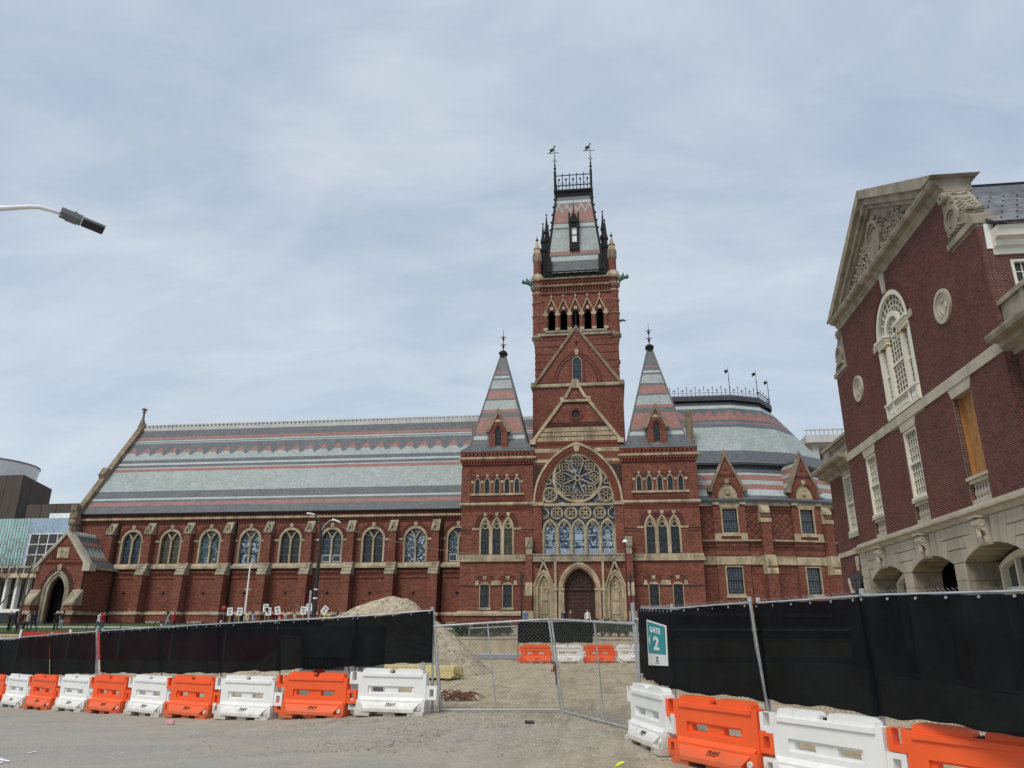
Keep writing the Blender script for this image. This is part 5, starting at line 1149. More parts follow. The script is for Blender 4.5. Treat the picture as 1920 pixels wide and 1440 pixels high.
# wing cornices and parapets
for u0, u1, nm in ((40.31, 45.4, 'wing_cornice'), (17.5, 23.84, 'near_wing_cornice')):
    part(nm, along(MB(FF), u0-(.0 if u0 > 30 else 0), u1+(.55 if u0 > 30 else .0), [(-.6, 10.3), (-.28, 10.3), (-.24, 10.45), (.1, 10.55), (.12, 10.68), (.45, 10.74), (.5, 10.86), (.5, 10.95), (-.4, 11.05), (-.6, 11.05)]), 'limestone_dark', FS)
pa = part('parapet', MB(FF).box(44.2, 45.4, -.5, -.2, 11.05, 12.0).box(40.32, 40.8, -.5, -.2, 11.05, 12.0).box(40.8, 44.2, -.5, -.2, 11.05, 11.28).box(40.32, 45.5, -.56, -.12, 12.01, 12.18).box(40.8, 44.2, -.45, -.25, 11.85, 12.0), 'limestone_dark', FS)
for k in range(14): x = 40.95+.24*k; part('baluster', MB(FF).lathe((x, -.35), [(.07, 11.28), (.04, 11.33), (.085, 11.48), (.04, 11.7), (.07, 11.85)], 8), 'limestone_dark', pa)
part('parapet', MB(FF).box(17.5, 23.84, -.5, -.2, 11.05, 12.0).box(17.5, 23.85, -.58, -.1, 12.01, 12.18).box(22.4, 22.6, -.2, -.15, 11.06, 12.0), 'limestone_dark', FS)
part('wing_roof_deck', MB(FF).box(17.5, 23.86, -9, -.6, 10.9, 11.0).box(40.31, 45.3, -9, -.6, 10.9, 11.0), 'lead', FS)
# limestone arcade
az = .16; RR = 4.62
pp = lambda r, a: (r*sin(radians(a)), az+r*cos(radians(a)))
def onray(a, z): return ((z-az)*math.tan(radians(a)), z)
bs = part('arcade_wall', MB(FF).plate(rect(19.6, 40.55, 0, 5.66), [pointed(c, 2.06, 0.0, 4.29, 4.77, 8) for c in (37.1, 32.1, 27.1, 22.1)], -1.15, .0), 'limestone_dark', FS)
J = .012
for c in (37.1, 32.1, 27.1, 22.1):
    for sx in (-1, 1):
        def blk(pts, nm='stone_block'):
            n = len(pts); cx_ = sum(p[0] for p in pts)/n; cz_ = sum(p[1] for p in pts)/n
            q = [(c+sx*(x+(J if x < cx_ else -J)), z+(J if z < cz_ else -J)) for x, z in pts]
            part(nm, MB(FF).ext(q, -.01, .035), LS, bs)
        an = [3.2, 9, 14.5, 20.4, 26.3]
        blk([pp(RR, an[0]), pp(RR, an[1]), onray(an[1], 5.65), onray(an[0], 5.65)], 'voussoir')
        blk([pp(RR, an[1]), pp(RR, an[2]), onray(an[2], 5.65), onray(an[1], 5.65)], 'voussoir')
        blk([pp(RR, an[2]), pp(RR, an[3]), onray(an[3], 5.2), onray(an[2], 5.2)], 'voussoir')
        blk([pp(RR, an[3]), pp(RR, an[4]), onray(an[4], 4.78), onray(an[3], 4.78)], 'voussoir')
        blk([onray(an[2], 5.22), (2.5, 5.22), (2.5, 5.65), onray(an[2], 5.65)])
        blk([onray(an[3], 4.8), (2.5, 4.8), (2.5, 5.2), onray(an[3], 5.2)])
        if c < 37 or sx < 0: blk([onray(an[4], 4.31), (2.5, 4.31), (2.5, 4.78), onray(an[4], 4.78)])
for c in (34.6, 29.6, 24.6):
    for k in range(7): z1 = 4.29-.62*k; part('stone_block', MB(FF).box(c-.44+J, c+.44-J, -.01, .035, max(0, z1-.6), z1), LS, bs)
for k in range(9): z1 = 5.65-.62*k; part('stone_block', MB(FF).box(39.66, 40.54, -.01, .04, max(0, z1-.6), z1), LS, bs)
# soffit and pier joints
b = MB(FF)
for c in (37.1, 32.1, 27.1):
    for k in range(7): z = 4.28-.62*k; b.box(c+2.045, c+2.062, -1.1, -.02, z-.012, z+.012).box(c-2.062, c-2.045, -1.1, -.02, z-.012, z+.012)
    for k in range(6):
        z = 4.28-.62*(k+.5)
        for s_ in (-1, 1): b.box(c+s_*2.053-.008, c+s_*2.053+.008, -.6-.25*(k % 2), -.58-.25*(k % 2), z-.3, z+.3)
    for a in (-20.4, -14.5, -9, -3.2, 3.2, 9, 14.5, 20.4): x, z = pp(RR, a); b.box(c+x-.01, c+x+.01, -1.1, -.02, z-.02, z-.004)
part('masonry_joint', b, 'stone_dirty', bs, kind='stuff')
for c in (37.1, 32.1, 27.1, 22.1):
    pf = [(.0, 4.72), (.12, 4.70), (.2, 4.78), (.22, 4.92), (.16, 5.02), (.2, 5.14), (.34, 5.24), (.42, 5.38), (.4, 5.52), (.3, 5.6), (.0, 5.6)]
    kb = part('scroll_bracket', along(MB(FF), c-.2, c+.2, pf), LS, FS)
    part('scroll_eye', MB(Fr((15.8, c, 0), (-1, 0, 0), (0, -1, 0))).ring(.28, 5.42, .05, .12, -.23, .23, 12).ring(.12, 4.82, .03, .07, -.22, .22, 10), LS, kb)
    part('bracket_block', MB(FF).box(c-.27, c+.27, -.01, .46, 5.6, 5.655), LS, kb)
    part('bracket_leaf', MB(FF).loft([[(c-w, .22+.1*sin(t*3), 4.8+.55*t), (c, .3+.1*sin(t*3), 4.8+.55*t), (c+w, .22+.1*sin(t*3), 4.8+.55*t)] for t, w in ((0, .05), (.3, .14), (.7, .12), (1, .05))], False, False), LS, kb)
# arcade infill
aw = part('arched_window', MB(FF).strip(pointed(27.1, 1.95, 1.6, 4.1, 4.6, 8), pointed(27.1, 1.72, 1.75, 4.05, 4.38, 8), -1.3, -1.0), 'cream_paint', FS)
b = MB(FF).box(25.4, 28.8, -1.24, -1.06, 3.25, 3.4)
for x in (26.25, 27.1, 27.95): b.box(x-.05, x+.05, -1.24, -1.07, 1.7, 4.45)
part('muntin', b, 'cream_paint', aw); part('pane', MB(FF).box(25.2, 29.0, -1.3, -1.25, 1.6, 4.7), 'window_glass_grey', aw)
part('stone_jamb', MB(FF).box(28.95, 29.14, -1.35, -.9, 0, 4.3), 'stone_dirty', aw)
dv = part('dark_opening', MB(FF).box(30.0, 34.2, -3.4, -3.3, 0, 4.9).box(29.9, 30.0, -3.3, -1.16, 0, 4.9).box(34.2, 34.3, -3.3, -1.16, 0, 4.9).box(30.0, 34.2, -3.3, -1.16, 4.85, 4.95), 'painted_inside_shade', FS)
part('plywood_hoarding', MB(FF).box(30.05, 34.1, -1.25, -1.18, 0, 3.25), 'plywood', dv)
aw = part('arched_window', MB(FF).strip(pointed(37.1, 1.95, 1.0, 4.1, 4.6, 8), pointed(37.1, 1.75, 1.1, 4.05, 4.4, 8), -1.3, -1.0), 'cream_paint', FS)
part('muntin', MB(FF).box(35.3, 38.9, -1.24, -1.07, 3.2, 3.32).box(36.2, 36.3, -1.24, -1.08, 1, 4.4).box(37.9, 38.0, -1.24, -1.08, 1, 4.4), 'cream_paint', aw)
part('pane', MB(FF).box(35.1, 39.1, -1.3, -1.25, 1.0, 4.7), 'window_glass_grey', aw)
part('plywood_panel', MB(FF).box(35.1, 35.9, -1.2, -.95, 0, 4.2), 'plywood', aw)
# pediment
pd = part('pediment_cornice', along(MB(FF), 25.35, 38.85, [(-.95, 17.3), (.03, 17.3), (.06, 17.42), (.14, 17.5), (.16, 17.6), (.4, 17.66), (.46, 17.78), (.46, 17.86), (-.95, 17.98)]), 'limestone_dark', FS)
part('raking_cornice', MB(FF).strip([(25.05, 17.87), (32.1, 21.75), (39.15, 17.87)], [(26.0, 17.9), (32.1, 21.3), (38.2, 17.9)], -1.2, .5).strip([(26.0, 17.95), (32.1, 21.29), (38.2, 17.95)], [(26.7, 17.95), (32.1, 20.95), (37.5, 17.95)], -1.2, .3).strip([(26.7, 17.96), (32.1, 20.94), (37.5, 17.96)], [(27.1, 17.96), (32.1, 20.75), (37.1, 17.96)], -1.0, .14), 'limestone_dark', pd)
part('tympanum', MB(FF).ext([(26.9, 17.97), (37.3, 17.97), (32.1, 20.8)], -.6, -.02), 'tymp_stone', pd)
b = MB(FF)
oval = lambda rx, rz, n=22: [(32.1+rx*cos(2*pi*k/n), 19.05+rz*sin(2*pi*k/n)) for k in range(n)]
b.strip(oval(.82, 1.0), oval(.66, .84), -.03, .18, True).strip(oval(.62, .8), oval(.5, .66), -.03, .1, True).ext(oval(.46, .6), -.03, .06)
part('cartouche', b, 'tymp_stone', pd)
b = MB(FF); rs = random.Random(3)
for sx in (-1, 1):
    for k in range(11):
        x = 1.0+.36*k+rs.uniform(-.05, .05); zt_ = 20.6-(x)*.545
        for j in range(4):
            z = 18.12+.36*j+rs.uniform(-.06, .06)
            if z+.18 < zt_-.1:
                r = rs.uniform(.1, .19); b.ring(32.1+sx*x, z, r*.45, r, -.03, rs.uniform(.05, .16), 9)
                b.tube([(32.1+sx*(x+.05), .06, z+r), (32.1+sx*(x+.16), .1, z+r+.08), (32.1+sx*(x+.26), .05, z+r-.02)], [.05, .06, .02], 5)
for a in range(10):
    t = 2*pi*a/10; b.ball((32.1+.95*cos(t), .06, 19.05+1.1*sin(t)), .13, 6, 4)
part('carved_foliage', b, 'tymp_stone', pd)
part('keystone', MB(FF).ext([(31.95, 16.4), (32.25, 16.4), (32.35, 17.3), (31.85, 17.3)], -.02, .08), LS, FS)
for yc in (37.13, 27.1):
    rd = part('roundel', MB(FF).ring(yc, 13.48, .52, .66, -.02, .09, 28).ring(yc, 13.48, .4, .5, -.02, .05, 28).disc(yc, 13.48, .52, -.02, .02, 28), LS, FS)
    part('relief', MB(FF).strip([(yc-.2, 13.7), (yc, 13.78), (yc+.2, 13.7), (yc+.22, 13.35), (yc, 13.12)], [(yc-.12, 13.64), (yc, 13.7), (yc+.12, 13.64), (yc+.13, 13.38), (yc, 13.22)], .02, .07).tube([(yc-.3, .04, 13.6), (yc-.32, .06, 13.35), (yc-.15, .05, 13.1)], .04, 5).tube([(yc+.3, .04, 13.6), (yc+.32, .06, 13.35), (yc+.15, .05, 13.1)], .04, 5), LS, rd)
# shoulder consoles
for sy, y0 in ((-1, 25.72), (1, 38.48)):
    X = lambda t: y0+sy*t
    prof = [(0.0, 15.32), (1.7, 15.32), (1.72, 15.55), (1.4, 15.75), (1.15, 16.05), (.95, 16.45), (.75, 16.85), (.55, 17.15), (0.0, 17.22)]
    cs = part('scroll_console', MB(FF).ext([(X(t), z) for t, z in prof], -.75, .04), 'tymp_stone', FS)
    part('coping', MB(FF).box(min(X(-.1), X(1.92)), max(X(-.1), X(1.92)), -1.0, .1, 15.08, 15.31), 'limestone_dark', cs)
    part('wreath', MB(FF).ring(X(.62), 16.0, .36, .52, .04, .14, 18).ring(X(.62), 16.0, .22, .3, .04, .1, 16).disc(X(.62), 16.0, .2, .03, .07, 12), 'tymp_stone', cs)
    part('volute', MB(FF).tube([(X(.28), -.8, 17.05), (X(.28), .16, 17.05)], .24, 12).ring(X(.28), 17.05, .08, .2, .1, .2, 12), 'tymp_stone', cs)
    b = MB(FF)
    for k in range(7):
        t = .62+.16*k; z = 16.95-1.2*(k/6)**.75
        if k < 6: b.tube([(X(t-.1), -.68, z+.06), (X(t), -.5, z+.1), (X(t+.04), -.3, z+.02), (X(t+.02), -.1, z+.09), (X(t-.06), .08, z+.0)], [.05, .1, .07, .1, .04], 6)
    for k in range(5): b.tube([(X(.15+.1*k), .04, 15.4+.1*k), (X(.2+.22*k), .1, 15.55), (X(.3+.28*k), .05, 15.42)], [.05, .06, .02], 5)
    part('acanthus', b, 'tymp_stone', cs)
# Venetian window
vw = part('venetian_window', MB(FF).strip(pointed(32.1, 1.85, 10.88, 14.5, 16.36, 12), pointed(32.1, 1.66, 11.0, 14.5, 16.17, 12), -.25, .0), 'cream_paint', FS)
part('pane', MB(FF).ext(pointed(32.1, 1.68, 10.95, 14.5, 16.18, 10), -.25, -.16), 'window_glass', vw)
part('inner_arch', MB(FF).strip(pointed(32.1, .92, 14.5, 14.5, 15.44, 10), pointed(32.1, .70, 14.5, 14.5, 15.22, 10), -.16, -.02), 'cream_paint', vw)
b = MB(FF)
for k in range(1, 12): a = pi*k/12; b.bar((32.1+.92*cos(a), 14.55+.92*sin(a)), (32.1+1.66*cos(a), 14.55+1.62*sin(a)), .03, -.16, -.11)
for rr_ in (1.18, 1.42): b.strip([(32.1+(rr_+.02)*cos(pi*k/14), 14.5+(rr_+.02)*sin(pi*k/14)) for k in range(15)], [(32.1+(rr_-.015)*cos(pi*k/14), 14.5+(rr_-.015)*sin(pi*k/14)) for k in range(15)], -.16, -.112)
for k in range(1, 8): a = pi*k/8; b.bar((32.1+.24*cos(a), 14.55+.24*sin(a)), (32.1+.70*cos(a), 14.55+.70*sin(a)), .026, -.16, -.11)
b.ring(32.1, 14.52, .22, .25, -.16, -.11, 14).ring(32.1, 14.52, .45, .475, -.16, -.112, 16)
for k in range(1, 5): x = 31.4+1.4*k/5; b.box(x-.013, x+.013, -.16, -.115, 11.65, 14.52)
for k in range(12): z = 11.75+.24*k; b.box(31.4, 32.8, -.16, -.117, z-.012, z+.012)
for sx in (-1, 1):
    x0 = 32.1+sx*1.3
    for x in (x0-.08, x0+.08): b.box(x-.012, x+.012, -.16, -.12, 11.65, 14.1)
    for k in range(10): z = 11.75+.24*k; b.box(x0-.24, x0+.24, -.16, -.122, z-.012, z+.012)
part('muntin', b, 'cream_paint', vw)
part('meeting_rail', MB(FF).box(31.4, 32.8, -.16, -.08, 13.05, 13.15).box(30.55, 31.05, -.16, -.09, 12.8, 12.88).box(33.15, 33.65, -.16, -.09, 12.8, 12.88), 'cream_paint', vw)
for sx in (-1, 1):
    for xx, ww in ((.86, .13), (1.62, .08)):
        x = 32.1+sx*xx; part('pilaster', MB(FF).box(x-ww, x+ww, -.16, -.01, 11.6, 14.1), 'cream_paint', vw); part('capital', MB(FF).box(x-ww-.03, x+ww+.03, -.16, .03, 14.101, 14.2), 'gold', vw)
    x = 32.1+sx*1.28
    part('entablature', MB(FF).box(x-.53, x+.5, -.16, .03, 14.201, 14.36).box(x-.56, x+.52, -.16, .07, 14.361, 14.5).box(x-.62, x+.56, -.16, .16, 14.501, 14.6), 'cream_paint', vw)
    part('impost_stone', MB(FF).box(min(32.1+sx*1.88, 32.1+sx*2.3), max(32.1+sx*1.88, 32.1+sx*2.3), -.02, .05, 14.3, 14.62), LS, FS)
vb = part('window_balustrade', MB(FF).box(30.27, 33.93, -.2, .14, 11.5, 11.6).box(30.27, 33.93, -.2, .08, 10.88, 10.98).box(30.3, 30.46, -.16, .1, 10.98, 11.5).box(33.74, 33.9, -.16, .1, 10.98, 11.5).box(31.12, 31.32, -.16, .1, 10.98, 11.5).box(32.88, 33.08, -.16, .1, 10.98, 11.5), 'cream_paint', vw)
for x in [30.56+.14*k for k in range(4)]+[31.43+.19*k for k in range(8)]+[33.17+.14*k for k in range(4)]:
    part('baluster', MB(FF).lathe((x, .02), [(.05, 10.98), (.03, 11.03), (.062, 11.18), (.03, 11.36), (.05, 11.5)], 7), 'cream_paint', vb)
part('arch_brick', MB(FF).strip(pointed(32.1, 2.12, 14.62, 14.62, 16.72, 12), pointed(32.1, 1.9, 14.62, 14.62, 16.5, 12), -.02, .012), 'fire_brick', FS)
# upper return: window, white cornice, slate roof
sash(FR, FS, 17.26, .64, 11.4, 13.7, -.1, 4, 6)
part('white_cornice', MB(Fr((0, 23.86, 0), (1, 0, 0), (0, -1, 0))).loft([[(u, d, z) for d, z in ((-.2, 13.86), (.06, 13.86), (.1, 14.05), (.22, 14.12), (.26, 14.3), (.46, 14.36), (.5, 14.55), (.55, 14.7), (-.2, 14.74))] for u in (16.15, 26)]), 'cream_paint', FS)
part('flashing', MB(FR).ext([(15.98, 14.1), (16.2, 14.1), (16.3, 15.0), (16.02, 15.05)], .0, .05), 'white_metal', FS)
RA2, RB2 = Vector((23.2, 14.75)), Vector((32.1, 21.5))
m = MB(); m.quad((16.1, RA2.x, RA2.y-.03), (27, RA2.x, RA2.y-.03), (27, RB2.x, RB2.y-.03), (16.1, RB2.x, RB2.y-.03)); m.quad((16.1, 41, 14.72), (27, 41, 14.72), (27, RB2.x, RB2.y-.03), (16.1, RB2.x, RB2.y-.03))
rf = part('main_roof', m, 'fire_slate', FS, fix=False)
e = (RB2-RA2).normalized(); nz = Vector((-e.y, e.x)); Ls = (RB2-RA2).length
sm = {}
def slate_box(mb, x0, x1, s0):
    mb.loft([[(x0, RA2.x+e.x*s+nz.x*h, RA2.y+e.y*s+nz.y*h), (x1, RA2.x+e.x*s+nz.x*h, RA2.y+e.y*s+nz.y*h), (x1, RA2.x+e.x*s+nz.x*(h+.016), RA2.y+e.y*s+nz.y*(h+.016)), (x0, RA2.x+e.x*s+nz.x*(h+.016), RA2.y+e.y*s+nz.y*(h+.016))] for s, h in ((s0, .03), (s0+.3, .004))])
allS = []
for r in range(int(Ls/.235)):
    x = 16.1-random.uniform(0, .3)
    while x < 26.9:
        w = random.uniform(.26, .42); allS.append((max(16.1, x), x+w-.012, r*.235)); x += w
allS.sort(key=lambda t: (t[0] > 18.6, t[2]))
for x0, x1, s0 in allS[:300]:
    if x1-x0 < .05: continue
    mb = MB(); slate_box(mb, x0, x1, s0); part('roof_slate', mb, 'fire_slate', rf, fix=False)
mb = MB()
for x0, x1, s0 in allS[300:]:
    if x1-x0 > .05: slate_box(mb, x0, x1, s0)
part('slate_courses', mb, 'fire_slate', rf, kind='stuff', fix=False)
b = MB()
for r in range(5):
    for k in range(9): s = .5+1.5*r; x = 16.5+.5*k+.25*(r % 2); y, z = RA2.x+e.x*s, RA2.y+e.y*s; b.box(x-.022, x+.022, y-.03, y+.03, z+.03, z+.09)
part('snow_guard', b, 'iron', rf, kind='stuff')
part('roof_ridge', MB().box(16.1, 27, 32.0, 32.2, 21.45, 21.6), 'iron', rf)
# ================================================================== ground
def sm(a, b, t): t = max(0, min(1, (t-a)/(b-a))); return t*t*(3-2*t)
def tz(x, y):
    z = 0.0
    if x < -1.4: l = .061*(x+1.4) if x > -6.5 else max(-1.3, -.311+.035*(x+6.5)); z += l*(1-sm(32, 44, y))
    if y < 19: z -= min(.2, .03*(19-y))
    if y > 48: z += min(.12, .012*(y-48))
    if y > 58.15: z = 1.30+min(1.0, (y-58.15)*.045)
    return z
def hitg(px, py, dz=0.0):
    d = ray(px, py); t = .0005
    while t < .09:
        x, y, z = CAMX+d.x*t, d.y*t, CAMZ+d.z*t
        if z <= tz(x, y)+dz: return Vector((x, y, z))
        t += .00003
    return Vector((x, y, z))
gx = [-1800, -900, -400, -200]+[-120+6*k for k in range(12)]+[-48+1.5*k for k in range(12)]+[-30+.5*k for k in range(100)]+[20+1.5*k for k in range(20)]+[60, 90, 150, 300, 700, 1800]
gy = [-60, -30, -12]+[-4+1*k for k in range(14)]+[10+.4*k for k in range(60)]+[34+.8*k for k in range(30)]+[58.1, 58.2, 60, 64, 68, 72, 78, 90, 120, 170, 260, 420, 800, 1500, 2500]
g = MB()
nz_ = random.Random(5)
for y in gy:
    for x in gx:
        amp = .012 if 9 < y < 57 and -30 < x < 20 else 0
        if y > 20 and y < 46 and abs(x) < 16: amp = .03
        g.pt(x, y, tz(x, y)+nz_.uniform(-amp, amp))
nxx = len(gx)
for j in range(len(gy)-1):
    for i in range(nxx-1): a = j*nxx+i; g.face([a, a+1, a+1+nxx, a+nxx])
struct('ground', g, 'ground_dirt').data.polygons.foreach_set('use_smooth', [True]*len(g.f))
def sheet(name, x0, x1, y0, y1, dz, mat, nx=30, ny=8):
    m = MB(); 
    for j in range(ny+1):
        for i in range(nx+1): x, y = x0+(x1-x0)*i/nx, y0+(y1-y0)*j/ny; m.pt(x, y, tz(x, y)+dz)
    for j in range(ny):
        for i in range(nx): a = j*(nx+1)+i; m.face([a, a+1, a+2+nx, a+1+nx])
    return struct(name, m, mat)
sheet('road', -130, 60, 51.0, 57.2, .03, 'asphalt')
sheet('pavement', -130, 60, 70.5, 73.5, .03, 'pale_concrete')
sheet('lawn', -110, -6, 59.2, 70.2, .035, 'lawn_base', 60, 6)
sheet('lawn', -80, -6, 73.8, 80.5, .035, 'lawn_base', 60, 6)
sheet('lawn', 6, 40, 59.2, 70.2, .035, 'lawn_base', 20, 6)
part('kerb', MB().box(-130, 60, 57.2, 57.4, -.1, .24), 'pale_concrete', kind='structure')
tag(part('retaining_wall', MB().box(-130, 45, 57.85, 58.3, -.3, 1.22).box(-130, 45, 57.8, 58.36, 1.23, 1.36), 'concrete'), 'low tan concrete retaining wall along the road below the hall lawn', 'wall')
# painted marks and litter on the street
def decal(name, px, mat, dz=.014):
    m = MB(); m.face([m.pt(*(hitg(x, y)+Vector((0, 0, dz)))) for x, y in px]); return part(name, m, mat, kind='structure')
decal('road_marking', [(50, 1413), (69, 1409), (67, 1410.5), (54, 1413.5)], 'white_print')
decal('road_marking', [(-30, 1417), (0, 1422), (19, 1428), (16, 1430), (0, 1427), (-30, 1424)], 'white_print')
decal('road_marking', [(-30, 1432), (0, 1429), (8, 1431), (-30, 1438)], 'white_print')
decal('paint_mark', [(1157, 1433), (1166, 1429), (1172, 1431), (1160, 1437), (1154, 1440)], 'cloth_yellow')
p = hitg(993, 1357); tag(part('drink_can', MB(Fr(p)).tube([(-.1, 0, .035), (.1, -.03, .035)], .034, 10), 'black_metal'), 'crushed dark drink can lying on the gravel before the gate', 'can')
p = hitg(320, 1358)
m = MB(Fr(p)); rr = random.Random(2)
m.loft([[(.14*cos(a)*s*rr.uniform(.7, 1.2), .1*sin(a)*s*rr.uniform(.7, 1.2), z+rr.uniform(0, .03)) for a in [2*pi*k/9 for k in range(9)]] for s, z in ((1, .005), (.8, .05), (.45, .09), (.1, .11))])
plain('pink_paper', (.55, .28, .30), .8, .3, 20); tag(part('crumpled_wrapper', m, 'pink_paper'), 'crumpled pink paper wrapper on the grey street', 'litter')
# ------------------------------------------------------------------ gravel on the ground
def rocks(mb, pts, smin, smax, rs, flat=.7):
    for (x, y, z) in pts:
        s = smin+(smax-smin)*rs.random()**2.2; a = rs.uniform(0, 6.28)
        v = [mb.pt(x+s*cos(a+k*pi/2)*rs.uniform(.7, 1.2), y+s*sin(a+k*pi/2)*rs.uniform(.7, 1.2), z+s*rs.uniform(-.1, .25)) for k in range(4)]
        t = mb.pt(x+s*.3*rs.uniform(-1, 1), y+s*.3*rs.uniform(-1, 1), z+s*flat*rs.uniform(.7, 1.2))
        for k in range(4): mb.face([v[k], v[(k+1) % 4], t])
rs = random.Random(11); mb = MB(); P = []
while len(P) < 12000:
    x = rs.gauss(.4, 2.6); y = 14+rs.random()**1.3*12
    if 12.5 < y < 27 and -9 < x < 6.5: P.append((x, y, tz(x, y)-.004))
for _ in range(2500): x, y = rs.uniform(-5, 2), rs.gauss(18.4, .7); P.append((x, y, tz(x, y)-.004))
for _ in range(2500): x, y = rs.uniform(-12, 8), rs.uniform(24, 46); P.append((x, y, tz(x, y)-.004))
rocks(mb, P, .006, .034, rs); part('loose_gravel', mb, 'rubble', kind='stuff', fix=False)
# gravel pile
mb = MB(); nr, na = 26, 56; rs = random.Random(4); PX, PY = -8.0, 38.2
def pile_h(x, y):
    dx, dy = (x-PX), (y-PY); dx2 = dx/1.0 if dx > 0 else dx/1.28
    r = sqrt(max(0, (abs(dx2)-.55 if abs(dx2) > .55 else 0)**2+(dy/1.05)**2)); a = atan2(dy, dx)
    r *= 1+.06*sin(3*a+.5)+.04*sin(7*a)
    h = 3.72-.80*sqrt(r*r+.16)+.1*sin(2.1*x+1.3*y)*.6+.05*sin(5*x-3*y)
    return h
pidx = []
for j in range(-34, 35):
    for i in range(-40, 34):
        x, y = PX+i*.2, PY+j*.2; h = pile_h(x, y)+rs.uniform(-.03, .03); mb.pt(x, y, max(-.3, h)); pidx.append(h)
wI = 74
for j in range(68):
    for i in range(73):
        a = j*wI+i; q = [a, a+1, a+1+wI, a+wI]
        if max(pidx[k] for k in q) > -.25: mb.face(q)
pl = part('gravel_pile', mb, 'gravel_stone', fix=False); tag(pl, 'tall heap of pale gravel standing behind the black screened fence', 'gravel pile')
mr = MB(); P = []
while len(P) < 9000:
    x, y = PX+rs.uniform(-7, 6), PY+rs.uniform(-6, 4); h = pile_h(x, y)
    if h > tz(x, y)-.05: P.append((x, y, h-.01))
rocks(mr, P, .015, .06, rs, .8); part('pile_stone', mr, 'rubble', pl, kind='stuff', fix=False)
# ------------------------------------------------------------------ water-filled barriers
BF = Fr((0, 0, 0), (1, 0, 0), (0, -1, 0))
class SlopeFr:
    def P(s, u, d, z):
        m_ = Vector((.1955, .287)); e_ = Vector((-.155, .23)).normalized(); n_ = Vector((.23, .155)).normalized()
        q = m_+e_*z+n_*d; return Vector((u, -q.x, q.y))
def barrier_body():
    m = MB(BF); H1, H2 = rect(-.56, -.2, .53, .64), rect(.16, .52, .53, .64); sl = rect(-.64, .58, .5, .67)
    full = rect(-.9, .9, .36, .97)
    m.plate(full, [H1, H2], -.06, .06); m.plate(full, [sl], .0605, .1); m.plate(full, [sl], -.1, -.0605)
    m.box(-.9, .9, -.17, .17, .12, .355)
    for s_ in (1, -1): m.loft([[(x, s_*d, z) for x, d in ((-a, .0), (a, .0), (a, dd), (-a, dd))] for z, a, dd in ((.42, .86, .1), (.40, .86, .115), (.17, .66, .27), (.10, .68, .275), (.09, .66, .26))])
    for a, b in ((-.9, -.5), (-.15, .15), (.5, .9)): m.box(a, b, -.25 if abs(a+b) > .5 else -.2, .25 if abs(a+b) > .5 else .2, 0, .118)
    for s_ in (1, -1): m.box(-.8, .8, .101 if s_ > 0 else -.13, .13 if s_ > 0 else -.101, .885, .95)
    for a, b in ((-.8, -.07), (.07, .8)): m.ext([(a, .971), (b, .971), (b, 1.02), (b-.03, 1.055), (b-.08, 1.07), (a+.08, 1.07), (a+.03, 1.055), (a, 1.02)], -.085, .085)
    m.plate(rect(-1.16, -.901, .70, .98), [rect(-1.09, -.97, .78, .985-.0051)], -.075, .075)
    m.plate(rect(-1.16, -.901, .10, .36), [rect(-1.09, -.97, .17, .30)], -.075, .075)
    m.plate(rect(.901, 1.17, .38, .69), [rect(.98, 1.09, .45, .62)], -.075, .075)
    return m
_bm = bpy.data.objects.new('tmp', barrier_body().mesh('body')); COL.objects.link(_bm)
bv = _bm.modifiers.new('b', 'BEVEL'); bv.width = .011; bv.segments = 2; bv.limit_method = 'ANGLE'; bv.angle_limit = radians(28)
BODY = bpy.data.meshes.new_from_object(_bm.evaluated_get(bpy.context.evaluated_depsgraph_get())); bpy.data.objects.remove(_bm)
def barrier(color):
    t = thing('water_barrier', 'x', 'barrier', local=True)
    me = BODY.copy(); me.materials.clear(); me.materials.append(MT[color]); link(bpy.data.objects.new('body', me), t)
    text_mesh('logo', 'TRANS', .085, SlopeFr(), .03, .004, -.02, 'black_print', t, .004, shear=.35, width=.26)
    part('logo_line', MB(SlopeFr()).box(-.1, .12, .002, .005, -.068, -.058), 'black_print', t)
    part('drain_plug', MB(BF).ring(.77, .2, .018, .05, .17, .2, 14).disc(.77, .2, .02, .17, .185, 8), 'barrier_white', t)
    part('fill_cap', MB().lathe((0, 0), [(.055, .97), (.055, .995), (.04, 1.0)], 12), 'black_metal', t)
    return t
PRO = {'orange': barrier('barrier_orange'), 'white': barrier('barrier_white')}
used = set()
def put_barrier(c, x, y, ang, label, group, tilt=0.0):
    if c not in used: used.add(c); o = PRO[c]
    else: o = dup(PRO[c])
    o.location = (x, y, tz(x, y)-.01); o.rotation_euler = (0, tilt, ang); o['label'] = label; o['group'] = group; return o
LROW = [(-2.36, 19.05), (-4.43, 19.35), (-6.47, 19.86), (-8.43, 20.61), (-10.29, 21.59), (-12.18, 22.51), (-14.04, 23.49), (-15.9, 24.45), (-17.72, 25.51), (-19.55, 26.6)]
llab = ['white barrier nearest the gate post in the left barrier row', 'orange barrier under the red diamond placard in the left row', 'white barrier third from the gate in the left row', 'orange barrier fourth from the gate in the left row', 'white barrier fifth from the gate in the left row', 'orange barrier sixth from the gate in the left row', 'white barrier seventh from the gate in the left row', 'orange barrier eighth from the gate in the left row', 'white barrier second from the left edge of the photo', 'orange barrier cut by the left edge of the photo']
for i, (x, y) in enumerate(LROW):
    a = LROW[min(i+1, len(LROW)-1)]; b_ = LROW[max(i-1, 0)]; put_barrier('white' if i % 2 == 0 else 'orange', x, y, atan2(b_[1]-a[1], b_[0]-a[0]), llab[i], 'barriers along the left fence')
JN = [(3.40, 16.2), (4.06, 14.2), (5.34, 12.55), (6.62, 10.88), (7.95, 9.25), (9.3, 7.6)]
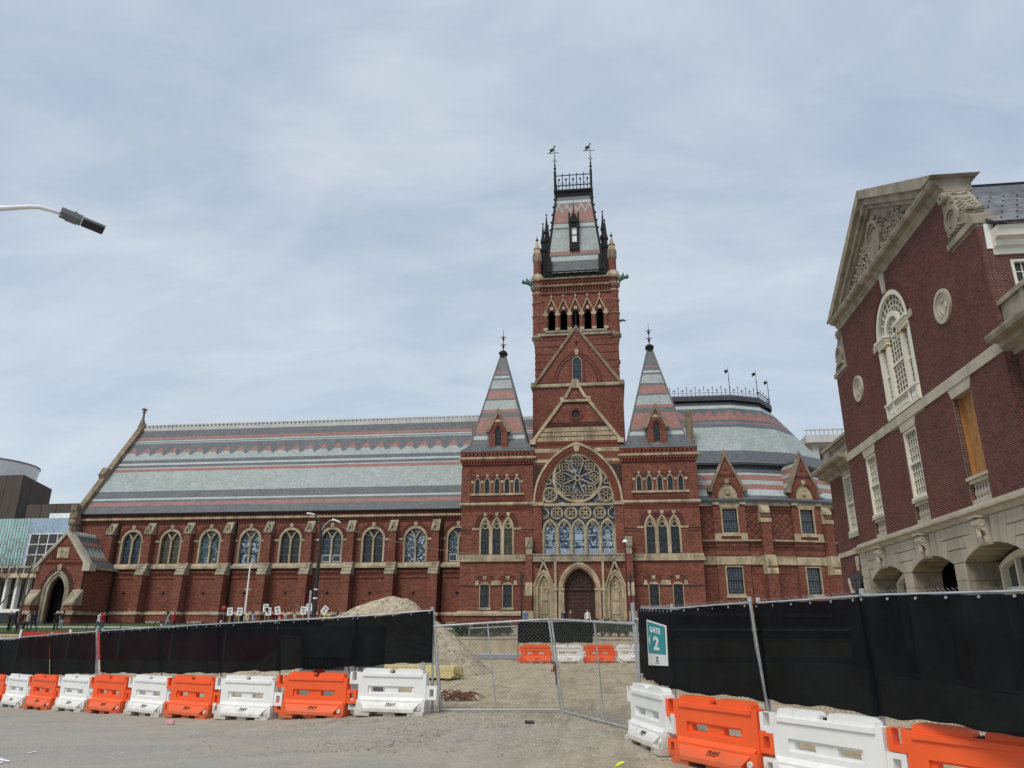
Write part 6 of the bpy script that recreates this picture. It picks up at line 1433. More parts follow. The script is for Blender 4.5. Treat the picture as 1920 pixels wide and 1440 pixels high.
rlab = ['white barrier below the gate sign seen almost end on', 'orange barrier second from the gate on the right side', 'white barrier third from the gate on the right side', 'orange barrier with open black cap in the bottom right corner', 'white barrier beyond the right edge of the photo']
for i in range(4):
    a, b_ = JN[i], JN[i+1]; put_barrier('white' if i % 2 == 0 else 'orange', (a[0]+b_[0])/2, (a[1]+b_[1])/2, atan2(b_[1]-a[1], b_[0]-a[0]), rlab[i], 'barriers along the right fence')
flab = ['orange barrier at the left end of the row across the site', 'white barrier second in the row across the site', 'orange barrier third in the row across the site', 'white barrier fourth in the row across the site', 'orange barrier hidden behind the gate sign across the site']
FB = []
for i, px in enumerate((1005, 1065, 1125, 1184)):
    Y = 46.9+.6*i; q = atY(px, 1240, Y); FB.append((q.x, Y))
for i, (x, y) in enumerate(FB): put_barrier('orange' if i % 2 == 0 else 'white', x, y, atan2(.6, FB[1][0]-FB[0][0]), flab[i], 'barriers across the site')
# ------------------------------------------------------------------ fences
class BFr:
    # bilinear panel from four corners; u,v in metres from bottom left, d toward the viewer
    def __init__(s, bl, br, tl, tr):
        s.c = [Vector(q) for q in (bl, br, tl, tr)]; s.w = ((s.c[1]-s.c[0]).length+(s.c[3]-s.c[2]).length)/2; s.h = ((s.c[2]-s.c[0]).length+(s.c[3]-s.c[1]).length)/2
        s.n = (s.c[2]-s.c[0]).cross(s.c[1]-s.c[0]).normalized()
        if s.n.y > 0: s.n = -s.n
    def P(s, u, d, v):
        a, b = u/s.w, v/s.h; return (s.c[0]*(1-a)+s.c[1]*a)*(1-b)+(s.c[2]*(1-a)+s.c[3]*a)*b+s.n*d
def wires(m, F, u0, u1, v0, v1, pitch=.098, r=.0024):
    W_, H_ = u1-u0, v1-v0
    for sg in (1, -1):
        k = -H_
        while k < W_:
            a, b = max(0, -k), min(H_, W_-k)
            if b-a > .02:
                pa, pb = (k+a, a), (k+b, b)
                if sg < 0: pa, pb = (W_-pa[0], pa[1]), (W_-pb[0], pb[1])
                m.tube([(u0+pa[0], .003*sg, v0+pa[1]), (u0+pb[0], .003*sg, v0+pb[1])], r, 3, False)
            k += pitch
    return m
def fabric_panel(F, rs, u0=0.0, u1=None, sag=.05, v0=0.0, v1=None, name='screen_fabric', parent=None, scallop=.012, nu=36, nv=14):
    u1 = F.w if u1 is None else u1; v1 = F.h if v1 is None else v1; m = MB(F); ph = [rs.uniform(0, 6) for _ in range(6)]
    for j in range(nv+1):
        for i in range(nu+1):
            u, v = u0+(u1-u0)*i/nu, v0+(v1-v0)*j/nv; t = i/nu
            d = .035+sag*min(1, 4*t, 4*(1-t))*(.35*sin(3*u+ph[0]+1.2*v)+.25*sin(7*u-2*v+ph[1])+.3*sin(2.2*v+ph[2]+u))*.5+.012*sin(13*u+ph[4])*(j/nv)**4
            vv = v-(scallop*(1-abs(cos(pi*u/.45)))+.012*sin(2.3*u+ph[3]) if j == nv else 0)+(.02*sin(4*u+ph[5])+.01*sin(11*u) if j == 0 else 0)
            uu = u+(.015*sin(2.5*v+ph[1])+(.03 if i else -.03) if i in (0, nu) else 0)
            m.pt(uu, d, vv)
    for j in range(nv):
        for i in range(nu): a = j*(nu+1)+i; m.face([a, a+1, a+2+nu, a+1+nu])
    return part(name, m, 'screen_fabric', parent, smooth=True, fix=False)
def fence_panel(F, label, group, tips=True, posts=(1, 1), ground=None, mesh_v=(-.16, .02), rs=None, sag=.05, back=0):
    rs = rs or random.Random(sum(map(ord, label))); b0 = (F.c[0]+F.c[1])/2; t = thing('fence_panel', label, 'fence', (b0.x, b0.y, tz(b0.x, b0.y)), group)
    for k in (0, 1):
        if posts[k]:
            u = .0 if k == 0 else F.w; g_ = F.c[k]; vb = -(g_.z-tz(g_.x, g_.y))*F.h/(F.c[k+2].z-g_.z)
            part('post', MB(F).tube([(u, -.03, vb), (u, -.03, F.h+.06)], .03, 8), 'galvanised', t)
            part('post_cap', MB(F).tube([(u, -.03, F.h+.03), (u, -.03, F.h+.11)], [.04, .032], 8), 'galvanised', t)
    part('top_rail', MB(F).tube([(0, -.02, F.h+.015), (F.w, -.02, F.h+.015)], .021, 7), 'galvanised', t)
    fabric_panel(F, rs, parent=t, sag=sag)
    part('chain_link', wires(MB(F), F, .03, F.w-.03, mesh_v[0], mesh_v[1]), 'fence_wire', t, kind='stuff', fix=False)
    if tips:
        m = MB(F); n = int(F.w/.066)
        for k in range(n):
            u = .05+(F.w-.1)*k/n; l = rs.uniform(.8, 1.1); m.tube([(u+.035, -.01, F.h-.01), (u+.01, -.01, F.h+.05*l), (u-.03*l, rs.uniform(-.02, .01), F.h+.085*l)], .0036, 3)
        part('wire_tip', m, 'fence_wire', t, kind='stuff', fix=False)
    m = MB(F); n = int(F.w/.42)
    for k in range(n+1):
        u = .05+(F.w-.1)*k/max(1, n); m.ring(u, F.h-.035, .008, .018, .05, .058, 8)
    part('grommet', m, 'galvanised', t, kind='stuff')
    return t
# right-hand panels, corners on their rays
def onZ(px, py, z): d = ray(px, py); k = (z-CAMZ)/d.z; return Vector((CAMX+d.x*k, d.y*k, z))
def pan(bl, br, tl, tr, zb):
    B0, B1 = onZ(*bl, zb), onZ(*br, zb); return BFr(B0, B1, atY(*tl, B0.y-.02), atY(*tr, B1.y-.02))
RP = [pan((1203, 1268), (1262, 1292), (1200, 1142), (1257, 1143), .895), pan((1263, 1294), (1433, 1313), (1259, 1143), (1404, 1132), .895), pan((1438, 1312), (1648, 1340), (1419, 1133), (1609, 1120), .895), pan((1650, 1340), (1990, 1388), (1614, 1119), (1992, 1109), .895)]
rl = ['black screened fence panel carrying the teal gate sign', 'black screened fence panel right of the gate sign', 'black screened fence panel third from the gate on the right', 'black screened fence panel cut by the right edge of the photo']
for F, l, ps in zip(RP, rl, ((0, 1), (0, 1), (1, 0), (1, 1))): fence_panel(F, l, 'right-hand fence panels', posts=ps, sag=.02 if l == rl[0] else .05, mesh_v=(-.06, .02))
# gate sign
F = RP[0]; sg = thing('gate_sign', 'teal and white GATE 2 sign hung on the black screen', 'sign', tuple(F.P(F.w*.5, .1, F.h*.3)))
def uv_of(px, py):
    # panel coordinates of an image point on the first right-hand panel
    d = ray(px, py); o = F.c[0]+F.n*.07; k = (o-Vector((CAMX, 0, CAMZ))).dot(F.n)/d.dot(F.n); q = Vector((CAMX, 0, CAMZ))+d*k; best = None
    for a in range(0, 101):
        for b in range(0, 101):
            e_ = (F.P(F.w*a/100, .07, F.h*b/100)-q).length
            if best is None or e_ < best[0]: best = (e_, F.w*a/100, F.h*b/100)
    return best[1], best[2]
sq = [uv_of(*p_) for p_ in ((1216, 1247), (1252, 1249), (1248, 1173), (1212, 1161))]
SF = BFr(F.P(sq[0][0], .07, sq[0][1]), F.P(sq[1][0], .07, sq[1][1]), F.P(sq[3][0], .07, sq[3][1]), F.P(sq[2][0], .07, sq[2][1])); SF.n = F.n
w_, h_ = SF.w, SF.h
part('sign_board', MB(SF).box(0, w_, -.012, 0, 0, h_), 'white_print', sg)
part('teal_field', MB(SF).box(w_*.05, w_*.95, .001, .003, h_*.27, h_*.96), 'teal_print', sg)
part('field_border', MB(SF).strip(rect(w_*.05, w_*.95, h_*.27, h_*.96), rect(w_*.065, w_*.935, h_*.275, h_*.955), .0032, .0042, True), 'black_print', sg)
text_mesh('lettering', 'GATE', h_*.17, SF, w_*.45, .006, h_*.80, 'white_print', sg, .003, width=w_*.56, bold=.006)
text_mesh('lettering', '2', h_*.42, SF, w_*.50, .006, h_*.49, 'white_print', sg, .003, width=w_*.3, bold=.012)
part('arrow', MB(SF).ext([(w_*.07, h_*.56), (w_*.17, h_*.68), (w_*.15, h_*.56), (w_*.17, h_*.44)], .004, .006), 'white_print', sg)
part('contractor_mark', MB(SF).strip(rect(w_*.46, w_*.56, h_*.08, h_*.2), rect(w_*.485, w_*.535, h_*.11, h_*.17), .002, .004, True).box(w_*.4, w_*.62, .002, .004, h_*.045, h_*.055), 'black_print', sg)
# left-hand panels
LP = [(811, 1146, 1241), (668, 1157, 1250), (522, 1165, 1257), (412, 1171, 1261), (300, 1177, 1263), (190, 1184, 1261), (95, 1191, 1266), (0, 1200, 1267), (-110, 1208, 1274)]
rowpx = [735, 590, 462, 358, 278, 203, 138, 78, 30, -20]
def rowY(px):
    for k in range(len(rowpx)-1):
        if px >= rowpx[k+1]: t = (rowpx[k]-px)/(rowpx[k]-rowpx[k+1]); return LROW[k][1]+(LROW[k+1][1]-LROW[k][1])*t+.38
    t = (rowpx[-1]-px)/50; return LROW[-1][1]+1.1*t+.38
ll = ['black screened fence panel beside the gate, left of the gate post', 'black screened fence panel in front of the fuel tank', 'black screened fence panel third from the gate on the left', 'black screened fence panel fourth from the gate on the left', 'black screened fence panel fifth from the gate on the left', 'black screened fence panel with sagging top left of the red gap', 'black screened fence panel above the orange and white barriers at far left', 'black screened fence panel cut by the left edge of the photo']
for i in range(8):
    (pa, ta, ba), (pb, tb, bb) = LP[i+1], LP[i]
    if i == 5: pb, tb, bb = 181, 1185, 1262
    ya, yb = rowY(pa), rowY(pb); F = BFr(atY(pa+1, ba, ya), atY(pb-1, bb, yb), atY(pa+1, ta, ya), atY(pb-1, tb, yb))
    fence_panel(F, ll[i], 'left-hand fence panels', tips=(i < 5), posts=(1, 1 if i in (0, 5) else 0), sag=.05 if i < 5 else .12, mesh_v=(-.12, .02))
# gate post, gate leaves
def leaf(name_l, bl, br, tl, tr, mids):
    F = BFr(bl, br, tl, tr); b0 = (F.c[0]+F.c[1])/2; t = thing('gate_leaf', name_l, 'gate', (b0.x, b0.y, tz(b0.x, b0.y)), 'chain-link gate leaves')
    part('frame', MB(F).tube([(0, 0, 0), (F.w, 0, 0)], .024, 7).tube([(0, 0, F.h), (F.w, 0, F.h)], .026, 7).tube([(0, 0, 0), (0, 0, F.h)], .026, 7).tube([(F.w, 0, 0), (F.w, 0, F.h)], .026, 7), 'galvanised', t)
    for f in mids: part('upright', MB(F).tube([(F.w*f, -.01, 0), (F.w*f, -.01, F.h)], .02, 6), 'galvanised', t)
    part('chain_link', wires(MB(F), F, .02, F.w-.02, .02, F.h-.02), 'fence_wire', t, kind='stuff', fix=False)
    m = MB(F)
    for k in range(int(F.w/.35)): m.ring(.2+.35*k, F.h, .026, .034, -.012, .012, 8)
    part('tie_ring', m, 'galvanised', t)
    return F
g0, g1, g2, g3 = hitg(827, 1331, .06), hitg(1051, 1331, .06), hitg(1056, 1333, .06), hitg(1207, 1372, .06)
L1 = leaf('left chain-link gate leaf beside the white barrier', g0, g1, atY(815, 1174, g0.y), atY(1029, 1161, g1.y), (.46,))
L2 = leaf('right chain-link gate leaf closed against the sign fence', g2, g3, atY(1034, 1161, g2.y), atY(1192, 1170, g3.y), (.55,))
def gpost(px0, py0, px1, py1, Y, lab):
    a, b = atY(px1, py1, Y), atY(px0, py0, Y); e_ = b-a; a2 = a-e_*((a.z-tz(a.x, a.y)+.02)/e_.z)
    t = thing('gate_post', lab, 'post', (a2.x, a2.y, tz(a2.x, a2.y)))
    part('post_tube', MB().tube([tuple(a2), tuple(b)], .045, 10), 'galvanised', t); part('hinge', MB().tube([tuple(a+e_*.15-Vector((.0, .07, 0))), tuple(a+e_*.15+Vector((.09, -.05, 0)))], .03, 6).tube([tuple(a+e_*.8-Vector((.0, .07, 0))), tuple(a+e_*.8+Vector((.09, -.05, 0)))], .03, 6), 'galvanised', t)
gpost(811, 1140, 826, 1325, g0.y+.08, 'galvanised gate post at the left end of the gate'); gpost(1186, 1130, 1199, 1290, g3.y+.1, 'leaning galvanised gate post beside the teal gate sign')
m = MB(); c0 = L1.P(L1.w, -.0, L1.h*.47)
rs = random.Random(8)
for k in range(14): a = k*.9; m.tube([tuple(c0+Vector((.07*cos(a)+.03*cos(t), -.03+.06*sin(a), .1*sin(.45*k)+.03*sin(t)))) for t in [2*pi*q/7 for q in range(8)]], .009, 4, False)
m.tube([tuple(c0+Vector((.02, -.06, -.06))), tuple(c0+Vector((.03, -.07, -.42)))], .012, 4); m.box(c0.x-.04, c0.x+.05, c0.y-.13, c0.y-.08, c0.z-.09, c0.z+.02)
tag(part('gate_chain', m, 'rusty'), 'rusty chain and padlock tying the two gate leaves together', 'chain')
p = hitg(793, 1249, 1.0); q = atY(793, 1249, LROW[0][1]-.1); m = MB(Fr(q)).box(-.05, .05, -.03, .03, -.07, .03).tube([(-.035, 0, .03), (-.035, 0, .09), (.035, 0, .09), (.035, 0, .03)], .01, 5)
tag(part('padlock', m, 'galvanised'), 'small steel padlock on the fence above the white barrier', 'padlock')
# far screened panel and chain-link across the site
fb = []
for px, Y in ((972, 47.6), (1040, 48.2), (1110, 48.9), (1196, 49.8)):
    a = atY(px, 1205, Y); b = atY(px, 1166, Y); fb.append((a, b))
for k, l in enumerate(('small black screened panel left of centre across the site', 'small black screened panel right of centre across the site')):
    F = BFr(fb[k][0], fb[k+1][0], fb[k][1], fb[k+1][1]); fence_panel(F, l, 'screened panels across the site', tips=False, posts=(1, 1))
F = BFr(fb[2][0], fb[3][0], fb[2][1], fb[3][1]); t = thing('fence_panel', 'open chain-link panel across the site behind the gate sign', 'fence', tuple(fb[2][0])); t.location.z = tz(t.location.x, t.location.y)
part('frame', MB(F).tube([(0, 0, F.h), (F.w, 0, F.h)], .025, 6).tube([(F.w, 0, -1), (F.w, 0, F.h)], .025, 6), 'galvanised', t); part('chain_link', wires(MB(F), F, 0, F.w, 0, F.h, .1, .003), 'fence_wire', t, kind='stuff', fix=False)
a0, a1, a2, a3 = atY(880, 1203, 47.2), atY(970, 1203, 47.5), atY(880, 1178, 47.2), atY(970, 1174, 47.5)
F = BFr(a0-Vector((0, 0, .8)), a1-Vector((0, 0, .8)), a2, a3); t = thing('fence_panel', 'open chain-link panel left of the far orange barrier', 'fence', (a0.x, a0.y, 0))
part('frame', MB(F).tube([(0, 0, F.h), (F.w, 0, F.h)], .025, 6).tube([(F.w, 0, -.4), (F.w, 0, F.h)], .025, 6).tube([(0, 0, -.4), (0, 0, F.h)], .025, 6), 'galvanised', t); part('chain_link', wires(MB(F), F, 0, F.w, 0, F.h, .1, .003), 'fence_wire', t, kind='stuff', fix=False)
# iron picket fence along the lawn
pk = MB().box(-.011, .011, -.011, .011, 0, 1.0).loft([[(-r, -r, z), (r, -r, z), (r, r, z), (-r, r, z)] for r, z in ((.02, 1.0), (.004, 1.08))]).mesh('picket'); pk.materials.append(MT['black_metal'])
for k in range(22):
    x0 = -64+3.0*k; y = 59.0
    if x0 > 0: break
    z = tz(x0, y); t = thing('picket_fence', 'black iron picket fence section along the lawn in front of the hall', 'fence', (x0, y, z), 'picket fence sections')
    m = MB(Fr((x0, y, z))).box(0, 3, -.015, .015, .12, .16).box(0, 3, -.015, .015, .88, .92); part('rail', m, 'black_metal', t)
    part('post', MB(Fr((x0, y, z))).box(-.03, .03, -.03, .03, 0, 1.12), 'black_metal', t)
    m = MB(Fr((x0, y, z)))
    for j in range(1, 24): u = 3*j/24; m.box(u-.01, u+.01, -.01, .01, .02, 1.02)
    part('picket', m, 'black_metal', t, kind='stuff', fix=False)
# ================================================================== lamps and wire
def D(px, py, dist): return Vector((CAMX, 0, CAMZ))+ray(px, py).normalized()*dist
h0, h1 = D(118, 401, 14), D(191, 431, 14); ar = [D(117, 401, 14), D(98, 395, 14.02), D(74, 388.5, 14.06), D(55, 388, 14.1), D(0, 391, 14.2), D(-110, 402, 14.4), D(-180, 425, 14.5)]
base = Vector((ar[-1].x-.05, ar[-1].y, tz(ar[-1].x, ar[-1].y)))
t = thing('street_lamp', 'grey street lamp arm with flat head reaching in from the left', 'street lamp', tuple(base))
part('pole', MB().tube([tuple(base), (ar[-1].x-.05, ar[-1].y, ar[-1].z-1.0), tuple(ar[-1])], [.12, .08, .06], 10), 'white_metal', t)
part('arm', MB().tube([tuple(p) for p in ar[::-1]], [.055, .05, .042, .036, .034, .032, .03], 10), 'white_metal', t)
ax = (h1-h0); Lh = ax.length; ax.normalize(); sd = Vector((ax.y, -ax.x, 0)).normalized(); upv = sd.cross(ax).normalized()
if upv.z < 0: upv = -upv
class HF:
    def P(s, u, d, z): return h0+ax*u+sd*d+upv*z
part('lamp_housing', MB(HF()).box(-.04, .27, -.11, .11, -.03, .055).box(.05, .22, -.1, .1, -.05, -.03), 'lead', t)
part('lamp_head', MB(HF()).box(.275, Lh+.03, -.13, .13, -.01, .03), 'lead', t)
part('lamp_lens', MB(HF()).box(.29, Lh+.02, -.12, .12, -.022, -.0105), 'black_print', t)
part('photocell', MB(HF()).lathe((.15, 0), [(.035, .05), (.035, .11), (.03, .125)], 10), 'pale_concrete', t)
x, y = -29.85, 66.0; z = tz(x, y)
t = thing('street_lamp', 'white street lamp pole with grey head in front of the hall windows', 'street lamp', (x, y, z))
part('pole', MB().tube([(x, y, z), (x, y, 7.6)], [.11, .06], 10), 'white_metal', t)
part('crossbar', MB().tube([(x-.35, y, 5.3), (x+.4, y, 5.25)], .02, 5), 'white_metal', t)
part('lamp_head', MB().loft([[(x+u, y-w, zz-.06), (x+u, y+w, zz-.06), (x+u, y+w, zz+.07), (x+u, y-w, zz+.07)] for u, w, zz in ((-.1, .07, 7.42), (-.7, .16, 7.4), (-1.25, .16, 7.38), (-1.35, .1, 7.36))]), 'pale_concrete', t)
x, y = -20.9, 60.0; z = tz(x, y)
t = thing('street_lamp', 'tall black lamp post with two curved arms before the hall', 'street lamp', (x, y, z))
part('pole', MB().tube([(x-.05, y, z), (x, y, 9.6), (x-.1, y, 10.1), (x-.35, y, 10.7), (x-.75, y, 11.05)], [.2, .11, .1, .08, .06], 10), 'black_metal', t)
part('arm', MB().tube([(x+.02, y, 9.7), (x+.3, y, 10.25), (x+.7, y, 10.55), (x+1.1, y, 10.58)], [.05, .05, .045, .04], 8), 'galvanised', t)
part('lamp_head', MB().loft([[(x+u, y-w, zz-.05), (x+u, y+w, zz-.05), (x+u, y+w, zz+.06), (x+u, y-w, zz+.06)] for u, w, zz in ((-.7, .08, 11.08), (-1.1, .16, 11.16), (-1.4, .1, 11.18))]), 'white_metal', t)
part('lamp_head', MB().loft([[(x+u, y-w, zz-.05), (x+u, y+w, zz-.05), (x+u, y+w, zz+.08), (x+u, y-w, zz+.08)] for u, w, zz in ((.9, .08, 10.62), (1.2, .16, 10.55), (1.6, .1, 10.38))]), 'white_metal', t)
part('collar', MB().tube([(x-.03, y, 4.2), (x-.03, y, 4.32)], .19, 8).tube([(x-.03, y, 4.9), (x-.03, y, 5.0)], .18, 8), 'white_metal', t)
x2, y2 = -21.6, 60.6; tag(part('steel_post', MB().tube([(x2, y2, tz(x2, y2)), (x2, y2, 4.9)], .1, 8), 'galvanised'), 'short grey steel post beside the tall black lamp post', 'post')
def lantern(x, y, z0, zt_, label):
    t = thing('lantern_post', label, 'lamp post', (x, y, z0), 'lantern posts by the hall doors')
    part('pole', MB().lathe((x, y), [(.16, z0), (.16, z0+.5), (.09, z0+.7), (.06, zt_-1.0), (.1, zt_-.98), (.1, zt_-.9)], 8), 'black_metal', t)
    part('lamp_glass', MB().lathe((x, y), [(.12, zt_-.9), (.2, zt_-.45), (.17, zt_-.38)], 8), 'window_glass_grey', t)
    part('lamp_hood', MB().lathe((x, y), [(.23, zt_-.38), (.18, zt_-.25), (.05, zt_-.1), (.02, zt_+.15)], 8), 'black_metal', t)
lantern(-5.48, 73, tz(-5.4, 73), 7.15, 'black lantern post left of the carved hall portal'); lantern(4.9, 73, tz(4.9, 73), 7.05, 'black lantern post right of the carved hall portal')
x, y = 4.5, 70.0; t = thing('camera_pole', 'thin dark red pole with white cap right of the great window', 'pole', (x, y, tz(x, y)))
part('pole', MB().tube([(x, y, tz(x, y)), (x, y, 9.6)], [.09, .06], 8), 'cloth_maroon', t); part('cap', MB().lathe((x, y), [(.26, 9.6), (.2, 9.75), (.06, 9.85)], 10), 'white_metal', t)
pa, pb = Vector((-19.9, 60, 10.2)), Vector((4.5, 70, 8.9)); pts = [tuple(pa.lerp(pb, k/20)-Vector((0, 0, 1.5*4*(k/20)*(1-k/20)))) for k in range(21)]
tag(part('overhead_cable', MB().tube(pts, .012, 4), 'galvanised'), 'thin pale cable strung from the black lamp post across the hall front', 'cable')
q = atY(1610, 1114, 21.0); t = thing('wall_lantern', 'black six-sided street lantern in front of the brick station', 'lamp post', (q.x, q.y, tz(q.x, q.y)))
b0 = q.z; k_ = .6
part('pole', MB().tube([(q.x, q.y, tz(q.x, q.y)), (q.x, q.y, b0+.02)], .04, 8), 'black_metal', t)
part('lantern_base', MB().lathe((q.x, q.y), [(.3*k_, b0-.03), (.3*k_, b0+.02), (.1*k_, b0+.05), (.12*k_, b0+.1)], 6), 'black_metal', t)
part('lamp_glass', MB().lathe((q.x, q.y), [(.12*k_, b0+.1), (.24*k_, b0+.37)], 6), 'window_glass_grey', t)
m = MB()
for k in range(6): a = k*pi/3; m.tube([(q.x+.125*k_*cos(a), q.y+.125*k_*sin(a), b0+.09), (q.x+.25*k_*cos(a), q.y+.25*k_*sin(a), b0+.38), (q.x+.32*k_*cos(a), q.y+.32*k_*sin(a), b0+.46)], .009, 4)
part('lantern_rib', m, 'black_metal', t)
part('lamp_hood', MB().lathe((q.x, q.y), [(.27*k_, b0+.37), (.26*k_, b0+.4), (.1*k_, b0+.48), (.08*k_, b0+.51), (.02*k_, b0+.6)], 6), 'black_metal', t)
# ================================================================== site materials behind the fence
q = atY(850, 1268, 33.0); fr_ = Fr((q.x, 33.0, 0), (-.96, .28, 0), (.28, .96, 0)); zz = tz(q.x-1, 33.3)
for j in range(5):
    for i in range(6):
        Lp = 3.4+random.uniform(-.2, .2); u0_ = random.uniform(-.08, .08); z0 = zz+.14+.094*j
        o = part('lumber_plank', MB(fr_).box(u0_, Lp, .16*i-.073, .16*i+.073, z0, z0+.086), 'lumber'); tag(o, 'pale yellow timber plank in the stack behind the white barrier', 'plank', 'planks in the timber stack')
for dx in (.25, 1.6, 3.0): tag(part('timber_bearer', MB(fr_).box(dx-.08, dx+.08, -.12, .95, zz-.03, zz+.138), 'bark'), 'dark wood bearer block under the timber stack', 'timber', 'bearers under the timber stack')
m = MB(); rs = random.Random(21); c = Vector((-1.55, 22.3, tz(-1.55, 22.3)))
for k in range(60):
    a = rs.uniform(-.6, .6); s_ = c+Vector((rs.uniform(-.5, .5), rs.uniform(-.25, .25), rs.uniform(0, .22))); l = rs.uniform(.2, .5); m.tube([tuple(s_), tuple(s_+Vector((l*.5*cos(a), l*.2, rs.uniform(.02, .1)))), tuple(s_+Vector((l*cos(a), l*sin(a)*.4, rs.uniform(-.08, .02))))], rs.uniform(.008, .02), 4)
tag(part('brushwood_heap', m, 'rusty'), 'small heap of rusty brown brushwood beside the left gate post', 'brushwood')
# fuel tank with placards seen through the screen
q = atY(640, 1245, 22.5); tk = thing('fuel_tank', 'white fuel tank with TRANS lettering and red placards behind the screen', 'tank', (q.x, q.y, tz(q.x, q.y)))
gz_ = tz(q.x, q.y); FT2 = Fr((q.x, 22.5, 0), (1, 0, 0), (0, -1, 0))
part('tank_body', MB(FT2).box(-1.3, .9, -1.4, 0, gz_+.15, 2.0), 'cloth_grey', tk)
part('tank_skid', MB(FT2).box(-1.35, .95, -1.4, .05, gz_, gz_+.14), 'black_metal', tk)
part('name_plate', MB(FT2).box(-1.2, .1, .0, .02, .78, 1.12), 'black_print', tk)
text_mesh('lettering', 'TRANS', .26, FT2, -.72, .03, .95, 'white_print', tk, .01, width=.85)
pq = atY(598, 1262, 20.4)
m = MB(Fr((pq.x, 20.4, pq.z), (1, 0, 0), (0, -1, 0))); m.ext([(0, -.16), (.2, .04), (0, .24), (-.2, .04)], 0, .012)
pl_ = tag(part('hazard_placard', m, 'red_paint'), 'red diamond hazard placard hanging behind the orange barrier', 'sign')
part('placard_border', MB(Fr((pq.x, 20.4, pq.z), (1, 0, 0), (0, -1, 0))).strip([(0, -.145), (.185, .04), (0, .225), (-.185, .04)], [(0, -.125), (.165, .04), (0, .205), (-.165, .04)], .013, .016, True), 'white_print', pl_)
part('pump_box', MB(FT2).box(.35, .6, .05, .25, 1.0, 1.75), 'black_metal', tk); part('pump_hose', MB(FT2).tube([(.42, .2, 1.2), (.3, .26, .9), (.42, .28, .6)], .02, 5), 'black_metal', tk)
# red site hoarding seen at far left above the screen
for k in range(5):
    x0 = -35+3.6*k; y0 = 46-.15*k; zb = tz(x0, y0); t = thing('red_hoarding', 'red painted hoarding panel behind the far left screen', 'hoarding', (x0, y0, zb), 'red hoarding panels')
    part('board', MB(Fr((x0, y0, 0), (1, -.04, 0), (.04, -1, 0))).box(0, 3.55, -.03, .03, zb, 1.62), 'red_paint', t); part('post', MB(Fr((x0, y0, 0))).box(-.05, .05, -.16, -.05, zb, 1.8), 'white_metal', t)
# ================================================================== people
def make_body(kind):
    # joints: x to the person's left, facing -y; skin modifier grows the surface
    J = {}; E_ = []
    def add(n, p, r, par=None): J[n] = (p, r); (E_.append((par, n)) if par else None)
    sw = {'walk': .2, 'stand': 0.0, 'sign': .04, 'lean': .1}[kind]; lean = {'walk': -.05, 'stand': 0, 'sign': 0, 'lean': -.14}[kind]
    add('pel', (0, 0, .95), (.15, .11)); add('wai', (0, lean*.3, 1.1), (.135, .1), 'pel'); add('che', (0, lean*.7, 1.28), (.165, .11), 'wai'); add('shm', (0, lean, 1.42), (.14, .09), 'che'); add('nec', (0, lean*1.1, 1.5), (.055, .055), 'shm'); add('hea', (0, lean*1.2-.02, 1.6), (.085, .095), 'nec'); add('top', (0, lean*1.2-.005, 1.71), (.07, .085), 'hea')
    for s_, nm in ((1, 'l'), (-1, 'r')):
        f = sw*s_
        add(nm+'hip', (.09*s_, 0, .88), (.095, .1), 'pel'); add(nm+'kne', (.1*s_, -f*.7-.02, .5), (.062, .065), nm+'hip'); add(nm+'ank', (.1*s_, -f*1.1+(.06 if f < 0 else 0), .09), (.042, .045), nm+'kne'); add(nm+'toe', (.11*s_, -f*1.1-.14, .035), (.042, .03), nm+'ank')
        add(nm+'sho', (.19*s_, lean, 1.41), (.06, .06), 'shm')
        if kind == 'sign' and s_ < 0: add(nm+'elb', (.27*s_, lean-.1, 1.18), (.045, .045), nm+'sho'); add(nm+'wri', (.2*s_, lean-.25, 1.38), (.032, .032), nm+'elb'); add(nm+'han', (.19*s_, lean-.27, 1.46), (.035, .03), nm+'wri')
        else: add(nm+'elb', (.25*s_, lean+f*.45+.03, 1.13), (.045, .045), nm+'sho'); add(nm+'wri', (.24*s_, lean+f*.9-.08, .89), (.032, .032), nm+'elb'); add(nm+'han', (.235*s_, lean+f*1.0-.1, .80), (.03, .035), nm+'wri')
    names = list(J); me = bpy.data.meshes.new('body'); me.from_pydata([J[n][0] for n in names], [(names.index(a), names.index(b)) for a, b in E_], [])
    o = bpy.data.objects.new('body', me); COL.objects.link(o); o.modifiers.new('s', 'SKIN'); sv = me.skin_vertices[0].data
    for v, n in zip(sv, names): v.radius = J[n][1]
    sv[0].use_root = True
    sb = o.modifiers.new('u', 'SUBSURF'); sb.levels = sb.render_levels = 1
    out = bpy.data.meshes.new_from_object(o.evaluated_get(bpy.context.evaluated_depsgraph_get())); bpy.data.objects.remove(o)
    out.materials.clear()
    for n in ('cloth_white', 'cloth_jeans', 'skin_a', 'hair_dark', 'cloth_black'): out.materials.append(MT[n])
    hx = J['hea'][0]
    for f in out.polygons:
        c_ = f.center; f.use_smooth = True
        if c_.z < .1: f.material_index = 4
        elif c_.z < .93 and abs(c_.x) < .2: f.material_index = 1
        elif c_.z > 1.46 and abs(c_.x) < .12: f.material_index = 3 if (c_.z > 1.66 or c_.y > hx[1]+.02) else 2
        elif (c_.z < .86) or (kind == 'sign' and c_.x < -.12 and c_.z > 1.38 and c_.y < -.18): f.material_index = 2
        else: f.material_index = 0
    return out
BOD = {k: make_body(k) for k in ('walk', 'stand', 'sign', 'lean')}
hair_long = MB().loft([[(.1*s*cos(a), .02+.095*s*sin(a)+.02, z) for a in [pi*k/8 for k in range(-1, 10)]] for z, s in ((1.36, .9), (1.5, 1.0), (1.62, 1.05), (1.7, .9), (1.74, .4))], False, False).mesh('hair')
hair_long.materials.append(MT['hair_dark'])
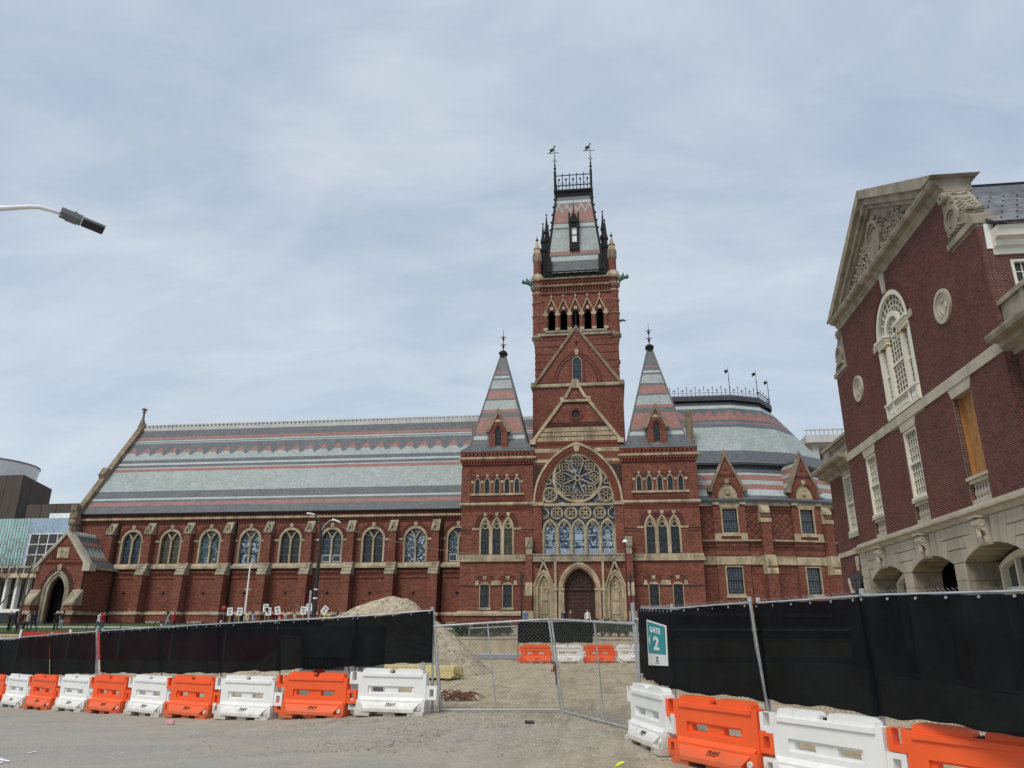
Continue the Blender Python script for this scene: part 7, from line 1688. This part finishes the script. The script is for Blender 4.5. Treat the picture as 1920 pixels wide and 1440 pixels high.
def person(px, pose, top, legs, label, Y=66.0, face=0.0, skin='skin_a', longhair=False, sc=1.0, feet=None):
    q = atY(px, 1170, Y); z = tz(q.x, Y)+.03
    t = thing('person', label, 'person', (0, 0, 0), 'people outside the hall', local=True); t.location = (q.x, Y, z); t.rotation_euler = (0, 0, face); t.scale = (sc,)*3
    o = bpy.data.objects.new('body', BOD[pose]); link(o, t)
    for i, mt_ in ((0, top), (1, legs), (2, skin)): o.material_slots[i].link = 'OBJECT'; o.material_slots[i].material = MT[mt_]
    if longhair:
        h = bpy.data.objects.new('hair', hair_long); link(h, t)
    return t
def placard(px, Y, z, label, w=.5, hgt=.65, tilt=0.0):
    q = atY(px, 1160, Y); F_ = Fr((q.x, Y-.3, 0), (1, 0, 0), (0, -1, 0)); c, s_ = cos(tilt), sin(tilt)
    class TF:
        def P(s, u, d, v): return Vector((q.x+u*c-v*s_, Y-.3-d, z+u*s_+v*c))
    t = thing('protest_sign', label, 'sign', (q.x, Y-.3, z-.5), 'hand-held signs')
    part('board', MB(TF()).box(-w/2, w/2, -.01, 0, 0, hgt), 'white_print', t); part('stick', MB(TF()).box(-.015, .015, -.03, -.011, -.75, hgt*.8), 'lumber', t)
    part('print', MB(TF()).box(-w*.36, w*.36, .001, .003, hgt*.74, hgt*.84).box(-w*.3, w*.3, .001, .003, hgt*.6, hgt*.68).strip([(w*.26*cos(k*pi/4), hgt*.32+hgt*.18*sin(k*pi/4)) for k in range(8)], [(w*.12*cos(k*pi/4), hgt*.32+hgt*.08*sin(k*pi/4)) for k in range(8)], .001, .003, True), 'black_print', t)
PL = pi/2
person(17, 'stand', 'cloth_brown', 'cloth_black', 'person in long brown coat at the left edge of the photo', 63, PL)
person(27, 'walk', 'cloth_navy', 'cloth_black', 'person in dark navy coat beside the brown coat at left', 62.5, -PL, longhair=True)
person(39, 'walk', 'cloth_maroon', 'cloth_navy', 'person in maroon coat walking near the porch', 63, PL)
person(49, 'lean', 'cloth_white', 'cloth_black', 'person in white jacket bending forward near the porch', 63.5, PL, sc=.93)
person(64, 'walk', 'cloth_navy', 'cloth_navy', 'person in blue suit walking past the porch', 63, -PL)
person(106, 'stand', 'cloth_black', 'cloth_black', 'person in all black clothes before the porch steps', 66.5, 0.4)
person(115, 'stand', 'cloth_black', 'cloth_paleblue', 'person in black vest and pale jeans before the porch', 66, -.6, longhair=True)
person(184, 'walk', 'cloth_white', 'cloth_jeans', 'person in white top and jeans by the red gap', 62, PL, longhair=True)
person(192, 'stand', 'cloth_red', 'cloth_jeans', 'person in red top and jeans by the red gap', 62.2, PL, longhair=True)
person(313, 'lean', 'cloth_grey', 'cloth_paleblue', 'person in grey top with raised arms behind the screen', 63, PL, longhair=True)
person(326, 'walk', 'cloth_red', 'cloth_maroon', 'person in dark red dress behind the screen', 63, -PL)
crowd = [(434, 'sign', 'cloth_navy', 'person in navy holding a sign left of the white pole'), (443, 'stand', 'cloth_tan', 'person in tan coat left of the white pole'), (452, 'sign', 'cloth_black', 'person in black holding a sign by the white pole'), (461, 'stand', 'cloth_cream', 'person in cream jacket behind the white pole'), (473, 'walk', 'cloth_paleblue', 'person in pale blue top right of the white pole'), (500, 'sign', 'cloth_navy', 'person in navy top under the paired signs'), (512, 'walk', 'cloth_maroon', 'person in maroon top among the sign holders'), (525, 'sign', 'cloth_red', 'person in red top with tilted sign'), (534, 'stand', 'cloth_white', 'person in white top with long dark hair'), (554, 'lean', 'cloth_cream', 'person in cream top looking down'), (575, 'walk', 'cloth_maroon', 'person in maroon top left of the black lamp post'), (583, 'sign', 'cloth_black', 'person in black by the black lamp post'), (598, 'walk', 'cloth_red', 'person in red top right of the black lamp post'), (608, 'stand', 'cloth_yellow', 'person in bright yellow vest'), (616, 'walk', 'cloth_cream', 'person in cream top beside the yellow vest'), (625, 'stand', 'cloth_brown', 'person in brown top near the gravel heap'), (633, 'lean', 'cloth_red', 'person in red cap colours near the gravel heap')]
for i, (px, po_, tp_, lb) in enumerate(crowd): person(px, po_, tp_, ('cloth_black', 'cloth_jeans', 'cloth_navy')[i % 3], lb, 64.5+.5*(i % 3), (PL, -PL, .5, -.4)[i % 4], 'skin_b' if i % 4 == 1 else 'skin_a', longhair=i % 2 == 0)
for px, z, tl, lb in ((433, 2.75, .06, 'white placard leftmost of the pair by the white pole'), (450.5, 2.75, -.05, 'white placard right of the pair by the white pole'), (499, 3.05, 0, 'white placard behind another one among the sign holders'), (505, 2.75, .04, 'white placard in front of another one among the sign holders'), (523.5, 2.85, .25, 'tilted white placard above the red top'), (570, 2.85, 0, 'blank white placard left of the black lamp post'), (581.5, 3.1, .15, 'narrow white placard against the black lamp post'), (606, 2.95, -.6, 'tipped white placard above the yellow vest')):
    placard(px, 64.2, z+.22, lb, tilt=tl)
q = atY(420, 1141, 61); b_ = thing('balloon', 'round red balloon floating above the sign holders', 'balloon', (q.x, q.y, q.z-.2))
part('balloon_skin', MB().ball((q.x, q.y, q.z), .21, 14, 10, 1.08), 'red_paint', b_, smooth=True); part('string', MB().tube([(q.x, q.y, q.z-.2), (q.x+.1, q.y, q.z-1.8)], .006, 3), 'white_print', b_)
for px, tp_, lb in ((985, 'cloth_blue', 'person in blue left of the carved portal'), (1058, 'cloth_navy', 'person in dark blue at the left of the hall doors'), (1070, 'cloth_brown', 'person in brown before the hall doors'), (1102, 'cloth_white', 'person in white before the hall doors')):
    person(px, 'stand', tp_, 'cloth_black', lb, 71.5, .3)
# ================================================================== vegetation
def tree(x, y, z, hgt, label, seed, lean=0.0):
    rs = random.Random(seed); t = thing('bare_tree', label, 'tree', (x, y, z)); br = MB(); bd_ = MB()
    def grow(p, d, l, r, lev):
        pts = [p]; q = p.copy(); dd = d.copy()
        for _ in range(4): dd = (dd+Vector((rs.uniform(-.16, .16), rs.uniform(-.16, .16), rs.uniform(-.02, .1)))).normalized(); q = q+dd*l/4; pts.append(q.copy())
        br.tube([tuple(a) for a in pts], [r*(1-.13*k) for k in range(5)], 6 if lev < 2 else 4, lev == 0)
        if lev >= 4 or l < .35:
            for _ in range(3): s_ = pts[rs.randint(2, 4)]+Vector((rs.uniform(-.1, .1),)*1+(rs.uniform(-.1, .1), rs.uniform(-.1, .1))); bd_.face([bd_.pt(*(s_+Vector((rs.uniform(-.06, .06), rs.uniform(-.06, .06), rs.uniform(-.06, .06))))) for _ in range(3)])
            return
        for _ in range(rs.randint(3, 4) if lev else 6):
            k = rs.randint(2, 4); a = rs.uniform(0, 2*pi); side = Vector((cos(a), sin(a), rs.uniform(.3, .9))).normalized()
            grow(pts[k].copy(), (dd*.5+side*.8).normalized(), l*rs.uniform(.5, .72), r*(1-.13*k)*.55, lev+1)
    grow(Vector((x, y, z)), Vector((lean, 0, 1)), hgt*.42, .16, 0)
    part('trunk', br, 'bark', t, fix=False); part('bud_cluster', bd_, 'bud', t, kind='stuff', fix=False)
q = atY(32, 1180, 68); tree(q.x, 68, tz(q.x, 68), 12.5, 'bare spring tree with pale buds left of the porch', 3, .05)
q = atY(-12, 1180, 62); tree(q.x, 62, tz(q.x, 62), 10, 'bare tree with yellow buds at the left edge', 9)
def shrub(x, y, z, rx, rz, label, seed, group=None):
    rs = random.Random(seed); t = thing('shrub', label, 'shrub', (x, y, z), group); m = MB(); st = MB()
    cl = [(rs.uniform(-.6, .6)*rx, rs.uniform(-.5, .5)*rx, rz*rs.uniform(.3, .75), rs.uniform(.3, .55)*rx) for _ in range(9)]
    for _ in range(900):
        c_ = rs.choice(cl); a, b = rs.uniform(0, 2*pi), math.acos(rs.uniform(-1, 1)); r = c_[3]*rs.uniform(.6, 1.1)
        p_ = Vector((x+c_[0]+r*sin(b)*cos(a), y+c_[1]+r*sin(b)*sin(a), max(z+.05, z+c_[2]+r*cos(b)*.8))); s_ = rs.uniform(.04, .085)
        e1 = Vector((rs.uniform(-1, 1), rs.uniform(-1, 1), rs.uniform(-1, 1))).normalized(); e2 = e1.cross(Vector((rs.uniform(-1, 1), rs.uniform(-1, 1), .3))).normalized()
        m.face([m.pt(*(p_+e1*s_)), m.pt(*(p_+e2*s_*.6)), m.pt(*(p_-e1*s_)), m.pt(*(p_-e2*s_*.6))])
    for c_ in cl: st.tube([(x, y, z), (x+c_[0]*.5, y+c_[1]*.5, z+c_[2]*.5), (x+c_[0], y+c_[1], z+c_[2])], [.035, .025, .012], 5)
    part('foliage', m, 'leaf_bits', t, kind='stuff', fix=False); part('stem', st, 'bark', t, fix=False)
for i, px in enumerate((862, 890, 912, 934, 952, 1115, 1130, 1145, 1160, 1175, 1190, 1020, 1060, 1090)):
    Y = 60.5+.4*(i % 3); q = atY(px, 1190, Y); shrub(q.x, Y, tz(q.x, Y), .75, 1.1 if i < 5 else 1.45, 'dark green clipped shrub on the bank in front of the hall', 40+i, 'shrubs on the bank')
# ================================================================== distant buildings
SB = thing('stepped_block', 'brown and glass stepped modern building behind the porch', 'building', (-105, 128, 1.4))
F1_ = Fr((0, 130, 0), (1, 0, 0), (0, -1, 0))
def panels(F, u0, u1, z0, z1, n, d, mat, par, name='facade_panel'):
    for k in range(n): a = u0+(u1-u0)*k/n; b = u0+(u1-u0)*(k+1)/n; part(name, MB(F).box(a+.06, b-.06, d-.1, d+.06, z0, z1), mat, par)
part('upper_block', MB().plan([(-160, 130), (-111, 130), (-117, 145.3), (-160, 150)], 1.4, 30.4), 'brown_panel', SB); panels(F1_, -150, -111, 20, 30.3, 11, .02, 'brown_panel', SB)
FSd = Fr((-111, 130, 0), Vector((-6, 15.3, 0)).normalized(), Vector((15.3, 6, 0)).normalized()); panels(FSd, .1, 16.3, 20, 30.3, 4, .02, 'brown_panel', SB)
part('roof_drum', MB().lathe((-128, 138), [(9.8, 30.4), (10.3, 34.3)], 30), 'white_frame', SB); part('drum_rim', MB().lathe((-128, 138), [(10.4, 34.3), (10.4, 34.6)], 30), 'lead', SB)
part('lower_block', MB(F1_).box(-104.0, -80, -30, 1.0, 1.4, 24.4), 'brown_panel', SB); panels(F1_, -108, -80, 19, 24.3, 9, 1.04, 'brown_panel', SB)
part('stair_tower', MB(F1_).box(-97.5, -86, -12, -6, 20, 30.8), 'brown_panel', SB)
lad = MB(F1_)
for x in (-97.9, -98.6): lad.tube([(x, -5.5, 23), (x, -5.5, 31.5)], .06, 4)
for k in range(14): lad.tube([(-98.6, -5.5, 23.5+.6*k), (-97.9, -5.5, 23.5+.6*k)], .04, 4)
lad.tube([(-98, -5.5, 32), (-91, -5.5, 32)], .05, 4); lad.tube([(-98, -5.5, 31.4), (-91, -5.5, 31.4)], .05, 4)
for k in range(8): lad.tube([(-98+k, -5.5, 30.8), (-98+k, -5.5, 32)], .04, 4)
part('roof_ladder', lad, 'galvanised', SB)
F2_ = Fr((0, 122, 0), (1, 0, 0), (0, -1, 0))
part('glass_block', MB(F2_).box(-140, -82, -9, -.2, 10.5, 20.6), 'teal_glass', SB)
b = MB(F2_)
for k in range(70): x = -140+.62*k; b.box(x-.05, x+.05, -.2, -.08, 10.5, 20.6)
part('glass_mullion', b, 'pale_concrete', SB)
part('clad_box', MB(F2_).box(-99.6, -80, -6, 1.2, 10.6, 20.4), 'cloth_paleblue', SB)
for k in range(7): part('window_bay', MB(F2_).box(-98.8+1.75*k, -97.2+1.75*k, 1.2, 1.28, 12.0, 17.6), 'window_glass', SB)
b = MB(F2_)
for k in range(8): b.box(-98.97+1.75*k, -98.83+1.75*k, 1.2, 1.4, 11.9, 17.7)
for z in (12, 14, 15.8, 17.6): b.box(-99.0, -86.6, 1.2, 1.38, z-.08, z+.08)
part('window_frame', b, 'white_frame', SB)
part('roof_unit', MB(F2_).box(-98, -92.5, -4, -1, 20.61, 21.6).box(-90.3, -89.6, -3, -1, 20.6, 23.5), 'white_metal', SB)
part('terrace_slab', MB(F2_).box(-140, -86, -6, 4.5, 9.9, 10.5).box(-107, -96, 1.5, 3.5, 10.51, 11.9), 'concrete', SB)
b = MB(F2_)
for k in range(6): b.box(-103.9+1.4*k, -102.8+1.4*k, 3.5, 3.56, 10.7, 11.6)
part('clerestory', b, 'window_glass', SB)
part('ground_glass', MB(F2_).box(-140, -86, -5, 2.5, 1.4, 9.9), 'window_glass', SB)
b = MB(F2_)
for k in range(17): x = -118+2.0*k; b.box(x-.22, x+.22, 2.5, 3.4, 4.8, 9.9); 
b.box(-140, -86, 2.4, 3.5, 4.2, 4.8)
part('white_fin', b, 'white_frame', SB)
RBd = thing('concrete_tower', 'pale concrete tower with overhanging flat roof behind the brick station', 'building', (40, 114, 1.4))
part('tower_body', MB().box(35.2, 60, 113, 135, 1.4, 26.2), 'pale_concrete', RBd)
part('roof_slab', MB().box(32.2, 62, 109.5, 137, 28.0, 29.1), 'pale_concrete', RBd)
part('penthouse', MB().box(38, 58, 116, 132, 26.2, 28.0), 'pale_concrete', RBd)
for x in (33.6, 41, 48): part('column', MB().box(x-.45, x+.45, 110.3, 111.2, 1.4, 28.0), 'pale_concrete', RBd)
b = MB()
for k in range(44): x = 32.4+.62*k; b.box(x-.08, x+.08, 109.5, 109.6, 29.1, 29.8)
part('roof_railing', b.box(32.2, 60, 109.45, 109.65, 29.8, 29.95), 'pale_concrete', RBd)
for j in range(6):
    for k in range(4): part('window', MB().box(36.2+2.6*k, 37.6+2.6*k, 112.93, 113.0, 9+2.9*j, 10.8+2.9*j), 'window_glass', RBd)
EB = thing('background_hall', 'low brown building glimpsed behind the left picket fence', 'building', (-90, 118, 1.4)) if False else None
